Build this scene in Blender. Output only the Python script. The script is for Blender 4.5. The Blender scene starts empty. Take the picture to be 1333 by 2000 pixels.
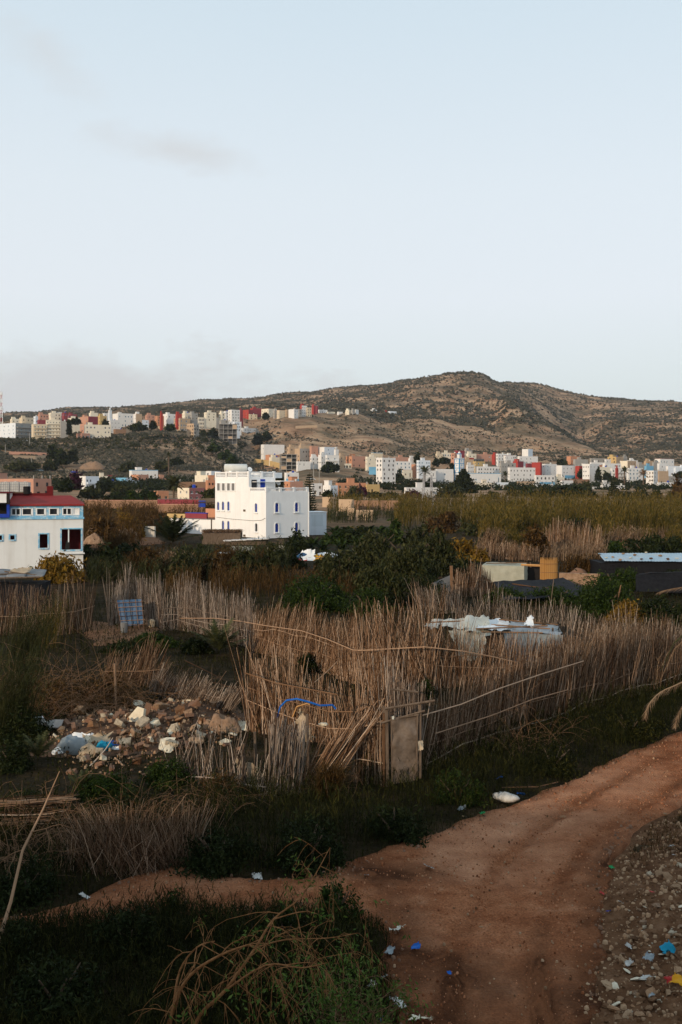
import bpy, math, random
import numpy as np
from mathutils import Vector, Matrix, Quaternion

random.seed(7)
RNG = np.random.default_rng(7)
sc = bpy.context.scene
COL = sc.collection
R = math.radians

# ------------------------------------------------------------------ camera
F, CX, HOR, H = 1944.0, 666.5, 945.0, 8.4      # focal length and horizon in photo pixels, eye height in metres
cam = bpy.data.cameras.new('camera')
cam.sensor_fit = 'AUTO'; cam.sensor_width = 36.0; cam.lens = 35.0
cam.shift_y = -55.0 / 2000.0
cam.clip_start = 0.1; cam.clip_end = 20000
camo = bpy.data.objects.new('camera', cam); COL.objects.link(camo)
camo.location = (0, 0, H); camo.rotation_euler = (R(90), 0, 0)
sc.camera = camo

# ------------------------------------------------------------------ sky, sun, exposure
SUN_EL, SUN_AZ = R(12.5), R(39)                 # low evening sun, behind the viewpoint and to the left
sdir = Vector((-math.sin(SUN_AZ) * math.cos(SUN_EL), -math.cos(SUN_AZ) * math.cos(SUN_EL), math.sin(SUN_EL)))
world = bpy.data.worlds.new("World"); sc.world = world; world.use_nodes = True
wt = world.node_tree; wt.nodes.clear()
def wn(t, **k):
    n = wt.nodes.new(t)
    for a, b in k.items(): setattr(n, a, b)
    return n
def wm(op, a, b=None, clamp=False):
    n = wn('ShaderNodeMath', operation=op, use_clamp=clamp)
    for i, v in enumerate((a, b)):
        if v is None: continue
        if isinstance(v, (int, float)): n.inputs[i].default_value = v
        else: wt.links.new(v, n.inputs[i])
    return n.outputs[0]
sky = wn('ShaderNodeTexSky', sky_type='NISHITA', sun_disc=False)
sky.sun_elevation = SUN_EL
sky.sun_rotation = math.atan2(sdir.x, sdir.y)
sky.altitude = 0; sky.air_density = 1.0; sky.dust_density = 3.2; sky.ozone_density = 1.6
bg = wn('ShaderNodeBackground'); out = wn('ShaderNodeOutputWorld')
bg.inputs['Strength'].default_value = 0.11
tc = wn('ShaderNodeTexCoord'); sep = wn('ShaderNodeSeparateXYZ')
wt.links.new(tc.outputs['Generated'], sep.inputs[0])
yy = wm('MAXIMUM', sep.outputs[1], 0.05)
U = wm('DIVIDE', sep.outputs[0], yy); V = wm('DIVIDE', sep.outputs[2], yy)
# thin evening cloud: two faint wisps on the left and a low bank over the far ridge
nz = wn('ShaderNodeTexNoise'); nz.inputs['Scale'].default_value = 9.0; nz.inputs['Detail'].default_value = 7.0; nz.inputs['Roughness'].default_value = 0.62
cmb = wn('ShaderNodeCombineXYZ'); wt.links.new(U, cmb.inputs[0]); wt.links.new(wm('MULTIPLY', V, 1.9), cmb.inputs[1])
wt.links.new(cmb.outputs[0], nz.inputs['Vector'])
noi = wm('SUBTRACT', nz.outputs[0], 0.5)
def wisp(px, py, rx, ry, ang, amt, soft):
    u0, v0 = (px - CX) / F, (HOR - py) / F
    ca, sa = math.cos(ang), math.sin(ang)
    du = wm('SUBTRACT', U, u0); dv = wm('SUBTRACT', V, v0)
    a = wm('DIVIDE', wm('ADD', wm('MULTIPLY', du, ca), wm('MULTIPLY', dv, sa)), rx / F)
    b = wm('DIVIDE', wm('SUBTRACT', wm('MULTIPLY', dv, ca), wm('MULTIPLY', du, sa)), ry / F)
    r = wm('SQRT', wm('ADD', wm('MULTIPLY', a, a), wm('MULTIPLY', b, b)))
    e = wm('ADD', wm('SUBTRACT', 1.0, r), wm('MULTIPLY', noi, 2.6))
    return wm('MULTIPLY', wm('MULTIPLY', e, soft, True), amt)
mk = wm('MAXIMUM', wisp(340, 292, 190, 50, R(-10), 0.6, 0.9), wisp(90, 100, 160, 60, R(-42), 0.5, 0.7))
mk = wm('MAXIMUM', mk, wisp(190, 790, 640, 120, R(-2), 0.95, 1.5))
# high thin haze veil over the clear sky, whiter towards the horizon (same all the way round)
ln = wn('ShaderNodeVectorMath', operation='NORMALIZE'); wt.links.new(tc.outputs['Generated'], ln.inputs[0])
sep2 = wn('ShaderNodeSeparateXYZ'); wt.links.new(ln.outputs[0], sep2.inputs[0])
vr = wn('ShaderNodeValToRGB'); els = vr.color_ramp.elements; els.remove(els[1])
for i, (p_, c_) in enumerate([(0.0, (.69, .745, .755)), (.10, (.725, .785, .80)), (.18, (.77, .815, .86)), (.28, (.735, .80, .85)), (.44, (.625, .735, .81)), (.75, (.50, .65, .79)), (1.0, (.44, .60, .77))]):
    e_ = els[0] if i == 0 else els.new(p_); e_.position = p_; e_.color = (*c_, 1)
wt.links.new(sep2.outputs[2], vr.inputs[0])
vs = wn('ShaderNodeVectorMath', operation='SCALE'); vs.inputs['Scale'].default_value = 1.17 / 0.12
wt.links.new(vr.outputs[0], vs.inputs[0])
bg.inputs['Strength'].default_value = 0.12
veil = wn('ShaderNodeMix', data_type='RGBA'); veil.inputs['Factor'].default_value = 0.86
wt.links.new(sky.outputs[0], veil.inputs[6]); wt.links.new(vs.outputs[0], veil.inputs[7])
mix = wn('ShaderNodeMix', data_type='RGBA')
wt.links.new(mk, mix.inputs['Factor']); wt.links.new(veil.outputs[2], mix.inputs[6])
mix.inputs[7].default_value = (.66 / .12, .67 / .12, .68 / .12, 1)
wt.links.new(mix.outputs[2], bg.inputs['Color']); wt.links.new(bg.outputs[0], out.inputs[0])

sun = bpy.data.lights.new('sun', 'SUN'); sun.energy = 3.0; sun.angle = R(0.6); sun.color = (1.0, 0.79, 0.57)
suno = bpy.data.objects.new('sun', sun); COL.objects.link(suno)
suno.rotation_mode = 'QUATERNION'; suno.rotation_quaternion = sdir.to_track_quat('Z', 'Y')
suno.location = (-60, -40, 60)
sc.view_settings.view_transform = 'Standard'; sc.view_settings.look = 'None'
sc.view_settings.gamma = 1.0; sc.view_settings.use_curve_mapping = False
sc.view_settings.exposure = 0.0
sc.render.engine = 'CYCLES'
sc.cycles.max_bounces = 5; sc.cycles.diffuse_bounces = 3; sc.cycles.transparent_max_bounces = 8

# ------------------------------------------------------------------ helpers
TAB = np.random.default_rng(3).random((256, 256))
def vnoise(x, y):
    xi = np.floor(x).astype(int); yi = np.floor(y).astype(int)
    fx = x - xi; fy = y - yi
    fx = fx * fx * (3 - 2 * fx); fy = fy * fy * (3 - 2 * fy)
    a = TAB[xi % 256, yi % 256]; b = TAB[(xi + 1) % 256, yi % 256]
    c = TAB[xi % 256, (yi + 1) % 256]; d = TAB[(xi + 1) % 256, (yi + 1) % 256]
    return (a + (b - a) * fx) * (1 - fy) + (c + (d - c) * fx) * fy
def fbm(x, y, o=4):
    s = 0; a = 0.5; t = 0
    for i in range(o):
        s = s + a * vnoise(x * 2 ** i + 17.3 * i, y * 2 ** i + 9.1 * i); t += a; a *= 0.5
    return s / t - 0.5

def pt(px, py, d):
    """world point seen at photo pixel (px, py) at depth d"""
    return Vector(((px - CX) / F * d, d, H - (py - HOR) / F * d))
def gd(py):                       # depth of the flat ground at a photo row
    return F * H / (py - HOR)
def gp(px, py):                   # point of the flat ground at a pixel
    d = gd(py); return Vector(((px - CX) / F * d, d, 0.0))

def tag(o, label=None, cat=None, group=None, kind=None):
    if label: o['label'] = label
    if cat: o['category'] = cat
    if group: o['group'] = group
    if kind: o['kind'] = kind
    return o
def empty(name, loc=(0, 0, 0), rz=0.0, parent=None):
    o = bpy.data.objects.new(name, None); COL.objects.link(o)
    o.location = loc; o.rotation_euler = (0, 0, rz); o.empty_display_size = 0.3
    if parent: o.parent = parent
    return o
def thing(name, label, cat, loc=(0, 0, 0), rz=0.0, group=None):
    return tag(empty(name, loc, rz), label, cat, group)
def link(name, me, parent=None, loc=None, mats=None):
    o = bpy.data.objects.new(name, me); COL.objects.link(o)
    if parent: o.parent = parent
    if loc is not None: o.location = loc
    return o

def mesh_np(name, V, faces, mats, smooth=False, midx=None):
    """faces: list of int arrays (n,k)"""
    me = bpy.data.meshes.new(name)
    V = np.asarray(V, dtype=np.float32).reshape(-1, 3)
    me.vertices.add(len(V)); me.vertices.foreach_set('co', V.ravel())
    faces = [np.asarray(f, dtype=np.int32) for f in faces if len(f)]
    nl = sum(f.size for f in faces); nf = sum(len(f) for f in faces)
    me.loops.add(nl); me.loops.foreach_set('vertex_index', np.concatenate([f.ravel() for f in faces]))
    tot = np.concatenate([np.full(len(f), f.shape[1], dtype=np.int32) for f in faces])
    st = np.concatenate([[0], np.cumsum(tot)[:-1]]).astype(np.int32)
    me.polygons.add(nf); me.polygons.foreach_set('loop_start', st); me.polygons.foreach_set('loop_total', tot)
    if smooth: me.polygons.foreach_set('use_smooth', np.ones(nf, dtype=bool))
    if midx is not None: me.polygons.foreach_set('material_index', np.asarray(midx, dtype=np.int32))
    for m in (mats if isinstance(mats, (list, tuple)) else [mats]): me.materials.append(m)
    me.update(calc_edges=True); me.validate()
    return me

class MB:
    """collects polygons for one mesh"""
    def __init__(s): s.v = []; s.f = []; s.m = []
    def poly(s, pts, m=0):
        n = len(s.v); s.v.extend([tuple(p) for p in pts]); s.f.append(tuple(range(n, n + len(pts)))); s.m.append(m)
    def box(s, a, b, m=0, M=None):
        (x0, y0, z0), (x1, y1, z1) = a, b
        c = [(x0,y0,z0),(x1,y0,z0),(x1,y1,z0),(x0,y1,z0),(x0,y0,z1),(x1,y0,z1),(x1,y1,z1),(x0,y1,z1)]
        if M is not None: c = [tuple(M @ Vector(p)) for p in c]
        n = len(s.v); s.v.extend(c)
        for q in ((0,3,2,1),(4,5,6,7),(0,1,5,4),(1,2,6,5),(2,3,7,6),(3,0,4,7)):
            s.f.append(tuple(n + i for i in q)); s.m.append(m)
    def tube(s, pts, rad, n=6, m=0, cap=True):
        pts = [Vector(p) for p in pts]
        if not isinstance(rad, (list, tuple)): rad = [rad] * len(pts)
        base = len(s.v)
        up = Vector((0.0, 0.0, 1.0))
        for i, p in enumerate(pts):
            t = (pts[min(i + 1, len(pts) - 1)] - pts[max(i - 1, 0)])
            if t.length < 1e-9: t = Vector((0, 0, 1))
            t.normalize()
            a = t.cross(up if abs(t.z) < 0.95 else Vector((1, 0, 0))).normalized(); b = t.cross(a)
            for k in range(n):
                an = 2 * math.pi * k / n
                s.v.append(tuple(p + (a * math.cos(an) + b * math.sin(an)) * rad[i]))
        for i in range(len(pts) - 1):
            for k in range(n):
                k2 = (k + 1) % n
                s.f.append((base + i*n + k, base + i*n + k2, base + (i+1)*n + k2, base + (i+1)*n + k)); s.m.append(m)
        if cap:
            s.f.append(tuple(base + k for k in range(n))); s.m.append(m)
            s.f.append(tuple(base + (len(pts)-1)*n + k for k in reversed(range(n)))); s.m.append(m)
    def lathe(s, prof, c=(0,0,0), n=12, m=0):
        base = len(s.v)
        for r, z in prof:
            for k in range(n):
                an = 2*math.pi*k/n; s.v.append((c[0]+r*math.cos(an), c[1]+r*math.sin(an), c[2]+z))
        for i in range(len(prof)-1):
            for k in range(n):
                k2 = (k+1) % n
                s.f.append((base+i*n+k, base+i*n+k2, base+(i+1)*n+k2, base+(i+1)*n+k)); s.m.append(m)
        s.f.append(tuple(base+k for k in reversed(range(n)))); s.m.append(m)
        s.f.append(tuple(base+(len(prof)-1)*n+k for k in range(n))); s.m.append(m)
    def mesh(s, name, mats, smooth=False):
        me = bpy.data.meshes.new(name); me.from_pydata(s.v, [], s.f)
        for m in (mats if isinstance(mats, (list, tuple)) else [mats]): me.materials.append(m)
        me.polygons.foreach_set('material_index', np.array(s.m, dtype=np.int32))
        if smooth: me.polygons.foreach_set('use_smooth', np.ones(len(s.f), dtype=bool))
        me.update(); return me
    def build(s, name, mats, parent=None, loc=None, smooth=False):
        return link(name, s.mesh(name, mats, smooth), parent, loc)

# ------------------------------------------------------------------ materials
def mat(name, cols, scale=2.0, rough=0.9, bump=0.0, bscale=None, island=0.0, spec=0.05, stretch=None, detail=5.0, trans=0.0, pos=None, stain=0.0, speck=None):
    """procedural colour: noise between the colours of cols, optional random value per loose piece"""
    m = bpy.data.materials.new(name); m.use_nodes = True
    nt = m.node_tree; b = nt.nodes['Principled BSDF']
    b.inputs['Roughness'].default_value = rough
    b.inputs['Specular IOR Level'].default_value = spec
    tcn = nt.nodes.new('ShaderNodeTexCoord'); vec = tcn.outputs['Object']
    if stretch:
        mp = nt.nodes.new('ShaderNodeMapping'); mp.inputs['Scale'].default_value = stretch
        nt.links.new(vec, mp.inputs[0]); vec = mp.outputs[0]
    n = nt.nodes.new('ShaderNodeTexNoise'); n.inputs['Scale'].default_value = scale; n.inputs['Detail'].default_value = detail
    n.inputs['Roughness'].default_value = 0.65
    nt.links.new(vec, n.inputs['Vector'])
    fac = n.outputs[0]
    def math_(op, a, bb, cl=False):
        q = nt.nodes.new('ShaderNodeMath'); q.operation = op; q.use_clamp = cl
        for i, v in enumerate((a, bb)):
            if isinstance(v, (int, float)): q.inputs[i].default_value = v
            else: nt.links.new(v, q.inputs[i])
        return q.outputs[0]
    fac = math_('ADD', math_('MULTIPLY', math_('SUBTRACT', fac, 0.5), 2.0 * (1 - island)), 0.5)
    if island:
        g = nt.nodes.new('ShaderNodeNewGeometry'); oi = nt.nodes.new('ShaderNodeObjectInfo')
        rnd = math_('FRACT', math_('ADD', g.outputs['Random Per Island'], oi.outputs['Random']), 0.0)
        fac = math_('ADD', fac, math_('MULTIPLY', math_('SUBTRACT', rnd, 0.5), island), True)
    cr = nt.nodes.new('ShaderNodeValToRGB')
    cr.color_ramp.elements.remove(cr.color_ramp.elements[1])
    k = len(cols)
    for i, c in enumerate(cols):
        p = (pos[i] if pos else (i / (k - 1) if k > 1 else 0))
        e = cr.color_ramp.elements[0] if i == 0 else cr.color_ramp.elements.new(p)
        e.position = p; e.color = (*c, 1)
    nt.links.new(fac, cr.inputs[0])
    colour = cr.outputs[0]
    if stain:
        # rain streaks and grime: noise stretched along the height
        mp = nt.nodes.new('ShaderNodeMapping'); mp.inputs['Scale'].default_value = (1.4, 1.4, 0.12)
        nt.links.new(tcn.outputs['Object'], mp.inputs[0])
        n2 = nt.nodes.new('ShaderNodeTexNoise'); n2.inputs['Scale'].default_value = 1.0; n2.inputs['Detail'].default_value = 6
        nt.links.new(mp.outputs[0], n2.inputs['Vector'])
        mx = nt.nodes.new('ShaderNodeMix'); mx.data_type = 'RGBA'; mx.blend_type = 'MULTIPLY'
        nt.links.new(math_('MULTIPLY', math_('SUBTRACT', n2.outputs[0], 0.5), stain * 2.2, True), mx.inputs[0])
        nt.links.new(colour, mx.inputs[6]); mx.inputs[7].default_value = (0.55, 0.48, 0.40, 1)
        colour = mx.outputs[2]
    if speck:
        n4 = nt.nodes.new('ShaderNodeTexNoise'); n4.inputs['Scale'].default_value = speck[0]; n4.inputs['Detail'].default_value = 3; nt.links.new(tcn.outputs['Object'], n4.inputs['Vector'])
        r4 = nt.nodes.new('ShaderNodeValToRGB'); r4.color_ramp.elements[0].position = .32; r4.color_ramp.elements[1].position = .70
        r4.color_ramp.elements[0].color = (1 - speck[1],) * 3 + (1,); r4.color_ramp.elements[1].color = (1 + speck[1] * .0, 1, 1, 1)
        nt.links.new(n4.outputs[0], r4.inputs[0])
        mx4 = nt.nodes.new('ShaderNodeMix'); mx4.data_type = 'RGBA'; mx4.blend_type = 'MULTIPLY'; mx4.inputs[0].default_value = 1
        nt.links.new(colour, mx4.inputs[6]); nt.links.new(r4.outputs[0], mx4.inputs[7]); colour = mx4.outputs[2]
    nt.links.new(colour, b.inputs['Base Color'])
    if bump:
        n3 = nt.nodes.new('ShaderNodeTexNoise'); n3.inputs['Scale'].default_value = bscale or scale * 3; n3.inputs['Detail'].default_value = 6
        nt.links.new(vec, n3.inputs['Vector'])
        bp = nt.nodes.new('ShaderNodeBump'); bp.inputs['Strength'].default_value = bump; bp.inputs['Distance'].default_value = 0.1
        nt.links.new(n3.outputs[0], bp.inputs['Height']); nt.links.new(bp.outputs[0], b.inputs['Normal'])
    if trans:
        tr = nt.nodes.new('ShaderNodeBsdfTranslucent'); nt.links.new(colour, tr.inputs[0])
        ms = nt.nodes.new('ShaderNodeMixShader'); ms.inputs[0].default_value = trans
        nt.links.new(b.outputs[0], ms.inputs[1]); nt.links.new(tr.outputs[0], ms.inputs[2])
        nt.links.new(ms.outputs[0], nt.nodes['Material Output'].inputs[0])
    return m
def plaster(name, c, v=0.12, stain=0.35):
    a = tuple(x * (1 - v) for x in c); return mat(name, [a, c, tuple(min(1, x * (1 + v * .4)) for x in c)], scale=0.5, rough=0.92, bump=0.15, bscale=3.0, stain=stain)
WALLS = {
 'W': plaster('white_plaster', (.70, .68, .65)), 'L': plaster('bluish_white_plaster', (.66, .70, .74)),
 'B': plaster('cream_plaster', (.60, .50, .36)), 'C': plaster('pale_cream_plaster', (.70, .63, .50)),
 'P': plaster('salmon_plaster', (.46, .25, .18)), 'O': plaster('orange_plaster', (.50, .24, .14)),
 'R': plaster('red_plaster', (.34, .05, .04)), 'M': plaster('maroon_plaster', (.24, .05, .06)),
 'G': plaster('grey_concrete', (.34, .32, .29)), 'T': plaster('tan_block', (.46, .33, .22)),
 'Y': plaster('yellow_plaster', (.50, .35, .16)), 'U': plaster('purple_brown_plaster', (.26, .11, .11)),
 'A': plaster('sky_blue_paint', (.16, .38, .55)), 'K': plaster('dark_concrete', (.12, .12, .12)),
 'N': plaster('brown_earth_wall', (.27, .16, .10)),
}
M = {}
M['pane'] = mat('dark_window', [(.012, .013, .016), (.03, .03, .035)], rough=0.35, spec=0.3)
M['dark'] = mat('dark_interior', [(.015, .013, .012), (.03, .026, .024)], rough=0.9, spec=0.05)
M['white'] = mat('white_paint', [(.70, .70, .69), (.80, .80, .78)], scale=3, rough=0.6)
M['bluepaint'] = mat('cobalt_paint', [(.015, .04, .28), (.03, .07, .38)], scale=3, rough=0.5)
M['blueframe'] = mat('light_blue_paint', [(.13, .33, .50), (.20, .43, .60), (.52, .58, .60)], scale=2.2, rough=0.8, pos=[0, .5, .7], detail=8)
M['canegrey'] = mat('grey_cane', [(.016, .010, .007), (.09, .06, .042), (.21, .15, .11), (.34, .27, .215), (.60, .50, .41)], scale=3.0, rough=0.8, island=0.9, stretch=(1, 1, .4))
M['cane'] = mat('dry_cane', [(.016, .008, .004), (.09, .045, .022), (.23, .13, .072), (.38, .24, .15), (.66, .51, .38)], scale=3.0, rough=0.75, island=0.9, stretch=(1, 1, .4))
M['canedark'] = mat('weathered_cane', [(.012, .006, .003), (.065, .033, .017), (.155, .088, .05), (.26, .165, .105), (.50, .375, .27)], scale=3.0, rough=0.85, island=0.9, stretch=(1, 1, .4))
M['bark'] = mat('bark', [(.06, .042, .03), (.16, .11, .075)], scale=6, rough=0.95, bump=.4)
M['twig'] = mat('dry_twig', [(.10, .055, .03), (.26, .15, .085)], scale=4, rough=0.9, island=0.6)
M['olive'] = mat('olive_leaf', [(.007, .009, .003), (.028, .032, .010), (.085, .080, .032)], scale=.6, rough=0.7, island=0.7, trans=.15)
M['green'] = mat('green_leaf', [(.005, .010, .002), (.018, .032, .006), (.055, .078, .015)], scale=.6, rough=0.6, island=0.7, trans=.18)
M['darkgreen'] = mat('dark_green_leaf', [(.004, .007, .002), (.014, .020, .006), (.035, .042, .013)], scale=.5, rough=0.7, island=0.7, trans=.1)
M['gold'] = mat('golden_leaf', [(.05, .03, .006), (.15, .085, .015), (.26, .15, .02)], scale=.5, rough=0.7, island=0.7, trans=.15)
M['rust'] = mat('rusty_leaf', [(.014, .007, .002), (.060, .032, .010), (.14, .080, .028)], scale=.5, rough=0.8, island=0.7, trans=.1)
M['reed'] = mat('reed_leaf', [(.012, .012, .002), (.045, .040, .007), (.15, .098, .022), (.034, .046, .008)], scale=.13, rough=0.7, island=0.5, trans=.15)
M['drygrass'] = mat('dry_grass', [(.06, .035, .02), (.17, .105, .06), (.36, .255, .165)], scale=.5, rough=0.85, island=0.7, trans=.1)
M['grass'] = mat('weed_grass', [(.003, .0045, .001), (.013, .015, .0035), (.062, .055, .013)], scale=.25, rough=0.8, island=0.7, trans=.12)
M['palm'] = mat('palm_leaf', [(.020, .024, .010), (.05, .055, .020), (.10, .095, .04)], scale=1, rough=0.6, island=0.7, trans=.1)
M['plum'] = mat('purple_leaf', [(.018, .006, .012), (.05, .012, .03), (.035, .03, .015)], scale=1, rough=0.7, island=0.7)
M['scrub'] = mat('hill_scrub', [(.028, .026, .016), (.060, .052, .033), (.115, .092, .058)], scale=.02, rough=0.95, island=0.8)
M['tarpbeige'] = mat('beige_tarpaulin', [(.30, .23, .15), (.46, .36, .25)], scale=3, rough=.6, bump=.3)
M['canvas'] = mat('grey_green_canvas', [(.30, .29, .22), (.42, .40, .31)], scale=1.5, rough=.8, bump=.2)
M['plastic'] = mat('milky_plastic', [(.30, .28, .21), (.46, .43, .34), (.56, .50, .35)], scale=1.2, rough=.35, spec=.5, bump=.3)
M['plasticblue'] = mat('bluish_plastic', [(.13, .15, .155), (.24, .265, .27)], scale=1.2, rough=.3, spec=.5, bump=.3)
M['dirtywhite'] = mat('dirty_white_plastic', [(.24, .22, .19), (.42, .40, .36), (.58, .56, .52)], scale=7, rough=.6, bump=.3)
M['whiteplastic'] = mat('white_plastic', [(.66, .65, .62), (.8, .79, .76)], scale=4, rough=.4, spec=.5, bump=.2)
M['bluetarp'] = mat('blue_tarpaulin', [(.010, .05, .12), (.02, .085, .18)], scale=2, rough=.5, spec=.4, bump=.3)
M['tealplastic'] = mat('teal_plastic', [(.01, .16, .26), (.02, .26, .38)], scale=5, rough=.4)
M['blueplastic'] = mat('blue_plastic', [(.01, .07, .30), (.02, .13, .42)], scale=5, rough=.4)
M['greenplastic'] = mat('green_plastic', [(.01, .16, .05), (.03, .28, .09)], scale=5, rough=.4)
M['redplastic'] = mat('red_plastic', [(.3, .02, .02), (.45, .05, .04)], scale=5, rough=.4)
M['orangeplastic'] = mat('orange_plastic', [(.5, .2, .01), (.6, .3, .02)], scale=5, rough=.5)
M['net'] = mat('black_shade_net', [(.006, .006, .007), (.018, .018, .02)], scale=4, rough=.7, bump=.3)
M['tin'] = mat('blue_grey_sheet', [(.18, .28, .34), (.30, .41, .47), (.40, .38, .34)], scale=.7, rough=.5, spec=.4)
M['tingrey'] = mat('grey_sheet', [(.10, .10, .10), (.24, .235, .225)], scale=1.0, rough=.6)
M['whitesheet'] = mat('pale_roof_sheet', [(.55, .50, .45), (.75, .72, .68)], scale=1.0, rough=.6)
M['leafnear'] = mat('shrub_leaf', [(.02, .04, .008), (.06, .10, .018), (.13, .17, .04)], scale=1, rough=.6, island=.7, trans=.2)
M['wood'] = mat('weathered_wood', [(.06, .042, .03), (.17, .125, .09)], scale=8, rough=.85, stretch=(1, 1, .2))
M['woodorange'] = mat('fresh_wood', [(.40, .20, .07), (.58, .32, .13)], scale=8, rough=.8)
M['reedmat'] = mat('orange_reed', [(.20, .095, .026), (.34, .175, .055), (.44, .25, .095)], scale=3, rough=.8, island=.7)
M['metal'] = mat('grey_metal', [(.25, .25, .26), (.40, .40, .41)], scale=6, rough=.5)
M['redmetal'] = mat('red_roof_paint', [(.20, .018, .016), (.30, .035, .03)], scale=1.5, rough=.7, bump=.1)
M['maroonpaint'] = mat('maroon_paint', [(.09, .010, .012), (.14, .02, .02)], scale=2, rough=.7)
M['tank'] = mat('milky_tank', [(.50, .50, .46), (.66, .66, .62)], scale=2, rough=.4)
M['rubber'] = mat('black_rubber', [(.01, .01, .01), (.025, .025, .025)], rough=.7)
M['brick'] = mat('hollow_brick', [(.13, .07, .045), (.26, .15, .095)], scale=6, rough=.95, bump=.4, island=.5)
M['stone'] = mat('rubble_stone', [(.045, .021, .010), (.16, .082, .042), (.38, .25, .15), (.26, .12, .055)], scale=4, rough=.95, bump=.5, island=.8)
M['slab'] = mat('broken_plaster_slab', [(.50, .42, .30), (.72, .64, .48)], scale=3, rough=.9, bump=.4)
M['clod'] = mat('dirt_clod', [(.07, .022, .009), (.22, .078, .033), (.34, .13, .06), (.46, .23, .125)], scale=3, rough=1, island=.9)
M['slabdull'] = mat('dull_plaster_slab', [(.20, .155, .105), (.36, .29, .205), (.50, .43, .32)], scale=3, rough=.9, bump=.4)
M['minaretblue'] = mat('minaret_blue_paint', [(.03, .20, .42), (.06, .30, .52)], scale=1, rough=.7)
M['clay'] = mat('clay_mound', [(.13, .075, .045), (.26, .165, .105), (.34, .235, .155)], scale=2.5, rough=.98, bump=.6)
# ------------------------------------------------------------------ terrain
TX = np.array([-400,-200, 0, 100, 200, 300, 400, 450, 490, 540, 600, 700, 800, 900, 960,1030,1130,1200,1333,1550,1800], float)
def row(*a): return np.array(a, float)
TD = [  # depth, photo row of the ground at the columns of TX
 (230, np.full(21, 1016.)),
 (450, np.full(21, 966.)),
 (540, row(940,940,941,943,946,948,951,953,954,954,953,954,956,957,957,957,957,957,957,957,957)),
 (620, row(914,914,914,917,921,928,943,949,950,946,942,944,950,951,952,953,953,953,953,953,953)),
 (690, row(885,886,888,897,900,908,926,937,943,937,924,936,946,948,948,949,949,950,950,950,950)),
 (745, row(858,858,858,874,880,892,910,924,936,928,914,926,941,944,945,946,946,946,946,946,946)),
 (830, row(854,854,855,854,853,851,859,885,912,899,893,904,918,920,921,924,926,927,928,926,926)),
 (950, row(846,846,846,845,841,836,840,862,890,868,868,882,890,891,893,897,900,898,904,898,898)),
 (1115,row(836,836,835,832,828,821,819,826,842,817,814,830,858,866,870,876,886,888,888,880,876)),
 (1210,row(832,832,831,828,824,818,815,817,822,813,810,807,832,848,846,845,872,885,880,868,862)),
 (1350,row(828,828,827,824,820,815,811,810,811,807,805,803,806,826,822,812,862,878,872,856,848)),
 (1600,row(823,823,821,816,811,806,803,802,801,799,796,790,783,778,779,800,858,843,826,815,810)),
 (2000,row(818,818,816,810,803,797,793,791,789,786,781,768,742,724,736,762,812,802,797,802,806)),
 (2400,row(816,816,812,806,799,791,783,780,777,772,766,754,748,750,750,748,770,777,789,800,806)),
 (3200,row(870,870,870,865,860,850,845,840,838,835,830,820,815,815,815,815,830,835,840,850,860)),
 (5200,np.full(21, 925.)),
 (9000,np.full(21, 935.)),
]
# finer shape of the summit: a flat cap, a dip behind it and a second shoulder on the right
TX2 = np.sort(np.concatenate([TX, [870, 930, 945, 975, 990, 1060, 1095, 1165]]))
FIX = {2000: {800: 744, 870: 729, 900: 727, 930: 728, 945: 731, 960: 742, 975: 750, 990: 755, 1030: 768, 1060: 785, 1095: 800}, 2400: {900: 752, 930: 753, 960: 753, 975: 752, 990: 749, 1030: 747, 1060: 750, 1095: 760, 1130: 769, 1165: 774},
       1600: {990: 780, 1030: 800, 1060: 824, 1095: 852, 1130: 874, 1165: 866}, 1350: {990: 795, 1030: 806, 1060: 818, 1095: 838}}
TD = [(d_, np.array([FIX.get(d_, {}).get(int(x_), v_) for x_, v_ in zip(TX2, np.interp(TX2, TX, r_))], float)) for d_, r_ in TD]
TX = TX2
TDd = np.array([a for a, b in TD], float)
FX = np.linspace(-400, 1800, 441)
def smooth1(a, n):
    k = np.hanning(n + 2)[1:-1]; k /= k.sum()
    return np.convolve(np.pad(a, n // 2, mode='edge'), k, mode='valid')
TZ = np.array([H - (smooth1(np.interp(FX, TX, r_), 5) - HOR) / F * d for d, r_ in TD])
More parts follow.
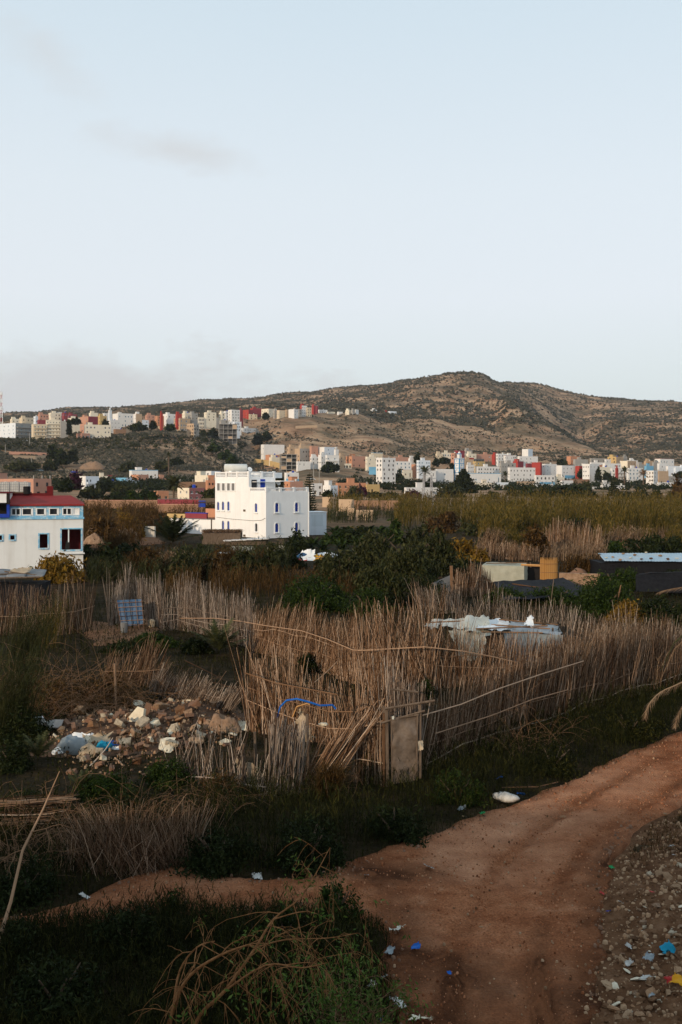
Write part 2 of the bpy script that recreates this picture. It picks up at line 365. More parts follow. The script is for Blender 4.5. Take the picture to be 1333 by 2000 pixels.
def terrain(X, Y):
    """ground height at world X, Y (arrays)"""
    X = np.asarray(X, float); Y = np.asarray(Y, float)
    Yc = np.maximum(Y, 230.0)
    px = np.clip(CX + X / np.maximum(Y, 1.0) * F, -400, 1799.9)
    t = (px + 400) / 2200 * 440; i = np.minimum(t.astype(int), 439); f = t - i
    k = np.clip(np.searchsorted(TDd, Yc, side='right') - 1, 0, len(TDd) - 2)
    g = np.clip((np.log(Yc) - np.log(TDd[k])) / (np.log(TDd[k + 1]) - np.log(TDd[k])), 0, 1)
    def ht(kk): return TZ[kk, i] * (1 - f) + TZ[kk, i + 1] * f
    h0 = ht(np.maximum(k - 1, 0)); h1 = ht(k); h2 = ht(k + 1); h3 = ht(np.minimum(k + 2, len(TDd) - 1))
    lin = h1 + (h2 - h1) * g
    cat = h1 + 0.5 * g * (h2 - h0 + g * (2*h0 - 5*h1 + 4*h2 - h3 + g * (3*(h1 - h2) + h3 - h0)))
    z = 0.5 * lin + 0.5 * cat
    far = np.clip((Yc - 520) / 700, 0, 1)
    # gullies and knolls of the hills
    n = fbm(X / 60 + 5, Y / 90, 5) * 11 + (np.abs(fbm(X / 120 + 40, Y / 300 + 7, 4)) - .12) * 46
    n = n * (1 - .85 * np.exp(-((Yc - 2000) / 130) ** 2)) * (1 - .7 * np.exp(-((Yc - 2400) / 160) ** 2))
    z = z + far * n * np.clip(z / 60, 0.0, 1.0)
    near = np.clip(1 - Y / 200, 0, 1)
    z = z + near * fbm(X * .22 + 3, Y * .22, 4) * 0.35
    return np.where(Y < 230, np.where(Y < 190, near * fbm(X * .22 + 3, Y * .22, 4) * 0.35, z * 1.0), z)
def gz(x, y): return float(terrain(np.array([x]), np.array([y]))[0])

# the dirt track, its side path, the rubble verge: outlines in photo pixels laid on the flat ground
def poly_ground(pxs): return np.array([[gp(a, b).x, gp(a, b).y] for a, b in pxs])
TRACK = poly_ground([(770,2140),(782,2000),(772,1930),(758,1880),(770,1836),(735,1800),(640,1786),(540,1778),(420,1786),(330,1770),(200,1790),(90,1800),(-120,1812),
   (-120,1797),(60,1788),(190,1748),(255,1712),(335,1694),(430,1704),(505,1722),(600,1716),(680,1688),(760,1664),(835,1636),(880,1612),(950,1588),(1000,1573),(1050,1552),(1120,1520),(1190,1493),(1260,1464),(1333,1434),(1500,1370),(1700,1320),
   (1720,1380),(1500,1465),(1360,1545),(1290,1590),(1235,1622),(1200,1665),(1186,1740),(1176,1840),(1168,1920),(1165,2000),(1165,2140)])
def in_poly(P, x, y):
    c = np.zeros(x.shape, bool); n = len(P)
    for i in range(n):
        x0, y0 = P[i]; x1, y1 = P[(i + 1) % n]
        if y0 == y1: continue
        k = ((y0 > y) != (y1 > y)) & (x < (x1 - x0) * (y - y0) / (y1 - y0) + x0)
        c ^= k
    return c
def edge_dist(P, x, y):
    d = np.full(x.shape, 1e9); n = len(P)
    for i in range(n):
        a = P[i]; b = P[(i + 1) % n]; ab = b - a; L = max(ab @ ab, 1e-9)
        t = np.clip(((x - a[0]) * ab[0] + (y - a[1]) * ab[1]) / L, 0, 1)
        d = np.minimum(d, np.hypot(x - a[0] - t * ab[0], y - a[1] - t * ab[1]))
    return d
def track_sd(x, y):               # signed distance, positive inside
    d = edge_dist(TRACK, x, y); return np.where(in_poly(TRACK, x, y), d, -d)
def flat_ground(X, Y):            # the ground sinks just under the track so that the track sheet lies on it
    return terrain(X, Y)

# earth and scrub colours of the land, by place
def ground_material():
    m = bpy.data.materials.new('earth_and_scrub'); m.use_nodes = True; nt = m.node_tree; b = nt.nodes['Principled BSDF']
    b.inputs['Roughness'].default_value = 1.0; b.inputs['Specular IOR Level'].default_value = 0.05
    L = nt.links
    def N(t): return nt.nodes.new(t)
    def noise(scale, detail=6, stretch=None, rough=.6):
        tcn = N('ShaderNodeTexCoord'); v = tcn.outputs['Object']
        if stretch:
            mp = N('ShaderNodeMapping'); mp.inputs['Scale'].default_value = stretch; L.new(v, mp.inputs[0]); v = mp.outputs[0]
        n = N('ShaderNodeTexNoise'); n.inputs['Scale'].default_value = scale; n.inputs['Detail'].default_value = detail; n.inputs['Roughness'].default_value = rough
        L.new(v, n.inputs['Vector']); return n.outputs[0]
    def ramp(f, stops):
        r = N('ShaderNodeValToRGB'); r.color_ramp.elements.remove(r.color_ramp.elements[1])
        for i, (p, c) in enumerate(stops):
            e = r.color_ramp.elements[0] if i == 0 else r.color_ramp.elements.new(p); e.position = p; e.color = (*c, 1)
        L.new(f, r.inputs[0]); return r.outputs[0]
    def mixc(f, a, c):
        q = N('ShaderNodeMix'); q.data_type = 'RGBA'; L.new(f, q.inputs[0]); L.new(a, q.inputs[6]); L.new(c, q.inputs[7]); return q.outputs[2]
    earth = ramp(noise(.035, 8), [(.28, (.17, .095, .055)), (.45, (.43, .24, .135)), (.58, (.56, .36, .215)), (.7, (.54, .26, .125))])
    scrub = ramp(noise(.12, 5), [(.3, (.040, .038, .024)), (.6, (.09, .075, .045))])
    patch = ramp(noise(.012, 9, None, .72), [(.42, (.85, .85, .85)), (.60, (.12, .12, .12))])
    hill = mixc(patch, earth, scrub)
    near = ramp(noise(.8, 8), [(.3, (.010, .008, .003)), (.55, (.030, .021, .010)), (.75, (.075, .045, .024))])
    at = N('ShaderNodeAttribute'); at.attribute_name = 'hill'
    L.new(mixc(at.outputs['Fac'], near, hill), b.inputs['Base Color'])
    bp = N('ShaderNodeBump'); bp.inputs['Strength'].default_value = .9; bp.inputs['Distance'].default_value = 2.0
    L.new(noise(.25, 8), bp.inputs['Height']); L.new(bp.outputs[0], b.inputs['Normal'])
    return m
dd = np.concatenate([[-80, -40, -15, -4, 2], 6 * (9000 / 6.0) ** (np.arange(560) / 559.0)])
uu = np.linspace(-.95, .95, 301)
DD, UU = np.meshgrid(dd, uu, indexing='ij')
GX = UU * (np.maximum(DD, 0) + 60); GY = DD
GZ = terrain(GX, GY)
sdv = np.where((GY > 0) & (GY < 70), 1, 0)
tr_sd = np.full(GX.shape, -99.0); msk = sdv > 0
tr_sd[msk] = track_sd(GX[msk], GY[msk])
GZ = GZ - 0.14 * np.clip(tr_sd / .3 + 1.0, 0, 1)
nr, nc = GX.shape
idx = np.arange(nr * nc).reshape(nr, nc)
q = np.stack([idx[:-1, :-1], idx[:-1, 1:], idx[1:, 1:], idx[1:, :-1]], -1).reshape(-1, 4)
gme = mesh_np('ground', np.stack([GX, GY, GZ], -1), [q], ground_material(), smooth=True)
at = gme.attributes.new('hill', 'FLOAT', 'POINT')
at.data.foreach_set('value', np.clip((GY.ravel() - 150) / 150, 0, 1).astype(np.float32))
tag(link('ground', gme), kind='structure')

# dirt track sheet with ruts
def track_material():
    m = mat('red_dirt', [(.18, .056, .022), (.33, .115, .048), (.44, .175, .080), (.56, .28, .155)], scale=1.6, rough=1.0, bump=.9, bscale=22, spec=.05, detail=14, speck=(24, .5))
    nt = m.node_tree; b = nt.nodes['Principled BSDF']; src = b.inputs['Base Color'].links[0].from_socket
    at = nt.nodes.new('ShaderNodeAttribute'); at.attribute_name = 'debris'  # holds debris, darkened ruts and the painted near shade
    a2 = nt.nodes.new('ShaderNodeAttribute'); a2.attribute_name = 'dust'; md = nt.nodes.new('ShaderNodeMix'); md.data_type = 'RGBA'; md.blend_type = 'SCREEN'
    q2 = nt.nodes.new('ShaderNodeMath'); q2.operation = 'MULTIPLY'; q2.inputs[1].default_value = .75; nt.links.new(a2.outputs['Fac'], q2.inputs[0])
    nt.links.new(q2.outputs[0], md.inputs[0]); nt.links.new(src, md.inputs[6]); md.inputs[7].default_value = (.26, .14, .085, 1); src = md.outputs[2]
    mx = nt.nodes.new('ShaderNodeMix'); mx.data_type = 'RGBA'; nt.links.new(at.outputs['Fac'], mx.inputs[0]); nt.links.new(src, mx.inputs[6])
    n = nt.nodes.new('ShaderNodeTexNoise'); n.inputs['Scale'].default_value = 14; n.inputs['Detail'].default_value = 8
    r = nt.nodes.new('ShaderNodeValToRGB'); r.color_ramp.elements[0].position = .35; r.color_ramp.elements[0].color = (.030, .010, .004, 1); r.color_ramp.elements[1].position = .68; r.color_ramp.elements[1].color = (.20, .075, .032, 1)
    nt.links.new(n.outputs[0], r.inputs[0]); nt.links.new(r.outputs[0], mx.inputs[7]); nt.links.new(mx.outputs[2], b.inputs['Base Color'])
    return m
xs = np.arange(-9, 17, .12); ys = np.arange(13.2, 54, .12)
TXX, TYY = np.meshgrid(xs, ys, indexing='xy')
sdt = track_sd(TXX, TYY) + fbm(TXX * 1.3, TYY * 1.3, 4) * 0.55
# ruts follow the middle line of the main track
MID = np.array([[gp(a, b).x, gp(a, b).y] for a, b in [(972,2150),(968,2000),(968,1900),(985,1800),(1035,1700),(1100,1630),(1190,1570),(1333,1490),(1600,1400)]])
def line_off(P, x, y):
    best = np.full(x.shape, 1e9); sgn = np.zeros(x.shape)
    for i in range(len(P) - 1):
        a = P[i]; b = P[i + 1]; ab = b - a; t = np.clip(((x - a[0]) * ab[0] + (y - a[1]) * ab[1]) / (ab @ ab), 0, 1)
        dx = x - a[0] - t * ab[0]; dy = y - a[1] - t * ab[1]; d = np.hypot(dx, dy)
        s = np.sign(ab[0] * dy - ab[1] * dx); k = d < best
        best = np.where(k, d, best); sgn = np.where(k, s, sgn)
    return best * sgn
off = line_off(MID, TXX, TYY) + fbm(TXX * .5, TYY * .3, 3) * .25
rut = -.085 * (np.exp(-((off - .72) / .16) ** 2) + np.exp(-((off + .72) / .16) ** 2)) + .03 * np.exp(-(off / .3) ** 2)
tz = terrain(TXX, TYY) + .012 + rut * np.clip(.5 + 2.2 * fbm(TXX * .35 + 8, TYY * .2, 3), 0, 1) * 1.3 + fbm(TXX * 2.2, TYY * 2.2, 3) * .035 + fbm(TXX * 7, TYY * 7, 2) * .03
tz = tz + np.clip(sdt / .3, -1.6, 0) * .15
keep = sdt > -.5
ii = np.arange(TXX.size).reshape(TXX.shape)
kq = keep[:-1, :-1] & keep[1:, :-1] & keep[:-1, 1:] & keep[1:, 1:]
q = np.stack([ii[:-1, :-1], ii[:-1, 1:], ii[1:, 1:], ii[1:, :-1]], -1)[kq]
us, inv = np.unique(q.ravel(), return_inverse=True)
tv = np.stack([TXX, TYY, tz], -1).reshape(-1, 3)[us]
def blob(x, y, px, py, rx, ry):
    P_ = CX + x / y * F; Q_ = HOR + F * H / y; return np.exp(-((P_ - px) / rx) ** 2 - ((Q_ - py) / ry) ** 2)
dx, dy = tv[:, 0], tv[:, 1]
deb_shade = 1.1 * blob(dx, dy, 765, 1708, 95, 26) + 1.0 * blob(dx, dy, 765, 1880, 60, 110) + .9 * blob(dx, dy, 1215, 1690, 60, 60) + .8 * blob(dx, dy, 1165, 1840, 45, 160) + .5 * blob(dx, dy, 430, 1765, 180, 22)
offv = line_off(MID, dx, dy)
rutm = np.exp(-((offv - .72) / .2) ** 2) + np.exp(-((offv + .72) / .2) ** 2)
near_shade = np.clip((15.8 + 2.2 + .25 * fbm(dx * 1.5, dx * 0, 3) - dy) / .5, 0, 1) * .55                # cast shade of the near end, painted into the soil colour
deb_shade = np.clip(deb_shade * (1 + 1.6 * fbm(dx * 1.1, dy * 1.1, 4)) + .75 * np.clip(.35 - track_sd(dx, dy), 0, 1) + .85 * rutm * np.clip(.4 + 2 * fbm(dx * .4 + 3, dy * .25, 3), 0, 1) + near_shade * (1 + .8 * fbm(dx * 2, dy * .7, 4)) + .5 * fbm(dx * 1.3 + 20, dy * 1.3, 5), 0, .92)
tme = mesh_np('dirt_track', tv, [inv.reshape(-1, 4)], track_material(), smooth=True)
dust = np.clip(.9 * blob(dx, dy, 1010, 1620, 130, 60) + .9 * blob(dx, dy, 1180, 1530, 130, 40) + .7 * blob(dx, dy, 900, 1700, 110, 40) + .5 * blob(dx, dy, 390, 1715, 120, 22) + 1.2 * fbm(dx * .8 + 7, dy * .8, 5) - .5 * rutm, 0, 1)
ta = tme.attributes.new('dust', 'FLOAT', 'POINT'); ta.data.foreach_set('value', dust.astype(np.float32))
ta = tme.attributes.new('debris', 'FLOAT', 'POINT'); ta.data.foreach_set('value', deb_shade.astype(np.float32))  # debris value, with the shade painted at the near end mixed in
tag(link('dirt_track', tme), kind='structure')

# ------------------------------------------------------------------ scrub on the hills: thousands of small domes, one mass
def domes(P, S, name, m, nside=6):
    """uneven low bushes: P (n,3) base points, S (n,) radius"""
    n = len(P)
    an = np.linspace(0, 2 * np.pi, nside, endpoint=False)
    ph = RNG.random((n, 1)) * 6.28
    rr = S[:, None] * (0.75 + 0.5 * RNG.random((n, nside)))
    r2 = rr * (.62 + .3 * RNG.random((n, nside)))
    hz = S * (0.8 + 0.8 * RNG.random(n))
    a = an[None] + ph
    ring0 = np.stack([P[:, 0:1] + rr * np.cos(a), P[:, 1:2] + rr * np.sin(a), np.repeat(P[:, 2:3] - S[:, None] * .5, nside, 1)], -1)
    ring1 = np.stack([P[:, 0:1] + r2 * np.cos(a), P[:, 1:2] + r2 * np.sin(a), P[:, 2:3] + hz[:, None] * (.55 + .35 * RNG.random((n, nside)))], -1)
    top = np.stack([P[:, 0] + S * .2 * (RNG.random(n) - .5), P[:, 1], P[:, 2] + hz], -1)[:, None]
    Vv = np.concatenate([ring0, ring1, top], 1); k = 2 * nside + 1
    j = np.arange(nside); j2 = (j + 1) % nside
    qd = np.stack([j, j2, j2 + nside, j + nside], -1); tr = np.stack([j + nside, j2 + nside, np.full(nside, 2 * nside)], -1)
    o = (np.arange(n) * k)[:, None, None]
    return mesh_np(name, Vv.reshape(-1, 3), [(qd[None] + o).reshape(-1, 4), (tr[None] + o).reshape(-1, 3)], m)
def tufts(P, S, name, m, nside=5):
    """far bushes of one or two pixels: five-sided lopsided tufts"""
    n = len(P); a = np.linspace(0, 2 * np.pi, nside, endpoint=False)[None] + RNG.random((n, 1)) * 6.28; rr = S[:, None] * (.7 + .6 * RNG.random((n, nside)))
    ring = np.stack([P[:, 0:1] + rr * np.cos(a), P[:, 1:2] + rr * np.sin(a), P[:, 2:3] + S[:, None] * (.9 * RNG.random((n, nside)) - .35)], -1)
    top = np.stack([P[:, 0] + S * .7 * (RNG.random(n) - .5), P[:, 1] + S * .5 * (RNG.random(n) - .5), P[:, 2] + S * (.75 + .7 * RNG.random(n))], -1)[:, None]
    j = np.arange(nside); tr = np.stack([j, (j + 1) % nside, np.full(nside, nside)], -1)
    return mesh_np(name, np.concatenate([ring, top], 1).reshape(-1, 3), [(tr[None] + (np.arange(n) * (nside + 1))[:, None, None]).reshape(-1, 3)], m)
def hill_points(n, d0, d1, pxa=-60, pxb=1400, thr=0.0):
    u = RNG.random(n); d = 1 / (1 / d0 + (1 / d1 - 1 / d0) * u)            # denser near, as the eye sees it
    px = pxa + (pxb - pxa) * RNG.random(n)
    X = (px - CX) / F * d; Y = d
    k = fbm(X / 45 + 31, Y / 45 + 3, 5) + .25 * (RNG.random(n) - .5) > thr
    X = X[k]; Y = Y[k]
    return np.stack([X, Y, terrain(X, Y)], -1)
P = hill_points(60000, 560, 1300, thr=-.06)
P = np.concatenate([P, hill_points(9000, 600, 850, -60, 520, -.10)])
kk = ~((CX + P[:, 0] / P[:, 1] * F > 560) & (P[:, 1] < 930)) & (P[:, 2] > 10)
P = P[kk]
tag(link('hillside_scrub', tufts(P, (.5 + 1.3 * RNG.random(len(P)) ** 2.6) * (P[:, 1] / 1000) ** .5, 'hillside_scrub', M['scrub'])), 'low dark scrub dotted over the near hill slopes', kind='stuff')
P = np.concatenate([hill_points(70000, 1250, 2500, thr=.0), hill_points(16000, 1250, 2500, thr=-9)]); P = P[P[:, 2] > 25]
tag(link('mountain_scrub', tufts(P, 1.0 + 2.4 * RNG.random(len(P)) ** 3, 'mountain_scrub', M['scrub'])), 'dark bushes and small trees dotted over the mountain', kind='stuff')
# ------------------------------------------------------------------ evening haze over the whole valley
hzb = MB(); hzb.box((-9500, -130, -30), (9500, 9200, 420))
hm = bpy.data.materials.new('haze'); hm.use_nodes = True; hnt = hm.node_tree; hnt.nodes.remove(hnt.nodes['Principled BSDF'])
hv = hnt.nodes.new('ShaderNodeVolumePrincipled'); hv.inputs['Color'].default_value = (.86, .90, .95, 1); hv.inputs['Density'].default_value = 0.000045; hv.inputs['Anisotropy'].default_value = 0.1
hnt.links.new(hv.outputs[0], hnt.nodes['Material Output'].inputs['Volume'])
tag(hzb.build('haze', hm), 'thin pale evening haze over the valley', kind='stuff')
# ------------------------------------------------------------------ houses
def window_mesh(name, frame, fw=.07, bars=1, sill=True, pane='pane'):
    """unit window in the local x-z plane, facing -y: frame, mullions and pane"""
    b = MB()
    b.poly([(0, .02, 0), (1, .02, 0), (1, .02, 1), (0, .02, 1)], 1)
    for x0, x1, z0, z1 in [(0, fw, 0, 1), (1 - fw, 1, 0, 1), (fw, 1 - fw, 0, fw), (fw, 1 - fw, 1 - fw, 1)]:
        b.box((x0, -.06, z0), (x1, .03, z1), 0)
    for i in range(bars):
        x = (i + 1) / (bars + 1); b.box((x - .025, -.03, fw), (x + .025, .015, 1 - fw), 0)
    if sill: b.box((-.08, -.22, -.09), (1.08, .03, -.002), 0)
    return b.mesh(name, [M[frame] if frame in M else frame, M[pane]])
WIN = {'w': window_mesh('window', 'white'), 'b': window_mesh('window', 'blueframe', .12),
       'd': window_mesh('window', 'dark', .03, 0, False), 'c': window_mesh('window', WALLS['B'], .06),
       's': window_mesh('window', 'white', .09, 0, True, 'bluepaint')}

def face_with_holes(mb, P0, ux, w, z0, z1, holes, inw, depth, m):
    """vertical wall face from P0 along ux, rectangular holes [(x0,x1,za,zb)], with reveals going inwards"""
    xs_ = sorted({0.0, w, *[h[0] for h in holes], *[h[1] for h in holes]})
    zs_ = sorted({z0, z1, *[h[2] for h in holes], *[h[3] for h in holes]})
    P = lambda x, z, t=0.0: (P0[0] + ux[0] * x + inw[0] * t, P0[1] + ux[1] * x + inw[1] * t, z)
    for i in range(len(xs_) - 1):
        run = None
        for j in range(len(zs_) - 1):
            cx_, cz_ = (xs_[i] + xs_[i+1]) / 2, (zs_[j] + zs_[j+1]) / 2
            if any(h[0] < cx_ < h[1] and h[2] < cz_ < h[3] for h in holes):
                if run is not None: mb.poly([P(xs_[i], run), P(xs_[i+1], run), P(xs_[i+1], zs_[j]), P(xs_[i], zs_[j])], m); run = None
            elif run is None: run = zs_[j]
        if run is not None: mb.poly([P(xs_[i], run), P(xs_[i+1], run), P(xs_[i+1], z1), P(xs_[i], z1)], m)
    for x0, x1, za, zb in holes:
        mb.poly([P(x0, za), P(x0, zb), P(x0, zb, depth), P(x0, za, depth)], m)
        mb.poly([P(x1, za), P(x1, za, depth), P(x1, zb, depth), P(x1, zb)], m)
        mb.poly([P(x0, zb), P(x1, zb), P(x1, zb, depth), P(x0, zb, depth)], m)
        mb.poly([P(x0, za), P(x0, za, depth), P(x1, za, depth), P(x1, za)], m)

def ground_depth(px, py, dmin=235, dmax=2600):
    d = np.geomspace(dmin, dmax, 1500)
    X = (px - CX) / F * d; z = terrain(X, d)
    row_ = HOR - (z - H) / d * F
    k = np.nonzero(row_ <= py)[0]
    return float(d[k[0]]) if len(k) else None

def house(x0, xc, x1, yt, yb, colL, label, colR=None, nL=2, nR=3, rows=None, d=None, th=None, win='d', flags='', group=None, cat='house', name='house'):
    """flat-roofed house. x0..xc: left face, xc..x1: right face (photo columns), yt/yb: photo rows of parapet and foot of the corner"""
    if d is None: d = ground_depth((xc + x1) / 2, yb) or 900
    if xc - x0 < 1.0: xc = x0 + max(1.0, .12 * (x1 - x0))
    fl = (xc - x0) / (x1 - x0)
    if th is None: th = 24 + 42 * fl
    th = R(th)
    m_px = d / F
    # lengths of the two faces so that they cover the measured columns
    uc = (xc - CX) / F; u0 = (x0 - CX) / F; u1 = (x1 - CX) / F
    w = (x1 - xc) * m_px / max(math.cos(th) - u1 * math.sin(th), .12)
    dp = (xc - x0) * m_px / max(math.sin(th) + u0 * math.cos(th), .12)
    w = min(w, 70); dp = min(dp, 70)
    zt_, zb_ = H - (yt - HOR) * m_px, H - (yb - HOR) * m_px
    h = zt_ - zb_
    sink = 7.0 if d > 560 else 1.5
    root = thing(name, label, cat, (uc * d, d, zb_), th, group)
    if rows is None: rows = max(1, int(round((h - .7) / 3.05)))
    fh = (h - .7) / rows
    holesL, holesR = [], []
    wbase = random.uniform(.75, 1.25); sbase = random.uniform(.26, .38)
    if not flags: flags = random.choice(['', '', 'h', 'h', 't', 'p', 'ht', 'hp', ''])
    if win == 'D': win = 'd'
    elif win == 'd': win = random.choice(['d', 'd', 'd', 'w', 'c', 'b'])
    big = 'o' in flags
    for r_ in range(rows):
        base = r_ * fh
        for n_, ln_, hl in ((nL, dp, holesL), (nR, w, holesR)):
            if n_ <= 0 or ln_ < 1.3: continue
            for i in range(n_):
                ww = min(wbase * random.uniform(.85, 1.15), ln_ / n_ * .52); cxx = ln_ * (i + .5) / n_ + random.uniform(-.12, .12) * ln_ / n_
                hh = min(wbase * 1.25, fh * .5); sb = base + fh * sbase
                if big: ww = ln_ / n_ * .72; hh = fh * .62; sb = base + fh * .16
                if r_ == 0 and random.random() < .25 and not big: hh = fh * .7; sb = base + .05
                if random.random() < .2 and not big: continue
                hl.append((cxx - ww / 2, cxx + ww / 2, sb, sb + hh))
    mats_ = [WALLS[colL], WALLS[colR or colL], WALLS['G']]  # colR: second paint; on red and white houses, side shade put into the colour
    b = MB()
    # right face (local y=0), left face (local x=0)
    face_with_holes(b, (0, 0), (1, 0), w, -sink, h, holesR, (0, 1), .28, 1)
    face_with_holes(b, (0, dp), (0, -1), dp, -sink, h, [(dp - q[1], dp - q[0], q[2], q[3]) for q in holesL], (1, 0), .28, 0)
    b.poly([(w, 0, -sink), (w, dp, -sink), (w, dp, h), (w, 0, h)], 1)
    b.poly([(w, dp, -sink), (0, dp, -sink), (0, dp, h), (w, dp, h)], 0)
    t = .22; rz_ = h - .75
    for p, q in (((0, 0), (w, t)), ((0, dp - t), (w, dp)), ((0, t), (t, dp - t)), ((w - t, t), (w, dp - t))):
        b.poly([(p[0], p[1], h), (q[0], p[1], h), (q[0], q[1], h), (p[0], q[1], h)], 0)
    b.poly([(t, t, rz_), (w - t, t, rz_), (w - t, dp - t, rz_), (t, dp - t, rz_)], 2)
    for a_, c_ in (((t, t), (w - t, t)), ((w - t, t), (w - t, dp - t)), ((w - t, dp - t), (t, dp - t)), ((t, dp - t), (t, t))):
        b.poly([(*a_, rz_), (*a_, h), (*c_, h), (*c_, rz_)], 0)
    b.build('wall', mats_, root)
    wk = win
    for q in holesR:
        o = link('window', WIN[wk], root, (q[0] + .02, .2, q[2] + .02)); o.scale = (q[1] - q[0] - .04, 1, q[3] - q[2] - .04)
    for q in holesL:
        o = link('window', WIN[wk], root, (.2, q[1] - .02, q[2] + .02)); o.rotation_euler = (0, 0, R(-90)); o.scale = (q[1] - q[0] - .04, 1, q[3] - q[2] - .04)
    if 'h' in flags:        # stair hut on the roof
        hw, hd = min(3.2, w * .45), min(3.2, dp * .6); hx = random.uniform(.1, .5) * (w - hw); hb = MB()
        hb.box((hx, dp - hd - .3, rz_), (hx + hw, dp - .3, h + 1.9)); hb.box((hx - .15, dp - hd - .45, h + 1.9), (hx + hw + .15, dp - .15, h + 2.05))
        hb.build('roof_hut', WALLS[colL], root)
    if 't' in flags:        # water tank
        tb = MB(); tb.lathe([(.55, 0), (.6, .1), (.6, 1.1), (.2, 1.35)], (w * .6, dp * .4, h - .2)); tb.build('water_tank', M['bluepaint'] if random.random() < .4 else M['tank'], root)
    if 'p' in flags:        # bare column stubs waiting for the next storey
        for px_, py_ in ((.2, .2), (w - .4, .2), (.2, dp - .4), (w - .4, dp - .4), (w / 2, .2)):
            pb = MB(); pb.box((px_, py_, rz_), (px_ + .28, py_ + .28, h + 1.1)); pb.build('column_stub', WALLS['G'], root)
    if 'b' in flags:        # balconies of the right face
        for r_ in range(1, rows):
            bb = MB(); z_ = r_ * fh; bw0, bw1 = w * .08, w * .92
            bb.box((bw0, -1.0, z_ - .12), (bw1, 0, z_)); bb.box((bw0, -1.0, z_), (bw1, -.9, z_ + .8)); bb.box((bw0, -.9, z_), (bw0 + .1, 0, z_ + .8)); bb.box((bw1 - .1, -.9, z_), (bw1, 0, z_ + .8))
            bb.build('balcony', WALLS[colR or colL], root)
    if 'B' in flags:        # balconies of the left face
        for r_ in range(1, rows):
            bb = MB(); z_ = r_ * fh; bw0, bw1 = dp * .08, dp * .92
            bb.box((-1.0, bw0, z_ - .12), (0, bw1, z_)); bb.box((-1.0, bw0, z_), (-.9, bw1, z_ + .8)); bb.box((-.9, bw0, z_), (0, bw0 + .1, z_ + .8)); bb.box((-.9, bw1 - .1, z_), (0, bw1, z_ + .8))
            bb.build('balcony', WALLS[colL], root)
    if 'r' in flags:        # coloured coping along the parapet
        cb = MB(); cb.box((-.08, -.08, h), (w + .08, t + .05, h + .14)); cb.box((-.08, t + .05, h), (t + .05, dp + .08, h + .14)); cb.build('coping', WALLS['R'], root)
    if 'a' in flags:        # light blue coping
        cb = MB(); cb.box((-.08, -.08, h), (w + .08, t + .05, h + .35)); cb.box((-.08, t + .05, h), (t + .05, dp + .08, h + .35)); cb.build('coping', WALLS['A'], root)
    if 'z' in flags:        # light blue band along the foot of the right face
        cb = MB(); cb.box((w * .2, -.06, -.2), (w, 0.0 - .003, 2.3)); cb.build('painted_band', WALLS['A'], root)
    return root

def frame_house(x0, x1, yt, yb, label, bays, floors, d=None, infill=.35, th=10, depth=9):
    """concrete skeleton under construction: slabs, columns and some brick infill"""
    if d is None: d = ground_depth((x0 + x1) / 2, yb) or 900
    k = d / F; w = (x1 - x0) * k / math.cos(R(th)); h = (yb - yt) * k; fh = h / floors
    root = thing('unfinished_building', label, 'building', ((x0 - CX) * k, d, H - (yb - HOR) * k), R(th))
    for i in range(floors + 1):
        b = MB(); b.box((0, 0, i * fh - .28), (w, depth, i * fh)); b.build('floor_slab', WALLS['G'], root)
    cm = MB(); cm.box((0, 0, 0), (.35, .35, fh - .28)); cme = cm.mesh('column', WALLS['G'])
    for i in range(floors):
        for j in range(bays + 1):
            for yy_ in (.05, depth - .4):
                link('column', cme, root, (j * (w - .35) / bays, yy_, i * fh))
    for i in range(floors):
        b = MB(); b.box((.1, depth * .55, i * fh), (w - .1, depth * .55 + .15, (i + 1) * fh - .28)); b.build('inner_wall', WALLS['K'], root)
        for j in range(bays):
            if random.random() < infill:
                b = MB(); xa = j * (w - .35) / bays + .36; xb = (j + 1) * (w - .35) / bays - .01
                b.box((xa, .12, i * fh), (xb, .3, i * fh + random.choice((.5, .5, .9)) * (fh - .3))); b.build('infill_wall', WALLS['T'], root)
    b = MB(); b.box((0, .3, -8), (w, depth, -.285)); b.build('foundation_wall', WALLS['T'], root)
    return root

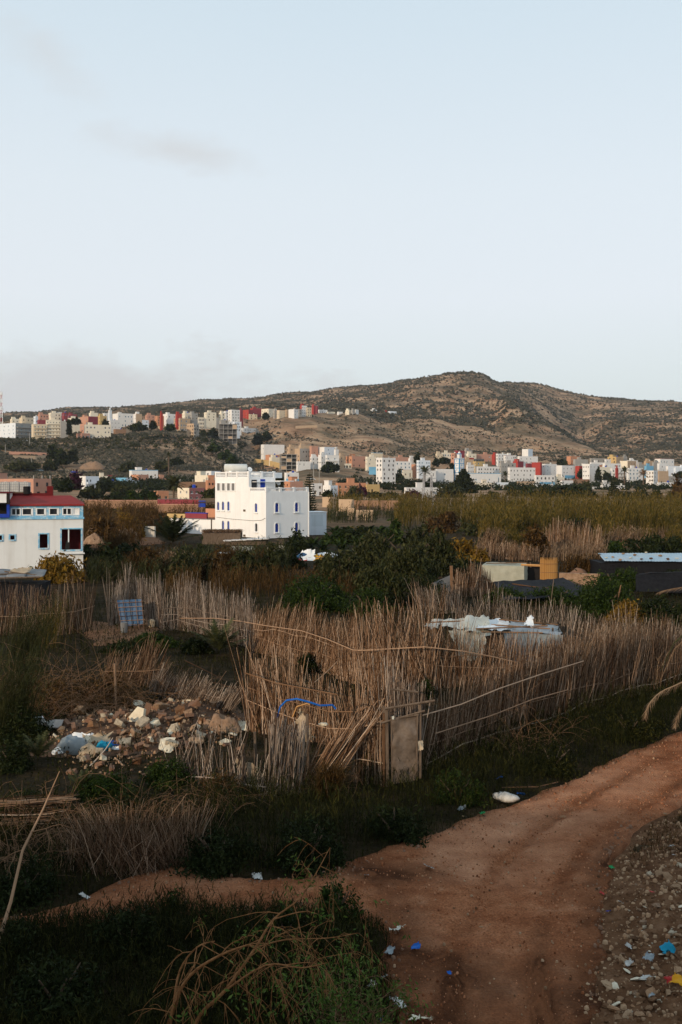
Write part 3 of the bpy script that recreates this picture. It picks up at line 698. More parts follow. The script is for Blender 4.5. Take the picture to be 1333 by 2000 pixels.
RW = [ # x0, xc, x1, yt, yb, colL, label, {options}
# --- plateau on the left
(-30,31,64,826,857,'L','white block with black square windows and shaded grey balconied side, leftmost on the plateau',dict(colR='G',nL=7,nR=4,rows=4,flags='b')),
(62,66,93,828,858,'B','narrow cream apartment block with orange balconies beside the white block',dict(nL=0,nR=4,rows=4,flags='b')),
(90,91,120,820,856,'C','tall cream apartment block with long balcony strips on the plateau edge',dict(nL=0,nR=5,rows=5,flags='bh')),
(118,119,133,822,856,'G','windowless grey end wall block right of the cream apartments',dict(nL=0,nR=0)),
(20,24,38,818,832,'C','small cream house behind the white block, beside the mast',dict(nR=2,d=900)),
(38,44,67,815,832,'B','low beige house with antenna behind the long white balconied block',dict(nR=3,d=920,flags='h')),
(66,70,75,813,832,'L','slim pale blue house with a dome tank on its roof',dict(nR=1,d=910,flags='t')),
(74,78,96,809,828,'P','terracotta house topped by brown parapet behind cream apartments',dict(nR=3,d=940,flags='h')),
(73,76,90,820,834,'M','small maroon house squeezed behind the cream balconied block',dict(nR=1,d=880)),
(95,100,120,806,826,'C','cream stepped house high on the plateau skyline',dict(nR=3,d=960,flags='h')),
(98,103,113,802,815,'K','dark grey unfinished roof storey, highest of the left skyline',dict(nR=0,nL=0,d=1000)),
(112,116,122,805,822,'W','white square house right of the dark roof storey',dict(nR=1,d=970)),
(121,126,133,806,826,'M','maroon house on the plateau skyline',dict(nR=1,d=960)),
(132,140,151,809,826,'M','long low dark red house left of the round tree',dict(nR=2,d=980)),
(133,140,162,816,830,'C','low white garden wall house below the dark red house',dict(nR=1,d=900)),
(150,160,176,846,858,'P','small salmon house at the left foot of the white three-storey block',dict(nR=2)),
(157,173,192,813,850,'P','tall tan house with maroon side wall behind the white three-storey block',dict(colR='M',nL=2,nR=0,d=870)),
(174,178,192,806,824,'C','pale cream house above the maroon side wall',dict(nR=1,d=980)),
(190,196,209,812,834,'Y','yellow house with dark roof edge behind the white three-storey block',dict(nR=2,d=930)),
(200,204,218,807,826,'W','white prayer house beside the small white minaret',dict(nR=2,d=1000)),
(165,168,217,829,857,'C','white three-storey block with wide glazed windows above a green bank',dict(nL=0,nR=7,rows=3,flags='h',win='w')),
(206,216,237,820,846,'W','white two-storey house right of the glazed white block',dict(nL=1,nR=3,win='w',rows=3)),
(220,231,261,807,834,'W','white house with eight pale blue-framed windows on the plateau',dict(nL=0,nR=5,rows=3,win='b',flags='h')),
(222,226,247,838,848,'N','brown terrace wall building under the white two-storey house',dict(nL=0,nR=0)),
(261,266,278,808,826,'W','small white and tan house in the middle of the plateau row',dict(colR='T',nR=0,d=940)),
(265,274,291,820,838,'L','grey-white house half hidden behind plateau bushes',dict(nR=2)),
(284,288,303,810,834,'P','salmon house with flat terrace left of the red stripe house',dict(nR=2,flags='h')),
(303,308,321,812,834,'O','orange-red house with two white doors',dict(nR=2)),
(313,315,319,807,826,'R','thin bright red house side between salmon and white',dict(nL=0,nR=0,d=930)),
(309,312,323,832,840,'T','tan stone hut at the plateau edge below the orange-red house',dict(nR=0,nL=0)),
(318,328,345,808,834,'W','white house with an open dark top floor on the plateau',dict(nL=2,nR=2,rows=3,flags='h')),
(343,346,356,808,824,'R','red rooftop house behind the tan apartments',dict(nR=0,nL=0,d=960)),
(340,352,372,817,843,'T','tan apartment block with arched top gallery, first of the tan stair-step row',dict(nL=3,nR=4,rows=3)),
(365,379,389,827,856,'T','lower tan apartment block with grey balcony side, at the end of the slope',dict(colR='G',nL=3,nR=2,rows=4,flags='b')),
(356,362,374,806,824,'C','cream house with dark roof shade above the tan apartments',dict(nR=2,d=980)),
(368,375,387,807,826,'G','grey-white tall house above the tan apartments',dict(nR=2,d=970)),
(384,388,411,815,838,'C','cream frame block with two rows of square openings',dict(nL=0,nR=8,rows=3,flags='o')),
(409,413,431,815,838,'G','unplastered grey block right of the cream frame block',dict(nR=3,nL=1,rows=3)),
(399,404,423,805,822,'C','cream house with a little square tower on the skyline',dict(nR=2,flags='h',d=1000)),
(428,433,440,806,824,'C','small cream house left of the tall white block',dict(nR=1,d=1010)),
(437,441,449,803,822,'W','narrow white house touching the tall white block',dict(nR=1,d=1040)),
(446,453,469,800,824,'W','tall white block with nine small windows on the ridge road',dict(nL=1,nR=3,rows=4,d=1010)),
(429,432,447,820,840,'G','grey concrete house under the tall white block',dict(nR=2,d=970)),
(437,442,472,823,836,'W','long white house with dark openings under the tall white block',dict(nR=5,d=990)),
(454,459,469,824,842,'L','pale blue house with rows of small windows by the gully',dict(nR=3,d=975)),
(470,474,500,836,848,'W','low white house with shaded veranda in the gully',dict(nR=6,nL=0,rows=2)),
(499,501,506,840,850,'G','grey shed at the right end of the low veranda house',dict(nR=0,nL=0)),
# --- ridge row
(467,470,475,801,820,'M','narrow red house right of the tall white block',dict(nR=1,nL=0,d=1040)),
(475,486,495,800,820,'R','bright red house with shaded dark red side on the ridge',dict(colR='M',nL=1,nR=0)),
(489,494,512,797,816,'R','large red house next to the cream ridge house',dict(colR='M',nL=0,nR=0)),
(485,488,503,809,820,'B','low beige house in front of the red pair',dict(nR=2)),
(511,525,536,798,816,'C','cream three-storey house with red coping at the bend of the ridge',dict(nL=3,nR=2,rows=3,flags='r')),
(534,537,544,801,816,'G','narrow grey house right of the cream ridge house',dict(nR=1)),
(541,546,559,801,816,'B','cream house with red tiled top in the ridge row',dict(nR=2,flags='r')),
(557,560,568,800,814,'T','tan house in the middle of the ridge row',dict(nR=1)),
(564,575,583,799,818,'W','white house with curved-looking pale front in the ridge row',dict(nL=0,nR=2,rows=3)),
(582,585,590,799,815,'G','slim grey house in the ridge row',dict(nR=1)),
(586,590,600,792,814,'R','white house with pink-red side, tallest of the ridge row',dict(colR='W',nL=0,nR=3,rows=4)),
(598,601,609,796,814,'B','beige house with shaded loggias right of the tallest ridge house',dict(nR=2,rows=3)),
(609,613,617,792,810,'R','bright red tower house near the end of the ridge row',dict(colR='M',nR=0,nL=0)),
(616,619,622,793,808,'M','dark red slim house touching the bright red tower house',dict(nR=0,nL=0)),
(620,624,640,800,808,'W','low white house with four windows at the end of the ridge row',dict(nR=4,rows=1)),
(639,642,655,804,809,'C','long pinkish-white wall building beyond the ridge row',dict(nR=0,nL=0,rows=1)),
(659,662,670,804,809,'W','tiny white hut alone on the terrace left of the cream pair',dict(nR=0,nL=0,rows=1)),
(675,682,688,801,810,'C','cream cottage in the small group high on the hill terrace',dict(nL=1,nR=1,rows=2)),
(686,689,694,801,810,'G','grey cottage beside the cream cottage on the hill terrace',dict(nR=0,nL=0)),
(693,696,701,800,809,'W','white cottage with flat canopy on the hill terrace',dict(nR=0,nL=0)),
(724,727,737,800,805,'W','low white hut on the hill terrace track',dict(nR=0,nL=0,rows=1)),
(751,753,759,804,808,'R','little red hut on the hill terrace',dict(nR=0,nL=0,rows=1)),
(758,762,775,803,810,'L','long pale hut right of the little red hut',dict(nR=2,nL=0,rows=1)),
# --- left part of the lower town
(510,516,556,868,892,'W','big blank white block with six pinhole windows at the left end of the town',dict(nL=2,nR=0,rows=2)),
(519,527,549,888,902,'O','salmon house under the blank white block',dict(colR='P',nL=0,nR=0)),
(526,531,551,893,908,'C','cream garden wall house below the salmon house',dict(nL=0,nR=0)),
(561,566,582,873,900,'T','tan rough block behind the concrete skeleton',dict(nR=2)),
(576,586,607,876,904,'T','tan house with unplastered grey side and black windows',dict(colR='G',nL=2,nR=4,rows=3)),
(579,582,607,901,910,'W','low white storey under the grey-sided house',dict(nR=3,rows=1,d=735)),
(584,588,607,870,890,'T','tan block behind the grey-sided house',dict(nR=0,nL=0,d=800)),
(605,609,622,871,895,'P','red-brown raw block with small dark window',dict(nR=1,nL=0,d=790)),
(621,634,655,873,896,'W','big white block with a grey lattice on its corner',dict(colR='L',nR=1,nL=0,d=790)),
(653,656,662,878,898,'W','plain white annex at the right of the lattice-corner block',dict(nR=0,nL=0,d=785)),
(606,609,625,886,897,'P','small terracotta upper storey in the left town',dict(nR=1,nL=0,d=760)),
(606,609,625,892,907,'W','white house under the terracotta storey',dict(nR=2,d=745)),
(622,628,640,888,908,'W','white house with three slit windows beside the veranda house',dict(nR=3,d=740)),
(636,639,663,889,911,'W','white house with a shady balcony and brick-red terrace',dict(nR=4,rows=2,d=735,flags='b')),
(660,664,673,890,905,'T','tan cube house with one dark window',dict(nR=1,nL=0,d=760)),
(635,637,687,905,915,'C','low white arcade wall with round arches below the left town',dict(nR=9,rows=1,flags='o')),
(676,688,718,891,914,'O','salmon and pink two-storey house with awning shadow',dict(colR='P',nL=2,nR=3,rows=2)),
(714,718,740,892,910,'C','cream house right of the pink house',dict(nR=2,d=775)),
(725,729,748,885,902,'B','beige house with blue rooftop cabin',dict(nR=2,d=800,flags='a')),
(735,747,773,894,947,'W','tall white block with rows of square black windows, largest of the left town',dict(nL=2,nR=3,rows=6,win='D')),
(771,773,804,901,924,'W','plain white wing right of the tall block with black windows',dict(nR=4,nL=0,rows=3,d=765)),
(798,801,818,895,918,'W','white blank house left of the pink tower house',dict(nR=0,nL=0,d=790)),
(786,788,806,918,932,'C','low white house with pink roof edge in front of the plain wing',dict(nR=2,nL=0,rows=1,flags='r',d=735)),
(802,812,830,907,933,'O','pink and salmon tower house with grey loggias',dict(colR='P',nL=0,nR=3,rows=3)),
(768,772,800,893,903,'P','terracotta upper storeys behind the plain white wing',dict(nR=2,nL=0,d=840,flags='h')),
(814,818,841,899,921,'L','white house with blue-rimmed arched openings and small turret',dict(nR=5,rows=3,win='b',flags='h',d=770)),
# --- middle of the lower town
(829,831,852,919,931,'W','low white house with a roofed terrace left of the palm',dict(nR=2,nL=0,rows=1,d=720)),
(850,853,886,916,932,'W','long white low house behind the town palm',dict(nR=1,nL=0,rows=1,d=730)),
(851,854,866,886,902,'B','cream raw house with small windows at the foot of the mountain',dict(nR=2,rows=2)),
(862,864,883,884,901,'C','cream-white two-storey house with eight windows under the mountain',dict(nR=4,nL=0,rows=2)),
(881,888,894,885,912,'P','tan and salmon narrow house with a green roof shelter',dict(nR=0,nL=1,d=860)),
(888,894,908,880,903,'M','dark red tall house behind the blue and white minaret',dict(nR=0,nL=0,d=900)),
(907,911,923,879,894,'G','grey house with red-lined top right of the dark red tall house',dict(nR=2,d=930)),
(911,915,931,886,902,'C','cream house stacked under the grey red-lined house',dict(nR=2,d=890)),
(904,907,926,897,914,'T','taupe house right beside the minaret',dict(nR=2,d=840)),
(911,914,926,894,901,'R','little red roof storey above the taupe house',dict(nR=0,nL=0,d=870)),
(929,933,972,887,903,'P','long salmon house under the mountain',dict(nR=1,nL=0,d=900)),
(961,967,974,888,904,'R','bright red gable house at the right end of the long salmon house',dict(nR=0,nL=0,d=880)),
(924,930,948,901,915,'Y','yellow ochre house in the middle of the town',dict(nL=2,nR=2,d=820)),
(926,930,946,896,904,'K','dark unfinished rooftop above the ochre house',dict(nR=3,nL=0,d=850,flags='o')),
(911,914,927,908,924,'W','white house with dark paired windows between minaret and ornate house',dict(nR=3,nL=0,rows=2,d=770)),
(929,933,979,911,927,'W','ornate white house with fine stucco window frames',dict(nR=8,nL=0,rows=2,d=775)),
(914,916,979,925,945,'W','prayer hall with a row of blue windows beside the dark conifer',dict(nR=7,nL=0,rows=1,win='b',flags='a',d=690,cat='mosque',name='prayer_hall')),
(926,929,968,943,966,'C','cream two-storey house with four black windows in front of the prayer hall',dict(nR=4,nL=0,rows=2,d=600)),
(966,968,994,942,958,'L','glass-fronted pale house right of the cream house with black windows',dict(nR=5,nL=0,rows=1,d=620,flags='o')),
(969,973,991,886,906,'W','white house with terrace behind the bright red gable',dict(nR=3,d=870)),
(976,979,992,905,943,'G','grey-beige four-storey block with small windows',dict(nR=2,rows=4,nL=1,d=765)),
(984,988,1003,890,910,'W','cream-white house with low red parapet in the upper town',dict(nR=2,d=860,flags='r')),
(987,991,1009,889,904,'W','white house with five small windows left of the white tower block',dict(nR=5,nL=0,rows=2,d=890)),
(985,988,1008,904,926,'G','grey house with one black garage-like opening',dict(nR=2,d=800)),
(1002,1012,1023,901,915,'R','red stepped house right under the white tower block',dict(colR='M',nL=0,nR=0,d=850)),
(1020,1032,1041,877,904,'W','white windowless tower block, highest in the town',dict(colR='L',nL=0,nR=0,d=880)),
(1011,1015,1051,891,906,'W','white house at the foot of the white tower block',dict(nR=4,nL=0,d=860)),
# --- right part of the lower town
(1027,1030,1042,905,920,'M','dark maroon side house left of the large red house',dict(nR=0,nL=0,d=810)),
(1039,1056,1059,903,930,'R','large bright red house in the middle of the right town',dict(nR=0,nL=0,d=790)),
(992,996,1046,913,940,'W','wide white house with two rows of small windows under the red houses',dict(nR=8,nL=0,rows=3,d=750)),
(1057,1066,1088,906,930,'W','white corner house right of the large red house',dict(nL=1,nR=3,rows=3,d=800)),
(1087,1098,1126,909,934,'W','white three-storey house with a blue painted ground floor',dict(nL=0,nR=4,rows=3,flags='z',d=780)),
(1124,1132,1138,910,932,'R','red end wall house right of the blue-footed white house',dict(nL=0,nR=0,d=785)),
(1107,1115,1133,891,909,'O','orange brick house at the mountain foot',dict(nL=1,nR=4,rows=2,d=900,flags='p')),
(1120,1124,1149,897,910,'G','grey stone-walled house right of the orange brick house',dict(nL=0,nR=1,d=880)),
(1134,1138,1152,910,924,'W','small white house with shaded terrace behind the tall corner house',dict(nR=2,d=820,flags='h')),
(1138,1152,1171,906,942,'W','tall white corner house with rows of tiny black windows',dict(nL=3,nR=3,rows=4,d=745)),
(1044,1047,1084,928,948,'W','low white house with a pale blue half and a red gate',dict(nR=5,nL=0,rows=2,d=690,flags='z')),
(1010,1013,1046,940,954,'T','low stone-walled yard building in front of the wide white house',dict(nR=0,nL=0,rows=1,d=650)),
(1041,1044,1081,946,956,'W','white yard wall below the pale blue and white house',dict(nR=0,nL=0,rows=1,d=620)),
(1083,1087,1103,932,945,'C','pale pink annex left of the brown terrace roofs',dict(nR=1,nL=0,rows=1,d=700)),
(1094,1098,1120,938,952,'W','white shed with a red roof edge at the lower edge of the town',dict(nR=2,nL=0,rows=1,d=640,flags='r')),
(1115,1119,1152,936,950,'N','brown terrace building under the tall corner house',dict(nR=0,nL=0,rows=1,d=690)),
(1152,1155,1183,895,912,'G','long grey unplastered house under the mountain foot',dict(nR=3,nL=0,d=900)),
(1181,1184,1196,897,910,'W','white house with dark windows right of the long grey house',dict(nR=2,d=890)),
(1152,1155,1181,903,920,'W','white long house under the grey unplastered house',dict(nR=3,nL=0,d=840)),
(1187,1204,1218,892,906,'Y','yellow house with tan side in the right town',dict(colR='T',nL=2,nR=1,d=890)),
(1216,1219,1225,892,905,'G','grey stub house behind the yellow house',dict(nR=0,nL=0,d=905)),
(1211,1226,1243,900,920,'C','cream house with arched windows and taupe side',dict(colR='T',nL=3,nR=3,rows=2,d=840)),
(1225,1229,1246,899,912,'W','white house behind the cream arched house',dict(nR=2,nL=0,d=870)),
(1177,1182,1213,905,922,'W','white terraced house in the centre of the right town',dict(nR=4,nL=0,d=810)),
(1167,1170,1179,908,920,'O','small orange house among white houses',dict(nR=0,nL=0,d=830)),
(1179,1181,1186,905,912,'R','tiny red rooftop room in the right town',dict(nR=0,nL=0,d=825)),
(1167,1171,1194,912,930,'W','white house with tan patch left of the red panel house',dict(colR='C',nR=2,d=780)),
(1192,1196,1226,915,938,'W','white house with balconies and a red wall panel',dict(nR=4,nL=0,rows=3,d=770,flags='b')),
(1202,1204,1208,914,926,'R','slim red house between white facades',dict(nR=0,nL=0,d=760)),
(1224,1228,1256,914,936,'W','white house with red awning behind the two palms',dict(nR=4,nL=0,rows=3,d=765)),
(1244,1248,1263,907,924,'G','grey concrete block with window grid',dict(nR=3,nL=0,rows=3,d=810)),
(1258,1262,1276,900,916,'T','tan house with dark window behind the blue-grey house',dict(nR=1,nL=0,d=860)),
(1259,1263,1277,910,922,'A','blue-grey house in the right town',dict(nR=0,nL=0,d=800)),
(1274,1277,1288,903,920,'G','grey house left of the large white house with red coping',dict(nR=2,nL=0,d=830)),
(1279,1290,1317,896,914,'W','large white house with red coping, uppermost of the right edge',dict(nL=1,nR=5,rows=2,flags='r',d=850)),
(1284,1288,1303,905,924,'W','white cube house below the red-coped house',dict(nR=1,nL=0,d=800)),
(1301,1305,1350,910,930,'W','long white house at the right edge of the town',dict(colR='L',nR=3,nL=0,d=790)),
(1316,1320,1360,913,934,'L','pale house at the far right edge behind the bush',dict(nR=3,nL=0,d=760)),
(1262,1277,1288,919,950,'W','tall white corner house with black windows right of the palms',dict(nL=3,nR=2,rows=4,d=730)),
(1284,1287,1306,920,946,'T','windowless tan block house beside the tall white corner house',dict(nL=0,nR=0,d=735)),
(1304,1307,1318,930,946,'G','dark grey yard house right of the tan block house',dict(nL=0,nR=1,d=740)),
(1282,1286,1320,942,958,'W','low white house with blue shutters at the lower right of the town',dict(nR=4,nL=0,rows=1,win='s',d=640)),
(1173,1177,1193,945,962,'W','white cottage in front of the spiky trees',dict(nR=1,nL=0,rows=1,d=560)),
(1202,1205,1221,948,960,'W','white shed behind the dark shrubs below the two palms',dict(nR=0,nL=0,rows=1,d=570)),
(1154,1157,1173,951,963,'W','white round-shouldered shed beside the white cottage',dict(nR=0,nL=0,rows=1,d=560)),
# --- foot of the left hill
(139,168,194,930,957,'W','white two-storey house with long grey balconies at the hill foot',dict(colR='L',nL=0,nR=4,rows=2,flags='b')),
(192,195,211,930,950,'C','cream house right of the long-balconied white house',dict(nR=2,nL=0,rows=2,d=575)),
(211,214,228,928,946,'M','maroon-walled house in the hill-foot row',dict(nR=0,nL=0,d=590)),
(209,212,228,940,953,'C','cream arched porch house below the maroon walls',dict(nR=3,nL=0,rows=1,d=540)),
(227,247,258,933,955,'A','house with a sky-blue upper wall and two black windows',dict(colR='L',nL=2,nR=1,rows=2,d=545)),
(246,249,274,938,956,'L','plain pale annex between the sky-blue house and the pink house',dict(nR=1,nL=0,d=550)),
(256,271,291,927,955,'O','pink house with orange side below the tall white house',dict(colR='P',nL=1,nR=3,rows=2,d=560)),
(253,258,309,919,956,'W','tall white house with a blue rooftop room at the hill foot',dict(nL=0,nR=4,rows=3,flags='hta',d=575)),
(308,312,330,934,954,'P','low pinkish house right of the tall white hill-foot house',dict(nR=3,nL=0,rows=2,d=570)),
(393,413,431,920,942,'W','white cube house left behind the blue-shuttered house',dict(colR='L',nL=0,nR=1,rows=2,d=560)),
(381,407,432,928,948,'C','cream walled yard house below the white cube house',dict(colR='L',nL=0,nR=0,rows=1,d=480)),
(402,406,432,938,960,'O','orange house with three small windows behind the blue-shuttered house',dict(nR=4,nL=0,rows=2,d=400)),
(347,370,401,953,980,'C','purple-brown house with a cream front and solar tank',dict(colR='U',nL=2,nR=3,rows=2,d=330,flags='t',win='w')),
(349,352,402,941,962,'N','long brown earth-walled building behind the purple-brown house',dict(nR=0,nL=0,rows=1,d=430)),
(289,308,330,959,982,'O','orange house with arched doorway left of the date palm',dict(nL=2,nR=2,rows=1,d=330)),
# --- behind the blue-shuttered white house, on the right
(556,560,584,923,944,'W','white house with flat roof peeping over the terrace balustrade',dict(nR=3,nL=0,rows=2,d=560)),
(559,562,584,935,950,'A','sky-blue painted house wall behind the terrace balustrade',dict(nR=2,nL=0,rows=1,d=520)),
(556,567,592,940,962,'O','orange-red house with pink side behind the terrace balustrade',dict(colR='P',nL=1,nR=0,rows=2,d=430)),
(566,568,579,921,932,'W','tiny white cabin under the concrete skeleton',dict(nR=1,nL=0,rows=1,d=640)),
(607,611,630,944,968,'W','white house with a red awning right of the tall conifer',dict(nL=0,nR=2,rows=2,d=420)),
(631,646,660,948,976,'W','white cube house with grey side left of the orange house',dict(colR='L',nL=0,nR=2,rows=2,d=400)),
(630,646,662,971,990,'T','tan yard wall building below the white cube house',dict(nL=0,nR=0,rows=1,d=300)),
(656,660,720,943,968,'O','long orange house with maroon-framed windows behind the gardens',dict(nL=0,nR=6,rows=2,d=420)),
(714,717,742,946,966,'Y','ochre wing at the right of the long orange house',dict(nL=0,nR=1,rows=1,d=425)),
(790,794,864,952,972,'W','long low white villa in front of the reed thicket',dict(nL=0,nR=2,rows=1,d=400)),
(-20,66,101,935,972,'P','salmon house with a white corner veranda above the water tanks',dict(colR='P',nL=3,nR=2,rows=2,d=330)),
]
for x0_, xc_, x1_, yt_, yb_, c_, lab_, o_ in RW:
    house(x0_, xc_, x1_, yt_, yb_, c_, lab_, **o_)
frame_house(549, 581, 887, 924, 'raw concrete skeleton building with open floors in the left town', 3, 5, infill=.3)
frame_house(428, 463, 828, 866, 'grey concrete skeleton building above the gully, upper floors open', 4, 4, infill=.2)

# blue shipping container, minarets, mast
def box_thing(name, label, cat, x0, x1, yt, yb, d, depth, m):
    k = d / F; r = thing(name, label, cat, ((x0 - CX) * k, d, H - (yb - HOR) * k), R(8)); w = (x1 - x0) * k; h = (yb - yt) * k
    b = MB(); b.box((0, 0, -3), (w, depth, h)); b.build('body', m, r)
    for i in range(int(w / .5)):
        b = MB(); b.box((i * .5 + .1, -.08, .1), (i * .5 + .3, -.003, h - .1)); b.build('rib', m, r)
    return r
box_thing('shipping_container', 'sky-blue container beside the tall white block with black windows', 'container', 722, 739, 912, 919, 735, 2.4, WALLS['A'])

def minaret(px, yt, yb, w_px, d, label, trim, glaze=True):
    k = d / F; s = w_px * k; h = (yb - yt) * k
    r = thing('minaret', label, 'minaret', ((px - CX) * k, d, H - (yb - HOR) * k), R(38))
    h1 = h * .76
    b = MB(); b.box((-s/2, -s/2, -6), (s/2, s/2, h1)); b.build('shaft', WALLS['W'], r)
    b = MB()
    for sx in (-1, 1):
        for sy in (-1, 1):
            b.box((sx*s/2 - .3 - sx*.2, sy*s/2 - .3 - sy*.2, -6), (sx*s/2 + .3 - sx*.2, sy*s/2 + .3 - sy*.2, h1 - .02))
    b.build('corner_trim', trim, r)
    for i in range(5):
        z = h1 * (i + 1) / 5 - .5
        b = MB(); b.box((-s/2 - .08, -s/2 - .08, z), (s/2 + .08, s/2 + .08, z + .42)); b.build('band', trim, r)
        for nx, ny in ((0, -1), (-1, 0)):
            if i == 4: continue
            b = MB(); z2 = z + h1 / 10
            if nx == 0: b.box((-.3, -s/2 - .06, z2), (.3, -s/2 - .003, z2 + 1.2))
            else: b.box((-s/2 - .06, -.3, z2), (-s/2 - .003, .3, z2 + 1.2))
            b.build('window', trim if glaze else M['pane'], r)
    b = MB()
    for i in range(8):
        for sx, sy in ((i / 7 - .5, -.5), (-.5, i / 7 - .5)):
            b.box((sx * s - .14, sy * s - .14, h1), (sx * s + .14, sy * s + .14, h1 + .6))
    b.build('merlons', WALLS['W'], r)
    s2 = s * .48; h2 = h * .17
    b = MB(); b.box((-s2/2, -s2/2, h1 - .1), (s2/2, s2/2, h1 + h2)); b.build('lantern', WALLS['W'], r)
    b = MB(); b.box((-s2/2 - .07, -s2/2 - .07, h1 + h2 - .5), (s2/2 + .07, s2/2 + .07, h1 + h2 + .1)); b.box((-.25, -s2/2 - .05, h1 + .5), (.25, -s2/2 - .003, h1 + h2 - .8)); b.build('lantern_trim', trim, r)
    b = MB(); b.lathe([(s2*.4, 0), (s2*.42, s2*.2), (s2*.3, s2*.5), (.1, s2*.65), (.05, h * .07)], (0, 0, h1 + h2 + .1)); b.build('dome', WALLS['W'], r, smooth=True)
    return r
minaret(897.5, 882, 940, 13, 740, 'tall square blue and white minaret with lantern top in the town', M['minaretblue'])
minaret(215.5, 795, 826, 4.6, 960, 'small slim white minaret on the plateau skyline', WALLS['L'])

def lattice_mast(px, yt, yb, w_px, d, label, name, seg, m, m2=None, flare=.5, antennas=False):
    k = d / F; h = (yb - yt) * k; s = w_px * k
    r = thing(name, label, 'mast', ((px - CX) * k, d, H - (yb - HOR) * k), R(20))
    leg = lambda t, sx, sy: (sx * s/2 * (1 - (1 - flare) * t), sy * s/2 * (1 - (1 - flare) * t), h * t)
    rad = max(.05, .45 * k)
    for sx, sy in ((-1,-1),(1,-1),(1,1),(-1,1)):
        b = MB(); b.tube([leg(0, sx, sy), leg(1, sx, sy)], rad, 4); b.build('leg', m, r)
    for i in range(seg):
        b = MB(); t0, t1 = i / seg, (i + 1) / seg
        cs = [(-1,-1),(1,-1),(1,1),(-1,1)]
        for j in range(4):
            b.tube([leg(t0, *cs[j]), leg(t1, *cs[(j+1) % 4])], rad * .7, 4, cap=False); b.tube([leg(t1, *cs[j]), leg(t1, *cs[(j+1) % 4])], rad * .7, 4, cap=False)
        b.build('bracing', (m2 if (m2 and i % 2) else m), r)
    if antennas:
        for i in range(9):
            b = MB(); t = random.uniform(.3, 1); a = random.uniform(0, 6.28); q = Vector((math.cos(a) * s * .7, math.sin(a) * s * .7, h * t))
            b.box((q.x - .25, q.y - .25, q.z), (q.x + .25, q.y + .25, q.z + 2.2)); b.build('antenna', M['white'], r)
    else:
        for t in (.78, .9):
            b = MB(); b.tube([(-s * 1.6, 0, h * t), (s * 1.6, 0, h * t)], rad, 4); b.build('cross_arm', m, r)
    return r
lattice_mast(3, 765, 832, 5.5, 900, 'red and white lattice phone mast at the left edge of the skyline', 'phone_mast', 9, M['white'], M['redplastic'], .55, True)
lattice_mast(828, 922, 990, 5, 330, 'left of two steel lattice pylons before the town', 'pylon', 9, M['metal'], None, .35)
lattice_mast(843, 928, 990, 6, 320, 'right of two steel lattice pylons before the town, nearer the conifer', 'pylon', 9, M['metal'], None, .35)
POLES = [(167.5, 890, 912, 'left of two wooden posts on the pale earth mound'), (173, 890, 912, 'right of two wooden posts on the pale earth mound'),
   (62, 893, 916, 'single thick post on the slope under the red wall'), (58.5, 845, 870, 'pale concrete pole by the road below the cream apartments'),
   (613, 905, 940, 'left of the wire poles on the slope right of the skeleton building'), (624, 915, 945, 'right of the wire poles on the slope right of the skeleton building'),
   (326, 895, 915, 'lone utility pole on the left hill slope'), (11, 868, 885, 'short pole on the road bank at the far left')]
for px_, yt_, yb_, lab_ in POLES:
    d_ = ground_depth(px_, yb_) or 600; p = pt(px_, yb_, d_); h_ = (yb_ - yt_) * d_ / F
    r = thing('utility_pole', lab_, 'pole', p)
    b = MB(); b.tube([(0, 0, -2), (0, 0, h_)], [.24, .16], 6); b.build('post', M['wood'] if 'wood' in lab_ else WALLS['G'], r)
    b = MB(); b.box((-.7, -.06, h_ - .8), (.7, .06, h_ - .65)); b.build('crossbar', M['wood'], r)
# retaining and terrace walls on the slopes
def slope_wall(name, label, pts, h, m, t=.5):
    w3 = []
    for px_, py_ in pts:
        d_ = ground_depth(px_, py_) or 700; w3.append(pt(px_, py_, d_))
    o = w3[0]; b = MB()
    for a, c in zip(w3[:-1], w3[1:]):
        a = a - o; c = c - o; n = (c - a).cross(Vector((0, 0, 1))); n.z = 0; n = n.normalized() * t
        P_ = [a, c, c - n, a - n]
        lo = [(p.x, p.y, p.z - 3) for p in P_]; hi = [(p.x, p.y, p.z + h) for p in P_]
        b.poly(hi); b.poly([lo[0], lo[1], hi[1], hi[0]]); b.poly([lo[2], lo[3], hi[3], hi[2]]); b.poly([lo[1], lo[2], hi[2], hi[1]]); b.poly([lo[3], lo[0], hi[0], hi[3]])
    ob = b.build(name, m, None, o); tag(ob, label, 'wall'); return ob
slope_wall('terrace_wall', 'long red-brown terrace wall on the bank below the plateau road', [(18, 888), (60, 889), (100, 891)], 2.2, WALLS['P'])
slope_wall('terrace_wall', 'lower tan terrace wall under the red-brown terrace wall', [(26, 896), (70, 897), (106, 895)], 2.4, WALLS['T'])
slope_wall('retaining_wall', 'tan cut bank wall along the hill track above the town', [(578, 838), (620, 836), (662, 837)], 3.2, WALLS['T'])
slope_wall('retaining_wall', 'sand-coloured retaining wall running down beside the gully', [(497, 906), (520, 909), (549, 916)], 4.5, WALLS['Y'])

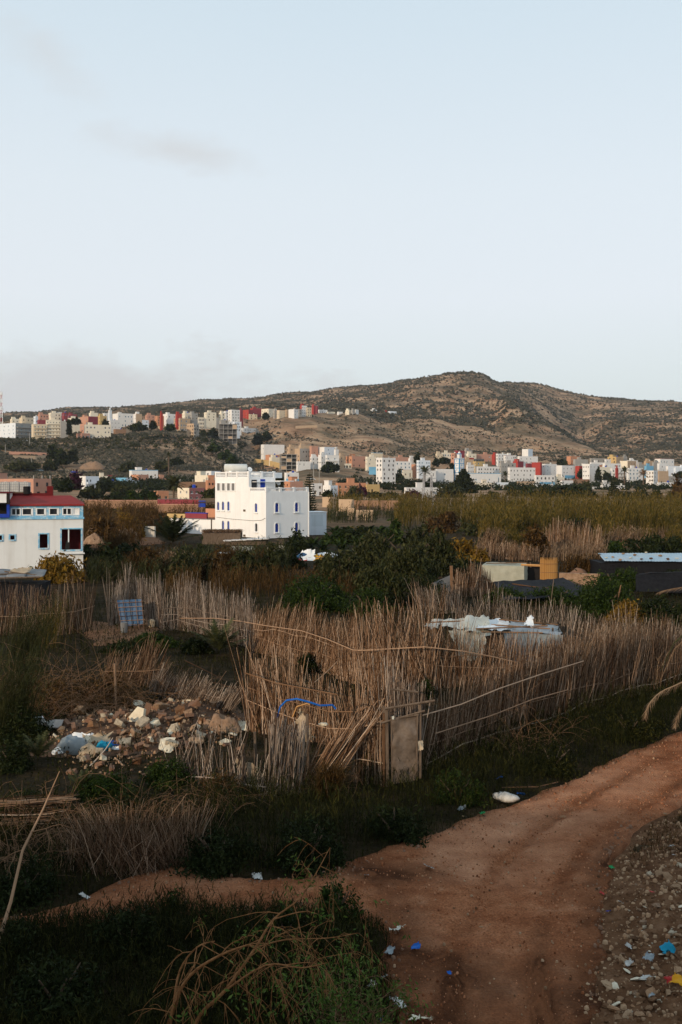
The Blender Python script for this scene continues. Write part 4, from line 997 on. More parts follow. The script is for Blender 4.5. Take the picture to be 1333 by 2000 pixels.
# tiny parked cars on the plateau road and the earth yard
def small_car(p, rz, m, label, s=1.0, group=None):
    r = thing('parked_car', label, 'car', p, rz, group)
    prof = [(-2.05,.35),(-2.1,.75),(-1.5,.92),(-1.0,1.42),(.55,1.45),(1.2,.98),(2.0,.85),(2.1,.4)]
    b = MB(); w = .82
    n = len(prof)
    b.poly([(x, -w, z) for x, z in prof][::-1]); b.poly([(x, w, z) for x, z in prof])
    for i in range(n):
        (xa, za), (xb, zb) = prof[i], prof[(i + 1) % n]; b.poly([(xa, -w, za), (xb, -w, zb), (xb, w, zb), (xa, w, za)])
    b.build('body', m, r)
    for sy in (-1, 1):
        b = MB(); y = sy * (w + .012)
        b.poly([(-1.3, y, .95), (-.95, y, 1.36), (.5, y, 1.38), (1.05, y, .98)]); b.build('side_window', M['pane'], r)
        for x in (-1.3, 1.3):
            b = MB()
            b.tube([(x, sy * (w - .12), .33), (x, sy * (w + .04), .33)], .33, 10); b.build('wheel', M['rubber'], r)
    b = MB(); b.poly([(-1.52, -.7, .94), (-1.04, -.68, 1.39), (-1.04, .68, 1.39), (-1.52, .7, .94)]); b.build('rear_window', M['pane'], r).location = (-.02, 0, .015)
    b = MB(); b.poly([(.58, -.68, 1.41), (1.17, -.7, .99), (1.17, .7, .99), (.58, .68, 1.41)]); b.build('windscreen', M['pane'], r).location = (.02, 0, .015)
    return r
for px_, py_, m_, lab_, rz_ in [(71, 854, 'white', 'white van-like car parked under the cream apartments', 10), (50, 862, 'metal', 'silver car driving on the plateau road bend', 200), (40, 860, 'dark', 'dark car parked under the grey balconies', 20), (128, 853, 'metal', 'grey car at the corner of the grey end wall block', 100),
      (78, 921, 'tin', 'pale blue car on the earth yard under the hill', 15), (120, 923, 'dark', 'dark car, leftmost of the three in the earth yard', 10), (146, 924, 'bluepaint', 'dark blue car in the middle of the earth yard', 170), (166, 925, 'net', 'black car by the pale earth mound', 12), (610, 938, 'white', 'white car on the slope road right of the tall conifer', 30)]:
    d_ = ground_depth(px_, py_) or 620; small_car(pt(px_, py_, d_), R(rz_), M[m_], lab_)
# ------------------------------------------------------------------ plants
def unit(v): return v / np.maximum(np.linalg.norm(v, axis=-1, keepdims=True), 1e-9)
def leaf_quads(C, size, asp=.45, up=0.0):
    n = len(C); a = unit(RNG.normal(size=(n, 3)) + np.array([0, 0, up])); b = unit(np.cross(a, RNG.normal(size=(n, 3))))
    s = size[:, None]
    V_ = np.stack([C - a * s, C + b * s * asp, C + a * s, C - b * s * asp], 1).reshape(-1, 3)
    return V_, np.arange(4 * n).reshape(n, 4)
def blade_strips(B, h, lean, w):
    """grass or reed blades: base points, heights, horizontal lean vectors (per unit height), widths"""
    n = len(B); th = RNG.random(n) * 6.283; wv = np.stack([np.cos(th), np.sin(th), np.zeros(n)], -1) * w[:, None] * .5
    L3 = np.concatenate([lean, np.zeros((n, 1))], 1); up = np.array([0, 0, 1.0])
    hh = h[:, None]; m_ = B + up * hh * .55 + L3 * hh * .28; t_ = B + up * hh * (1 - .25 * np.linalg.norm(lean, axis=1, keepdims=True)) + L3 * hh
    V_ = np.stack([B - wv, B + wv, m_ + wv * .75, m_ - wv * .75, t_], 1).reshape(-1, 3)
    o = np.arange(n)[:, None] * 5
    return V_, o + np.array([[0, 1, 2, 3]]), o + np.array([[3, 2, 4]])
def stick_tubes(A, T, r0, r1, bend, sides=4):
    """many thin bent rods in one go"""
    n = len(A); ax = unit(T - A); s1 = unit(np.cross(ax, np.array([.31, .87, .23]) + 0 * ax)); s2 = np.cross(ax, s1)
    mid = (A + T) / 2 + bend
    rings = []
    for c, r in ((A, r0), (mid, (r0 + r1) / 2), (T, r1)):
        for k in range(sides):
            an = 2 * np.pi * k / sides; rings.append(c + (s1 * np.cos(an) + s2 * np.sin(an)) * r[:, None])
    V_ = np.stack(rings, 1).reshape(-1, 3); k = np.arange(sides); k2 = (k + 1) % sides
    fq = np.concatenate([np.stack([k + i*sides, k2 + i*sides, k2 + (i+1)*sides, k + (i+1)*sides], -1) for i in range(2)])
    return V_, (np.arange(n)[:, None, None] * 3 * sides + fq[None]).reshape(-1, 4)
def join_parts(parts):
    V_ = []; Q = []; T_ = []; o = 0
    for p in parts:
        V_.append(p[0]); Q.append(p[1] + o)
        if len(p) > 2: T_.append(p[2] + o)
        o += len(p[0])
    return np.concatenate(V_), [np.concatenate(Q)] + ([np.concatenate(T_)] if T_ else [])

def cloud(n, rx, ry, rz, clusters, spread, base=0.0):
    """leaf positions: clumps spread through an uneven crown"""
    c = RNG.normal(size=(clusters, 3)); c = unit(c) * (RNG.random((clusters, 1)) ** .45)
    c[:, 2] = np.abs(c[:, 2]) * 1.0 - .25 * (RNG.random(clusters))
    k = RNG.integers(0, clusters, n); sp = spread * (.6 + .8 * RNG.random(clusters))[k][:, None]
    p = c[k] + RNG.normal(size=(n, 3)) * sp * np.array([1, 1, .8])
    p = p * np.array([rx, ry, rz * 1.05]); p[:, 2] += base
    p[:, 2] = np.where(p[:, 2] < .03, np.abs(p[:, 2]) * .6 + .03, p[:, 2])
    return p
def shrub(px, pyb, wpx, hpx, m, label, n=1500, leaf=None, d=None, cat='shrub', name='shrub', group=None, clusters=22, spread=.2, asp=.45, up=.2, trunk=0.0, depth=.8):
    d = d or gd(pyb); k = d / F; base = pt(px, pyb, d); base.z = H - (pyb - HOR) * k if d > 229 else gz(base.x, base.y)
    rx = wpx * k / 2; h = (H - (pyb - hpx - HOR) * k) - base.z
    r = thing(name, label, cat, base, 0, group)
    lf = leaf if leaf else max(.05, .0011 * d)
    b0 = trunk * h
    n = int(n * 1.8); lf = lf * 1.2; p = cloud(n, rx * .82, rx * depth, (h - b0) * .86, clusters, spread, b0)
    V_, fq = leaf_quads(p, lf * (.6 + .8 * RNG.random(n)), asp, up)
    link('crown' if name == 'tree' else 'foliage', mesh_np('foliage', V_, [fq], M[m]), r)
    b = MB(); ns = 1 if name == 'tree' else 4
    for i in range(ns):
        a = random.uniform(0, 6.28); e = Vector((math.cos(a) * rx * .45 * (name != 'tree'), math.sin(a) * rx * .4 * (name != 'tree'), h * .62))
        b.tube([(0.06 * i, 0, -.3), (e.x * .4, e.y * .4, h * .3), e], [h * .035, h * .025, h * .01], 5)
    if name == 'tree':
        for i in range(5):
            a = random.uniform(0, 6.28); b.tube([(0, 0, h * (.25 + .06 * i)), (math.cos(a) * rx * .3, math.sin(a) * rx * .3, h * (.45 + .05 * i)), (math.cos(a) * rx * .6, math.sin(a) * rx * .6, h * (.6 + .06 * i))], [h * .02, h * .014, h * .006], 4)
    b.build('trunk' if name == 'tree' else 'stem', M['bark'], r)
    return r
def reed_mass(n, sample, h, lean, w, leafn=5, leafl=.55):
    """standing reeds with drooping leaves at sampled bases"""
    B = sample(n); n = len(B); hh = h[0] + (h[1] - h[0]) * RNG.random(n)
    if n > 600: hh = hh * (1 + 1.3 * fbm(B[:, 0] / 9 + 3, B[:, 1] / 14, 3))
    ln = RNG.normal(size=(n, 2)) * .10 + np.array(lean)
    parts = [blade_strips(B, hh, ln, np.full(n, w))]
    for i in range(leafn):
        t = .25 + .72 * RNG.random(n); L3 = np.concatenate([ln, np.zeros((n, 1))], 1)
        P_ = B + np.array([0, 0, 1.]) * (hh * t)[:, None] + L3 * (hh * t * t)[:, None]
        a = RNG.random(n) * 6.28; ll = leafl * (.6 + .8 * RNG.random(n))
        parts.append(blade_strips(P_, ll * (.35 + .5 * RNG.random(n)), np.stack([np.cos(a), np.sin(a)], -1) * 1.2 + ln * 1.5, np.full(n, w * 1.1)))
    return parts
def reed_clump(px, pyb, wpx, hpx, m, label, n=350, lean=(.1, 0), d=None, leafn=4, w=None, name='reed_clump', cat='reeds', group=None, part='stalks', leafl=.5):
    d = d or gd(pyb); k = d / F; base = pt(px, pyb, d); base.z = gz(base.x, base.y); rx = wpx * k / 2; h = hpx * k
    r = thing(name, label, cat, base, 0, group)
    def smp(q):
        p = RNG.normal(size=(q, 2)) * np.array([rx * .5, rx * .35]); return np.stack([p[:, 0], p[:, 1], np.full(q, -.05)], -1)
    V_, f_ = join_parts(reed_mass(n, smp, (h * .5, h * 1.02), lean, w or max(.02, .0007 * d), leafn, leafl))
    tag(link(part, mesh_np(part, V_, f_, M[m]), r), kind='stuff')
    return r

def palm(px, pyb, hpx, rpx, label, d=None, fronds=26, trunk=True, m='palm', name='palm_tree', droop=.8, leaflets=26, group=None, lw=None, upmin=-.35):
    d = d or gd(pyb); k = d / F; base = pt(px, pyb, d); base.z = H - (pyb - HOR) * k if d > 229 else gz(base.x, base.y)
    h = hpx * k; rl = rpx * k
    r = thing(name, label, 'palm', base, 0, group)
    if trunk:
        b = MB(); tr = max(.18, h * .035); zs_ = [i * h / 8 for i in range(9)]
        b.tube([(math.sin(i) * .03, 0, z - (.4 if i == 0 else 0)) for i, z in enumerate(zs_)], [tr * (1.25 if i == 0 else (1 + .12 * (i % 2))) for i in range(9)], 8)
        b.build('trunk', M['bark'], r)
    z0 = h if trunk else .25
    for i in range(fronds):
        a = i * 2.399 + random.uniform(-.2, .2); el = upmin + (1.35 - upmin) * ((i + .5) / fronds) ** .8; L_ = rl * random.uniform(.85, 1.1)
        p = Vector((0, 0, z0)); pts_ = [p.copy()]; e = el
        for s in range(6):
            p = p + Vector((math.cos(a) * math.cos(e), math.sin(a) * math.cos(e), math.sin(e))) * L_ / 6; pts_.append(p.copy()); e -= droop / 6 * (.5 + s * .28)
        b = MB(); b.tube(pts_, [L_ * .012 * (1 - .13 * s) for s in range(7)], 3)
        Pa = np.array(pts_); t = np.linspace(.12, 1, leaflets); ip = np.stack([np.interp(t * 6, np.arange(7), Pa[:, c]) for c in range(3)], -1)
        tg = unit(np.gradient(ip, axis=0)); side = unit(np.cross(tg, np.array([0, 0, 1.]) + 1e-3))
        base_n = len(b.v); ll = L_ * .26 * np.sin(np.pi * (.12 + .86 * t)) ** .7 + L_ * .02; wl = lw or max(L_ * .014, .0006 * d)
        for sg in (-1, 1):
            tip = ip + (side * sg * .78 + tg * .55 + np.array([0, 0, -.22]) + RNG.normal(size=ip.shape) * .08) * ll[:, None]
            q = tg * wl
            for j in range(leaflets): b.poly([ip[j] - q[j], ip[j] + q[j], tip[j]])
        b.build('frond', M[m], r)
    return r
def conifer(px, pyb, hpx, wpx, label, d, m='darkgreen', tiers=16, name='conifer', shape=.85, per=6, dense=1.0, shade=.0):
    """araucaria-like tree: straight trunk with whorls of level branches carrying tufts"""
    k = d / F; base = pt(px, pyb, d); h = hpx * k; R0 = wpx * k / 2
    r = thing(name, label, 'tree', base)
    b = MB(); b.tube([(0, 0, -3), (0, 0, h)], [h * .025, h * .004], 6); b.build('trunk', M['bark'], r)
    for i in range(tiers):
        t = .08 + .9 * i / tiers; rr = R0 * (1 - t) ** shape + .12; z = h * t; parts = []; P_ = []
        b = MB()
        for j in range(per):
            a = j * 6.283 / per + i * .7; L_ = rr * random.uniform(.8, 1.1)
            e = Vector((math.cos(a) * L_, math.sin(a) * L_, z + L_ * .1)); b.tube([(0, 0, z), e], [h * .006, h * .002], 3)
            q = int(10 * dense * L_ / .6) + 6; s = RNG.random(q) ** .8
            P_.append(np.array([0, 0, z]) + (np.array(e) - np.array([0, 0, z]))[None] * s[:, None] + RNG.normal(size=(q, 3)) * L_ * np.array([.09, .09, .05]))
        P_ = np.concatenate(P_); V_, fq = leaf_quads(P_, np.full(len(P_), max(.16, .00085 * d)), .5, .5)
        link('branch_whorl', mesh_np('branch_whorl', V_, [fq], M[m]), r)
    return r
def cypress(px, pyb, hpx, wpx, label, d, m='darkgreen'):
    return shrub(px, pyb, wpx, hpx, m, label, n=700, d=d, cat='tree', name='tree', clusters=26, spread=.16, leaf=.0010 * d, up=1.2, trunk=.05)

# --- town and valley trees (depth given: they stand on the plain before or between the houses)
T_ = [ # px, pyb, w, h, mat, label, d
 (148,826,18,9,'darkgreen','round dark tree in front of the long low dark red plateau house',860), (207,832,10,11,'darkgreen','dark tree rising behind the white three-storey plateau block',840),
 (136,846,7,26,'darkgreen','narrow dark hedge against the grey end wall on the plateau',815),
 (272,838,34,14,'darkgreen','dark shrubs at the foot of the small plateau houses',800), (300,835,9,12,'darkgreen','small dark tree between the two salmon plateau houses',815), (334,838,18,10,'green','green shrub under the white house with the open top floor',830),
 (402,860,22,24,'darkgreen','left dark tree beside the grey skeleton building',880), (418,856,18,20,'darkgreen','right dark tree touching the grey skeleton building',890), (398,868,26,14,'olive','low bushes below the two dark trees at the skeleton',860), (411,880,20,12,'olive','shrub further down the slope below the skeleton building',840),
 (519,815,10,7,'darkgreen','small tree at the foot of the cream ridge house',1090), (503,866,22,26,'darkgreen','dark thicket in the gully right of the low veranda house',980), (522,858,20,14,'darkgreen','thicket on the far side of the gully',1000),
 (640,920,30,16,'darkgreen','dark tree group on the bank below the arcade wall',690), (655,917,16,11,'darkgreen','right end of the trees below the arcade wall',690),
 (778,945,22,26,'darkgreen','dark tree at the right foot of the tall white block',700), (806,962,34,24,'darkgreen','dark trees left of the pylons',480), (838,962,26,26,'darkgreen','dark trees between the pylons and the palm',470), (815,902,8,14,'darkgreen','tree with a red top behind the white turret house',790), (748,946,22,10,'darkgreen','low tree under the tall white block',700),
 (852,906,12,9,'darkgreen','left round tree before the cream raw house',800), (868,903,22,9,'darkgreen','right round tree before the cream-white house',800), (886,920,14,14,'darkgreen','tree tucked behind the minaret foot',770),
 (1097,906,20,9,'darkgreen','flat-topped tree at the mountain foot above the town',870), (1134,930,9,14,'darkgreen','slim tree beside the red end wall',760), (1169,935,10,16,'darkgreen','slim dark tree left of the red panel house',740), (1188,938,16,16,'darkgreen','round dark tree below the tan patch house',735), (1206,944,20,14,'olive','grey bush left of the first palm',700),
 (1328,930,26,8,'darkgreen','dark hedge under the long white house',760),
 (1030,974,60,22,'darkgreen','broad dark tree in front of the stone-walled yard',420), (1062,976,40,20,'darkgreen','dark tree in front of the white yard wall',400), (1092,976,44,34,'darkgreen','tall dark tree below the corner house',420), (1000,974,30,18,'darkgreen','dark bush below the glass-fronted house',430), (1122,974,40,24,'darkgreen','dark bushy tree below the white shed',410), (1150,978,30,24,'darkgreen','dark tree between shed and cottage',400),
 (1222,986,40,30,'darkgreen','first dark shrub of the row before the right town',380), (1252,986,36,32,'darkgreen','tall dark shrub in the row before the right town',385), (1284,988,40,30,'darkgreen','dark shrub below the blue-shuttered low house',380), (1316,988,40,30,'darkgreen','dark shrub at the right end of the row',380), (1328,985,46,62,'rust','rust-brown tree at the right edge of the valley',330),
 (880,975,60,24,'olive','olive thicket left of the big conifer',400), (960,985,50,24,'olive','olive thicket right of the big conifer',380), (690,972,30,18,'olive','grey bush in front of the orange house',400), (708,966,20,16,'plum','purple flowering bush beside the ochre wing',405), (806,972,40,14,'plum','purple flowering hedge below the white villa',395), (735,975,36,16,'olive','olive bush right of the purple bush',395), (765,976,36,15,'olive','olive bush left of the white villa',390), (640,970,20,12,'darkgreen','dark bush right of the grey-sided cube house',400),
 (146,952,26,30,'plum','dark purple-leaved tree beside the long-balconied white house',320), (128,958,30,26,'darkgreen','dark tree left of the purple-leaved tree',310), (206,958,34,22,'darkgreen','dark tree below the cream arched porch',430), (182,972,44,20,'olive','grey-green bushes below the long-balconied house',360), (240,974,50,28,'olive','large grey-green tree below the sky-blue house',350), (222,980,40,22,'darkgreen','dark green garden trees left of the banana plants',300), (262,982,34,22,'green','broad-leaved green garden plants before the orange pavilion',290), (300,984,28,24,'green','fan-leaved green plant beside the orange pavilion',285), (285,975,26,22,'darkgreen','dark tree behind the fan-leaved plant',310),
 (360,956,60,10,'olive','long flat hedge above the brown wall',470), (375,962,24,14,'darkgreen','dark palm-like bush behind the purple-brown house',400), (414,972,36,16,'olive','olive bush against the blue-shuttered house',250), (348,998,44,14,'darkgreen','dark hedge between the orange walls, left part',235), (392,1000,46,14,'darkgreen','dark hedge between the orange walls, right part',232),
 (105,895,26,34,'darkgreen','dark wooded hollow right of the terrace walls',640), (122,905,30,26,'darkgreen','lower wooded hollow above the earth yard',630), (140,900,22,22,'olive','scrub tree right of the wooded hollow',640), (100,915,30,16,'olive','low scrub on the bank above the parked cars',610), (45,915,60,16,'olive','brown-grey scrub slope behind the salmon house',600), (250,920,40,18,'olive','bush group on the hillside above the tall white hill-foot house',620), (318,918,30,16,'olive','bush at the right foot of the left hill',640), (345,905,26,12,'darkgreen','dark bush on the left hill slope',690), (440,895,26,16,'green','green bushes in the fold of the left hill',760), (420,880,26,14,'green','upper green bushes in the fold of the left hill',790), (452,905,22,16,'green','lowest green bushes in the fold of the left hill',735),
]
for px_, pb_, w_, h_, m_, l_, d_ in T_:
    shrub(px_, pb_, w_, h_, m_, l_, n=420 if w_ < 30 else 800, d=d_, cat='tree', name='tree', clusters=14 if w_ < 30 else 24, spread=.22, leaf=.0019 * d_, depth=.9)
conifer(906, 975, 62, 64, 'large dark conifer with level branches in front of the prayer hall', 470, tiers=18, shape=.75, per=7, dense=2.2)
conifer(605, 1008, 86, 34, 'tall thin conifer with star-shaped whorls behind the blue-shuttered house', 225, m='darkgreen', tiers=17, shape=.55, per=6, dense=1.3)
conifer(546, 985, 66, 26, 'bushy dark conifer just behind the terrace balustrade', 230, m='darkgreen', tiers=18, shape=.5, per=8, dense=2.4)
conifer(1199, 978, 40, 34, 'spreading dark conifer before the white cottage', 420, tiers=9, shape=.6, per=5, dense=1.6)
for px_, hh_, l_ in [(1113, 24, 'first of the pointed cypresses below the brown terrace building'), (1123, 30, 'middle and tallest pointed cypress below the brown terrace building'), (1134, 26, 'third pointed cypress, nearest the tall corner house')]:
    cypress(px_, 974, hh_, 11, l_, 430)
palm(830, 966, 44, 17, 'tall palm in front of the long white low house', 520, 20, leaflets=12, lw=.3)
palm(1220, 952, 32, 12, 'palm with drooping grey crown left of the two before the town', 640, 18, leaflets=10, lw=.35)
palm(1257, 955, 28, 13, 'palm with rusty full crown right of the two before the town', 630, 22, leaflets=10, lw=.35, m='drygrass')
palm(987, 948, 20, 10, 'small palm before the grey-beige four-storey block', 640, 16, leaflets=10, lw=.35)
palm(1148, 972, 22, 15, 'feathery palm between the cypresses and the white cottage', 430, 18, leaflets=12, lw=.25)
palm(340, 995, 48, 26, 'date palm with a full dark crown beside the orange house', 250, 30, leaflets=18, lw=.14)
palm(330, 930, 40, 10, 'dim tall palm on the hillside behind the date palm', 560, 16, leaflets=10, lw=.3)
palm(692, 978, 18, 18, 'bushy grey palm in front of the orange house windows', 405, 22, leaflets=12, lw=.2)

# ------------------------------------------------------------------ reed thicket of the valley floor (nobody could count it)
def area_sampler(x0, x1, y0, y1, edge=None, dens=None):
    """random flat-ground points, spread evenly over a photo area between rows y0 (far) and y1 (near)"""
    def f(n):
        py = y0 + (y1 - y0) * RNG.random(n); px = x0 + (x1 - x0) * RNG.random(n); d = F * H / (py - HOR); X = (px - CX) / F * d
        if edge is not None:
            k = edge(px, py); px, py, d, X = px[k], py[k], d[k], X[k]
        return np.stack([X, d, terrain(X, d) - .05], -1)
    return f
def bed(name, label, sample, n, h, m, w, lean=(.12, 0), leafn=5, leafl=.8):
    V_, f_ = join_parts(reed_mass(n, sample, h, lean, w, leafn, leafl))
    return tag(link(name, mesh_np(name, V_, f_, M[m])), label, kind='stuff')
wave = lambda px: 10 * np.sin(px / 37.) + 7 * np.sin(px / 17. + 1)
bed('reed_thicket', 'wide thicket of green and brown reeds on the valley floor, right half', area_sampler(770, 1420, 1010, 1062, lambda px, py: (py < 1052 + wave(px) - 18 * (px < 900)) & (py > 1010 + (900 - px).clip(0, 200) * .05)), 6500, (2.6, 5.0), 'reed', .12, (.10, 0), 8, 1.0)
bed('reed_thicket', 'front fringe of shorter reeds before the thicket, right half', area_sampler(960, 1420, 1060, 1076, lambda px, py: fbm(px / 40, py / 30, 3) > -.06), 1500, (1.6, 3.2), 'reed', .08, (.12, 0), 7, .8)
bed('reed_belt', 'belt of brown and green reeds between the far canes and the white house', area_sampler(170, 560, 1104, 1142, lambda px, py: (fbm(px / 30, py / 14, 3) > -.10) & ~((px > 410) & (px < 480) & (py > 1112))), 2600, (1.1, 2.4), 'olive', .05, (.10, 0), 6, .7)
bed('wall_reeds', 'rust and olive reeds hiding the foot of the terracotta wall', area_sampler(150, 420, 1014, 1026, lambda px, py: fbm(px / 25, py / 14, 3) > -.12), 1500, (2.4, 4.2), 'rust', .09, (.08, 0), 6, .9)
bed('garden_reeds', 'olive reeds around the mud walls behind the banana garden', area_sampler(640, 800, 1012, 1022, lambda px, py: fbm(px / 25 + 4, py / 14, 3) > -.02), 700, (1.4, 3.2), 'olive', .09, (.08, 0), 6, .9)
bed('brown_reed_belt', 'rust-brown reeds mixed into the belt before the white house', area_sampler(170, 520, 1085, 1135, lambda px, py: (fbm(px / 30 + 9, py / 14, 3) > 0) & ~((px > 400) & (px < 485) & (py > 1105))), 1500, (1.0, 2.3), 'rust', .05, (.10, 0), 5, .6)
bed('reed_thicket', 'far strip of reeds below the town', area_sampler(640, 1420, 992, 1010), 2600, (3.0, 5.0), 'reed', .15, (.08, 0), 5, 1.2)
bed('brown_reed_thicket', 'brown reed thicket right of the blue and white building', area_sampler(150, 345, 1018, 1072, lambda px, py: (py < 1066 + .4 * wave(px)) & ~((px > 280) & (py > 1036))), 1500, (1.8, 4.2), 'rust', .09, (.08, 0), 5, .8)
bed('dry_weed_strip', 'dry weeds behind the canvas shelter and mud wall', area_sampler(925, 1185, 1080, 1097), 900, (.8, 1.9), 'drygrass', .05, (.1, 0), 4, .5)
bed('dry_weed_strip', 'brown weeds on the ground behind the back cane fences', area_sampler(320, 720, 1138, 1165, lambda px, py: fbm(px / 20, py / 10, 3) > -.1), 1300, (.7, 2.0), 'rust', .04, (.1, 0), 5, .5)
bed('far_reed_thicket', 'olive reeds along the far orange wall', area_sampler(150, 420, 1003, 1016), 900, (2.0, 3.5), 'olive', .12, (.08, 0), 5, .9)
0 and bed('pale_reed_fringe', 'pale dry reed stems at the front of the thicket', area_sampler(780, 900, 1040, 1056), 500, (2.2, 3.6), 'drygrass', .06, (.05, 0), 1, .6)

# ------------------------------------------------------------------ shrubs and trees of the gardens (nearer)
S_ = [ # px, pyb, w, h, mat, label, n, extra
 (45,1755,170,90,'darkgreen','dark weedy shrub above the left end of the side path',1500), (425,1688,180,95,'darkgreen','dark shrub above the hump of the side path',1600), (600,1690,190,110,'darkgreen','dark leafy shrub above the right end of the side path',1800), (770,1636,150,80,'darkgreen','dark shrub in the weeds below the gate',1300), (890,1560,130,60,'green','leafy weed clump between the gate and the white sack',900), (1080,1500,150,60,'grass','tall weed clump between the front fence and the upper track',1200), (1230,1440,150,60,'grass','tall weed clump at the upper right verge of the weeds',1200),
 (110,1975,230,130,'darkgreen','dark tall weed bush in the lower left corner',1500), (255,1860,170,90,'darkgreen','dark weed bush below the side path, left of the bare branches',1300), (30,1870,150,70,'darkgreen','dark weeds at the foot of the leaning pale pole',1000), (338,1800,60,70,'green','upright sprig standing against the side path',500), (560,1850,150,90,'green','leafy green sprigs behind the bare branches',1100), (660,1800,110,100,'green','upright green sprigs at the track junction',900),
 (1200,1150,70,50,'green','green weeds growing in front of the dark shed wall',1500), (1230,1152,60,40,'green','green bush under the middle of the blue sheet roof',1300), (1310,1150,70,34,'darkgreen','dark bush at the right end below the blue sheet roof',1200), (1265,1150,60,30,'rust','brown dry weeds before the black tarpaulin',900), (950,1045,110,50,'olive','olive-brown thicket bush at the left of the reed thicket',1800), (860,1040,90,48,'rust','brown bush at the far left end of the reed thicket',1500), (1130,1050,90,40,'darkgreen','dark green bush inside the reed thicket',1300), (700,1062,90,36,'darkgreen','dark green hedge below the banana row',1500), (655,1062,60,30,'green','green shrub right of the fan palms',1000), (560,1110,70,50,'darkgreen','dark green bush between the plank fence and the junk roof',1500), (640,1120,60,44,'olive','olive bush right of the junk roof shack',1400), (380,1105,90,48,'darkgreen','dark green bush right of the agave palm',1700), (250,1100,80,40,'darkgreen','dark shrub under the golden-brown tall bush',1500),
 (205,1060,80,60,'rust','rust-brown bush right of the blue and white building, upper',1300), (255,1050,70,52,'gold','golden-brown tall bush behind the earth mounds',1200), (300,1045,60,50,'rust','rust bush left of the white garden wall',1000), (180,1105,40,45,'darkgreen','dark bush at the right corner of the blue and white building',900),
 (112,1137,112,52,'gold','orange-brown bush before the blue and white building',2600), (14,1112,44,30,'green','small green bush at the left foot of the blue and white building',700),
 (215,1125,70,58,'darkgreen','dark green bush with yellow flowers behind the canes',1500), (60,1128,30,22,'green','green weed bush before the white wall between its small windows',500),
 (292,1130,80,70,'rust','brown twiggy bush left of centre',1700), (360,1135,86,72,'olive','olive-brown bush under the big agave palm',1800), (420,1130,64,60,'rust','brown bush in front of the parked white car',1300), (478,1138,66,72,'olive','tall olive bush right of the parked white car',1800), (535,1135,72,76,'olive','dark olive bush left of the junk roof',1900),
 (585,1082,64,42,'darkgreen','dark glossy fig bush at the foot of the house shaded side',1600),
 (615,1190,160,72,'green','bright green broad-leaved bush behind the leaning canes',4200), (720,1200,110,60,'green','green bush right of the bright green bush',2200),
 (668,1150,110,88,'olive','left front olive tree of the grove',3200), (735,1120,120,92,'olive','left rear olive tree of the grove',3000), (800,1150,130,110,'olive','middle olive tree of the grove, tallest',3800), (860,1120,110,84,'olive','right rear olive tree of the grove',2800), (742,1185,120,84,'olive','front olive tree with pale tips',3200), (830,1185,100,80,'darkgreen','dark shaded bush at the right of the olive grove',2200), (905,1140,80,56,'darkgreen','dark bush below the golden bush',1500),
 (898,1092,92,42,'gold','golden-yellow bush right of the olive grove',2200), (938,1096,34,22,'gold','small yellow bush left of the cane fence',700), (820,1062,60,40,'olive','grey olive bush behind the grove',1200), (768,1062,60,40,'green','green bush at the edge of the banana garden',1200),
 (1045,1090,70,64,'rust','rust-brown bush before the reed thicket',1900), (960,1062,60,30,'darkgreen','dark green bush before the reed thicket',1000),
 (1265,1090,120,48,'darkgreen','dark bush behind the tin roof',2400), (1325,1092,60,50,'darkgreen','dark bush at the right edge behind the tin roof',1400), (1200,1085,60,30,'green','green weeds left of the dark bush behind the tin roof',900),
 (1180,1200,150,76,'green','feathery green bush before the black netting',2600), (1085,1178,110,40,'green','low green bush on the black net',1600), (990,1178,90,34,'green','green creeper left of the black net',1300), (1290,1215,130,56,'darkgreen','dark green bush at the right edge below the black tarpaulin',2200), (1225,1215,80,44,'gold','brown-green bush right of the feathery bush',1400),
 (300,1262,110,26,'green','low green vegetable bed behind the blue door',1800), (240,1275,90,24,'darkgreen','dark green bed left of the vegetable bed',1300), (385,1275,70,34,'darkgreen','dark green plants by the young palm',1400),
 (760,1335,50,55,'green','green creeper climbing the canes by the mat panel',1200), (600,1310,50,40,'darkgreen','dark creeper in a gap of the leaning canes',800), (830,1360,40,40,'green','green weeds behind the front fence right of the gate',800), (545,1330,40,44,'darkgreen','dark weeds behind the front canes',800),
 (95,1385,200,85,'rust','brown bramble bush left of the leaning canes',2600), (40,1440,130,90,'darkgreen','dark green bush at the left edge above the rubble',2600), (215,1375,160,70,'rust','brown bramble bush above the rubble heap',2400), (25,1500,90,60,'darkgreen','dark low bush at the left edge beside the rubble',1500),
 (330,1535,120,58,'green','green weeds below the rubble slab',1900), (200,1560,140,50,'green','green weeds under the plastic bags',2000), (430,1560,110,60,'rust','brown weeds below the clay mound',1300), (60,1590,140,60,'darkgreen','dark weeds beside the cane bundle',1800), (270,1600,160,60,'darkgreen','dark weed bank below the rubble heap',2000),
]
for a_ in S_:
    px_, pb_, w_, h_, m_, l_, n_ = a_
    if pb_ > 1150: n_ = int(n_ * 1.7)
    if 'olive tree' in l_: n_ = int(n_ * 2.0)
    tr_ = 'olive tree' in l_
    shrub(px_, pb_, w_, h_, m_, l_, n=n_, cat='tree' if tr_ else 'bush', name='tree' if tr_ else 'bush', clusters=90 if tr_ else max(14, n_ // 70), spread=.13 if tr_ else .17, up=1.6 if tr_ else .3, asp=.35, leaf=max(.04, .0014 * gd(pb_)) if pb_ > 1150 and not tr_ else (.0019 if tr_ else .0022) * gd(pb_))
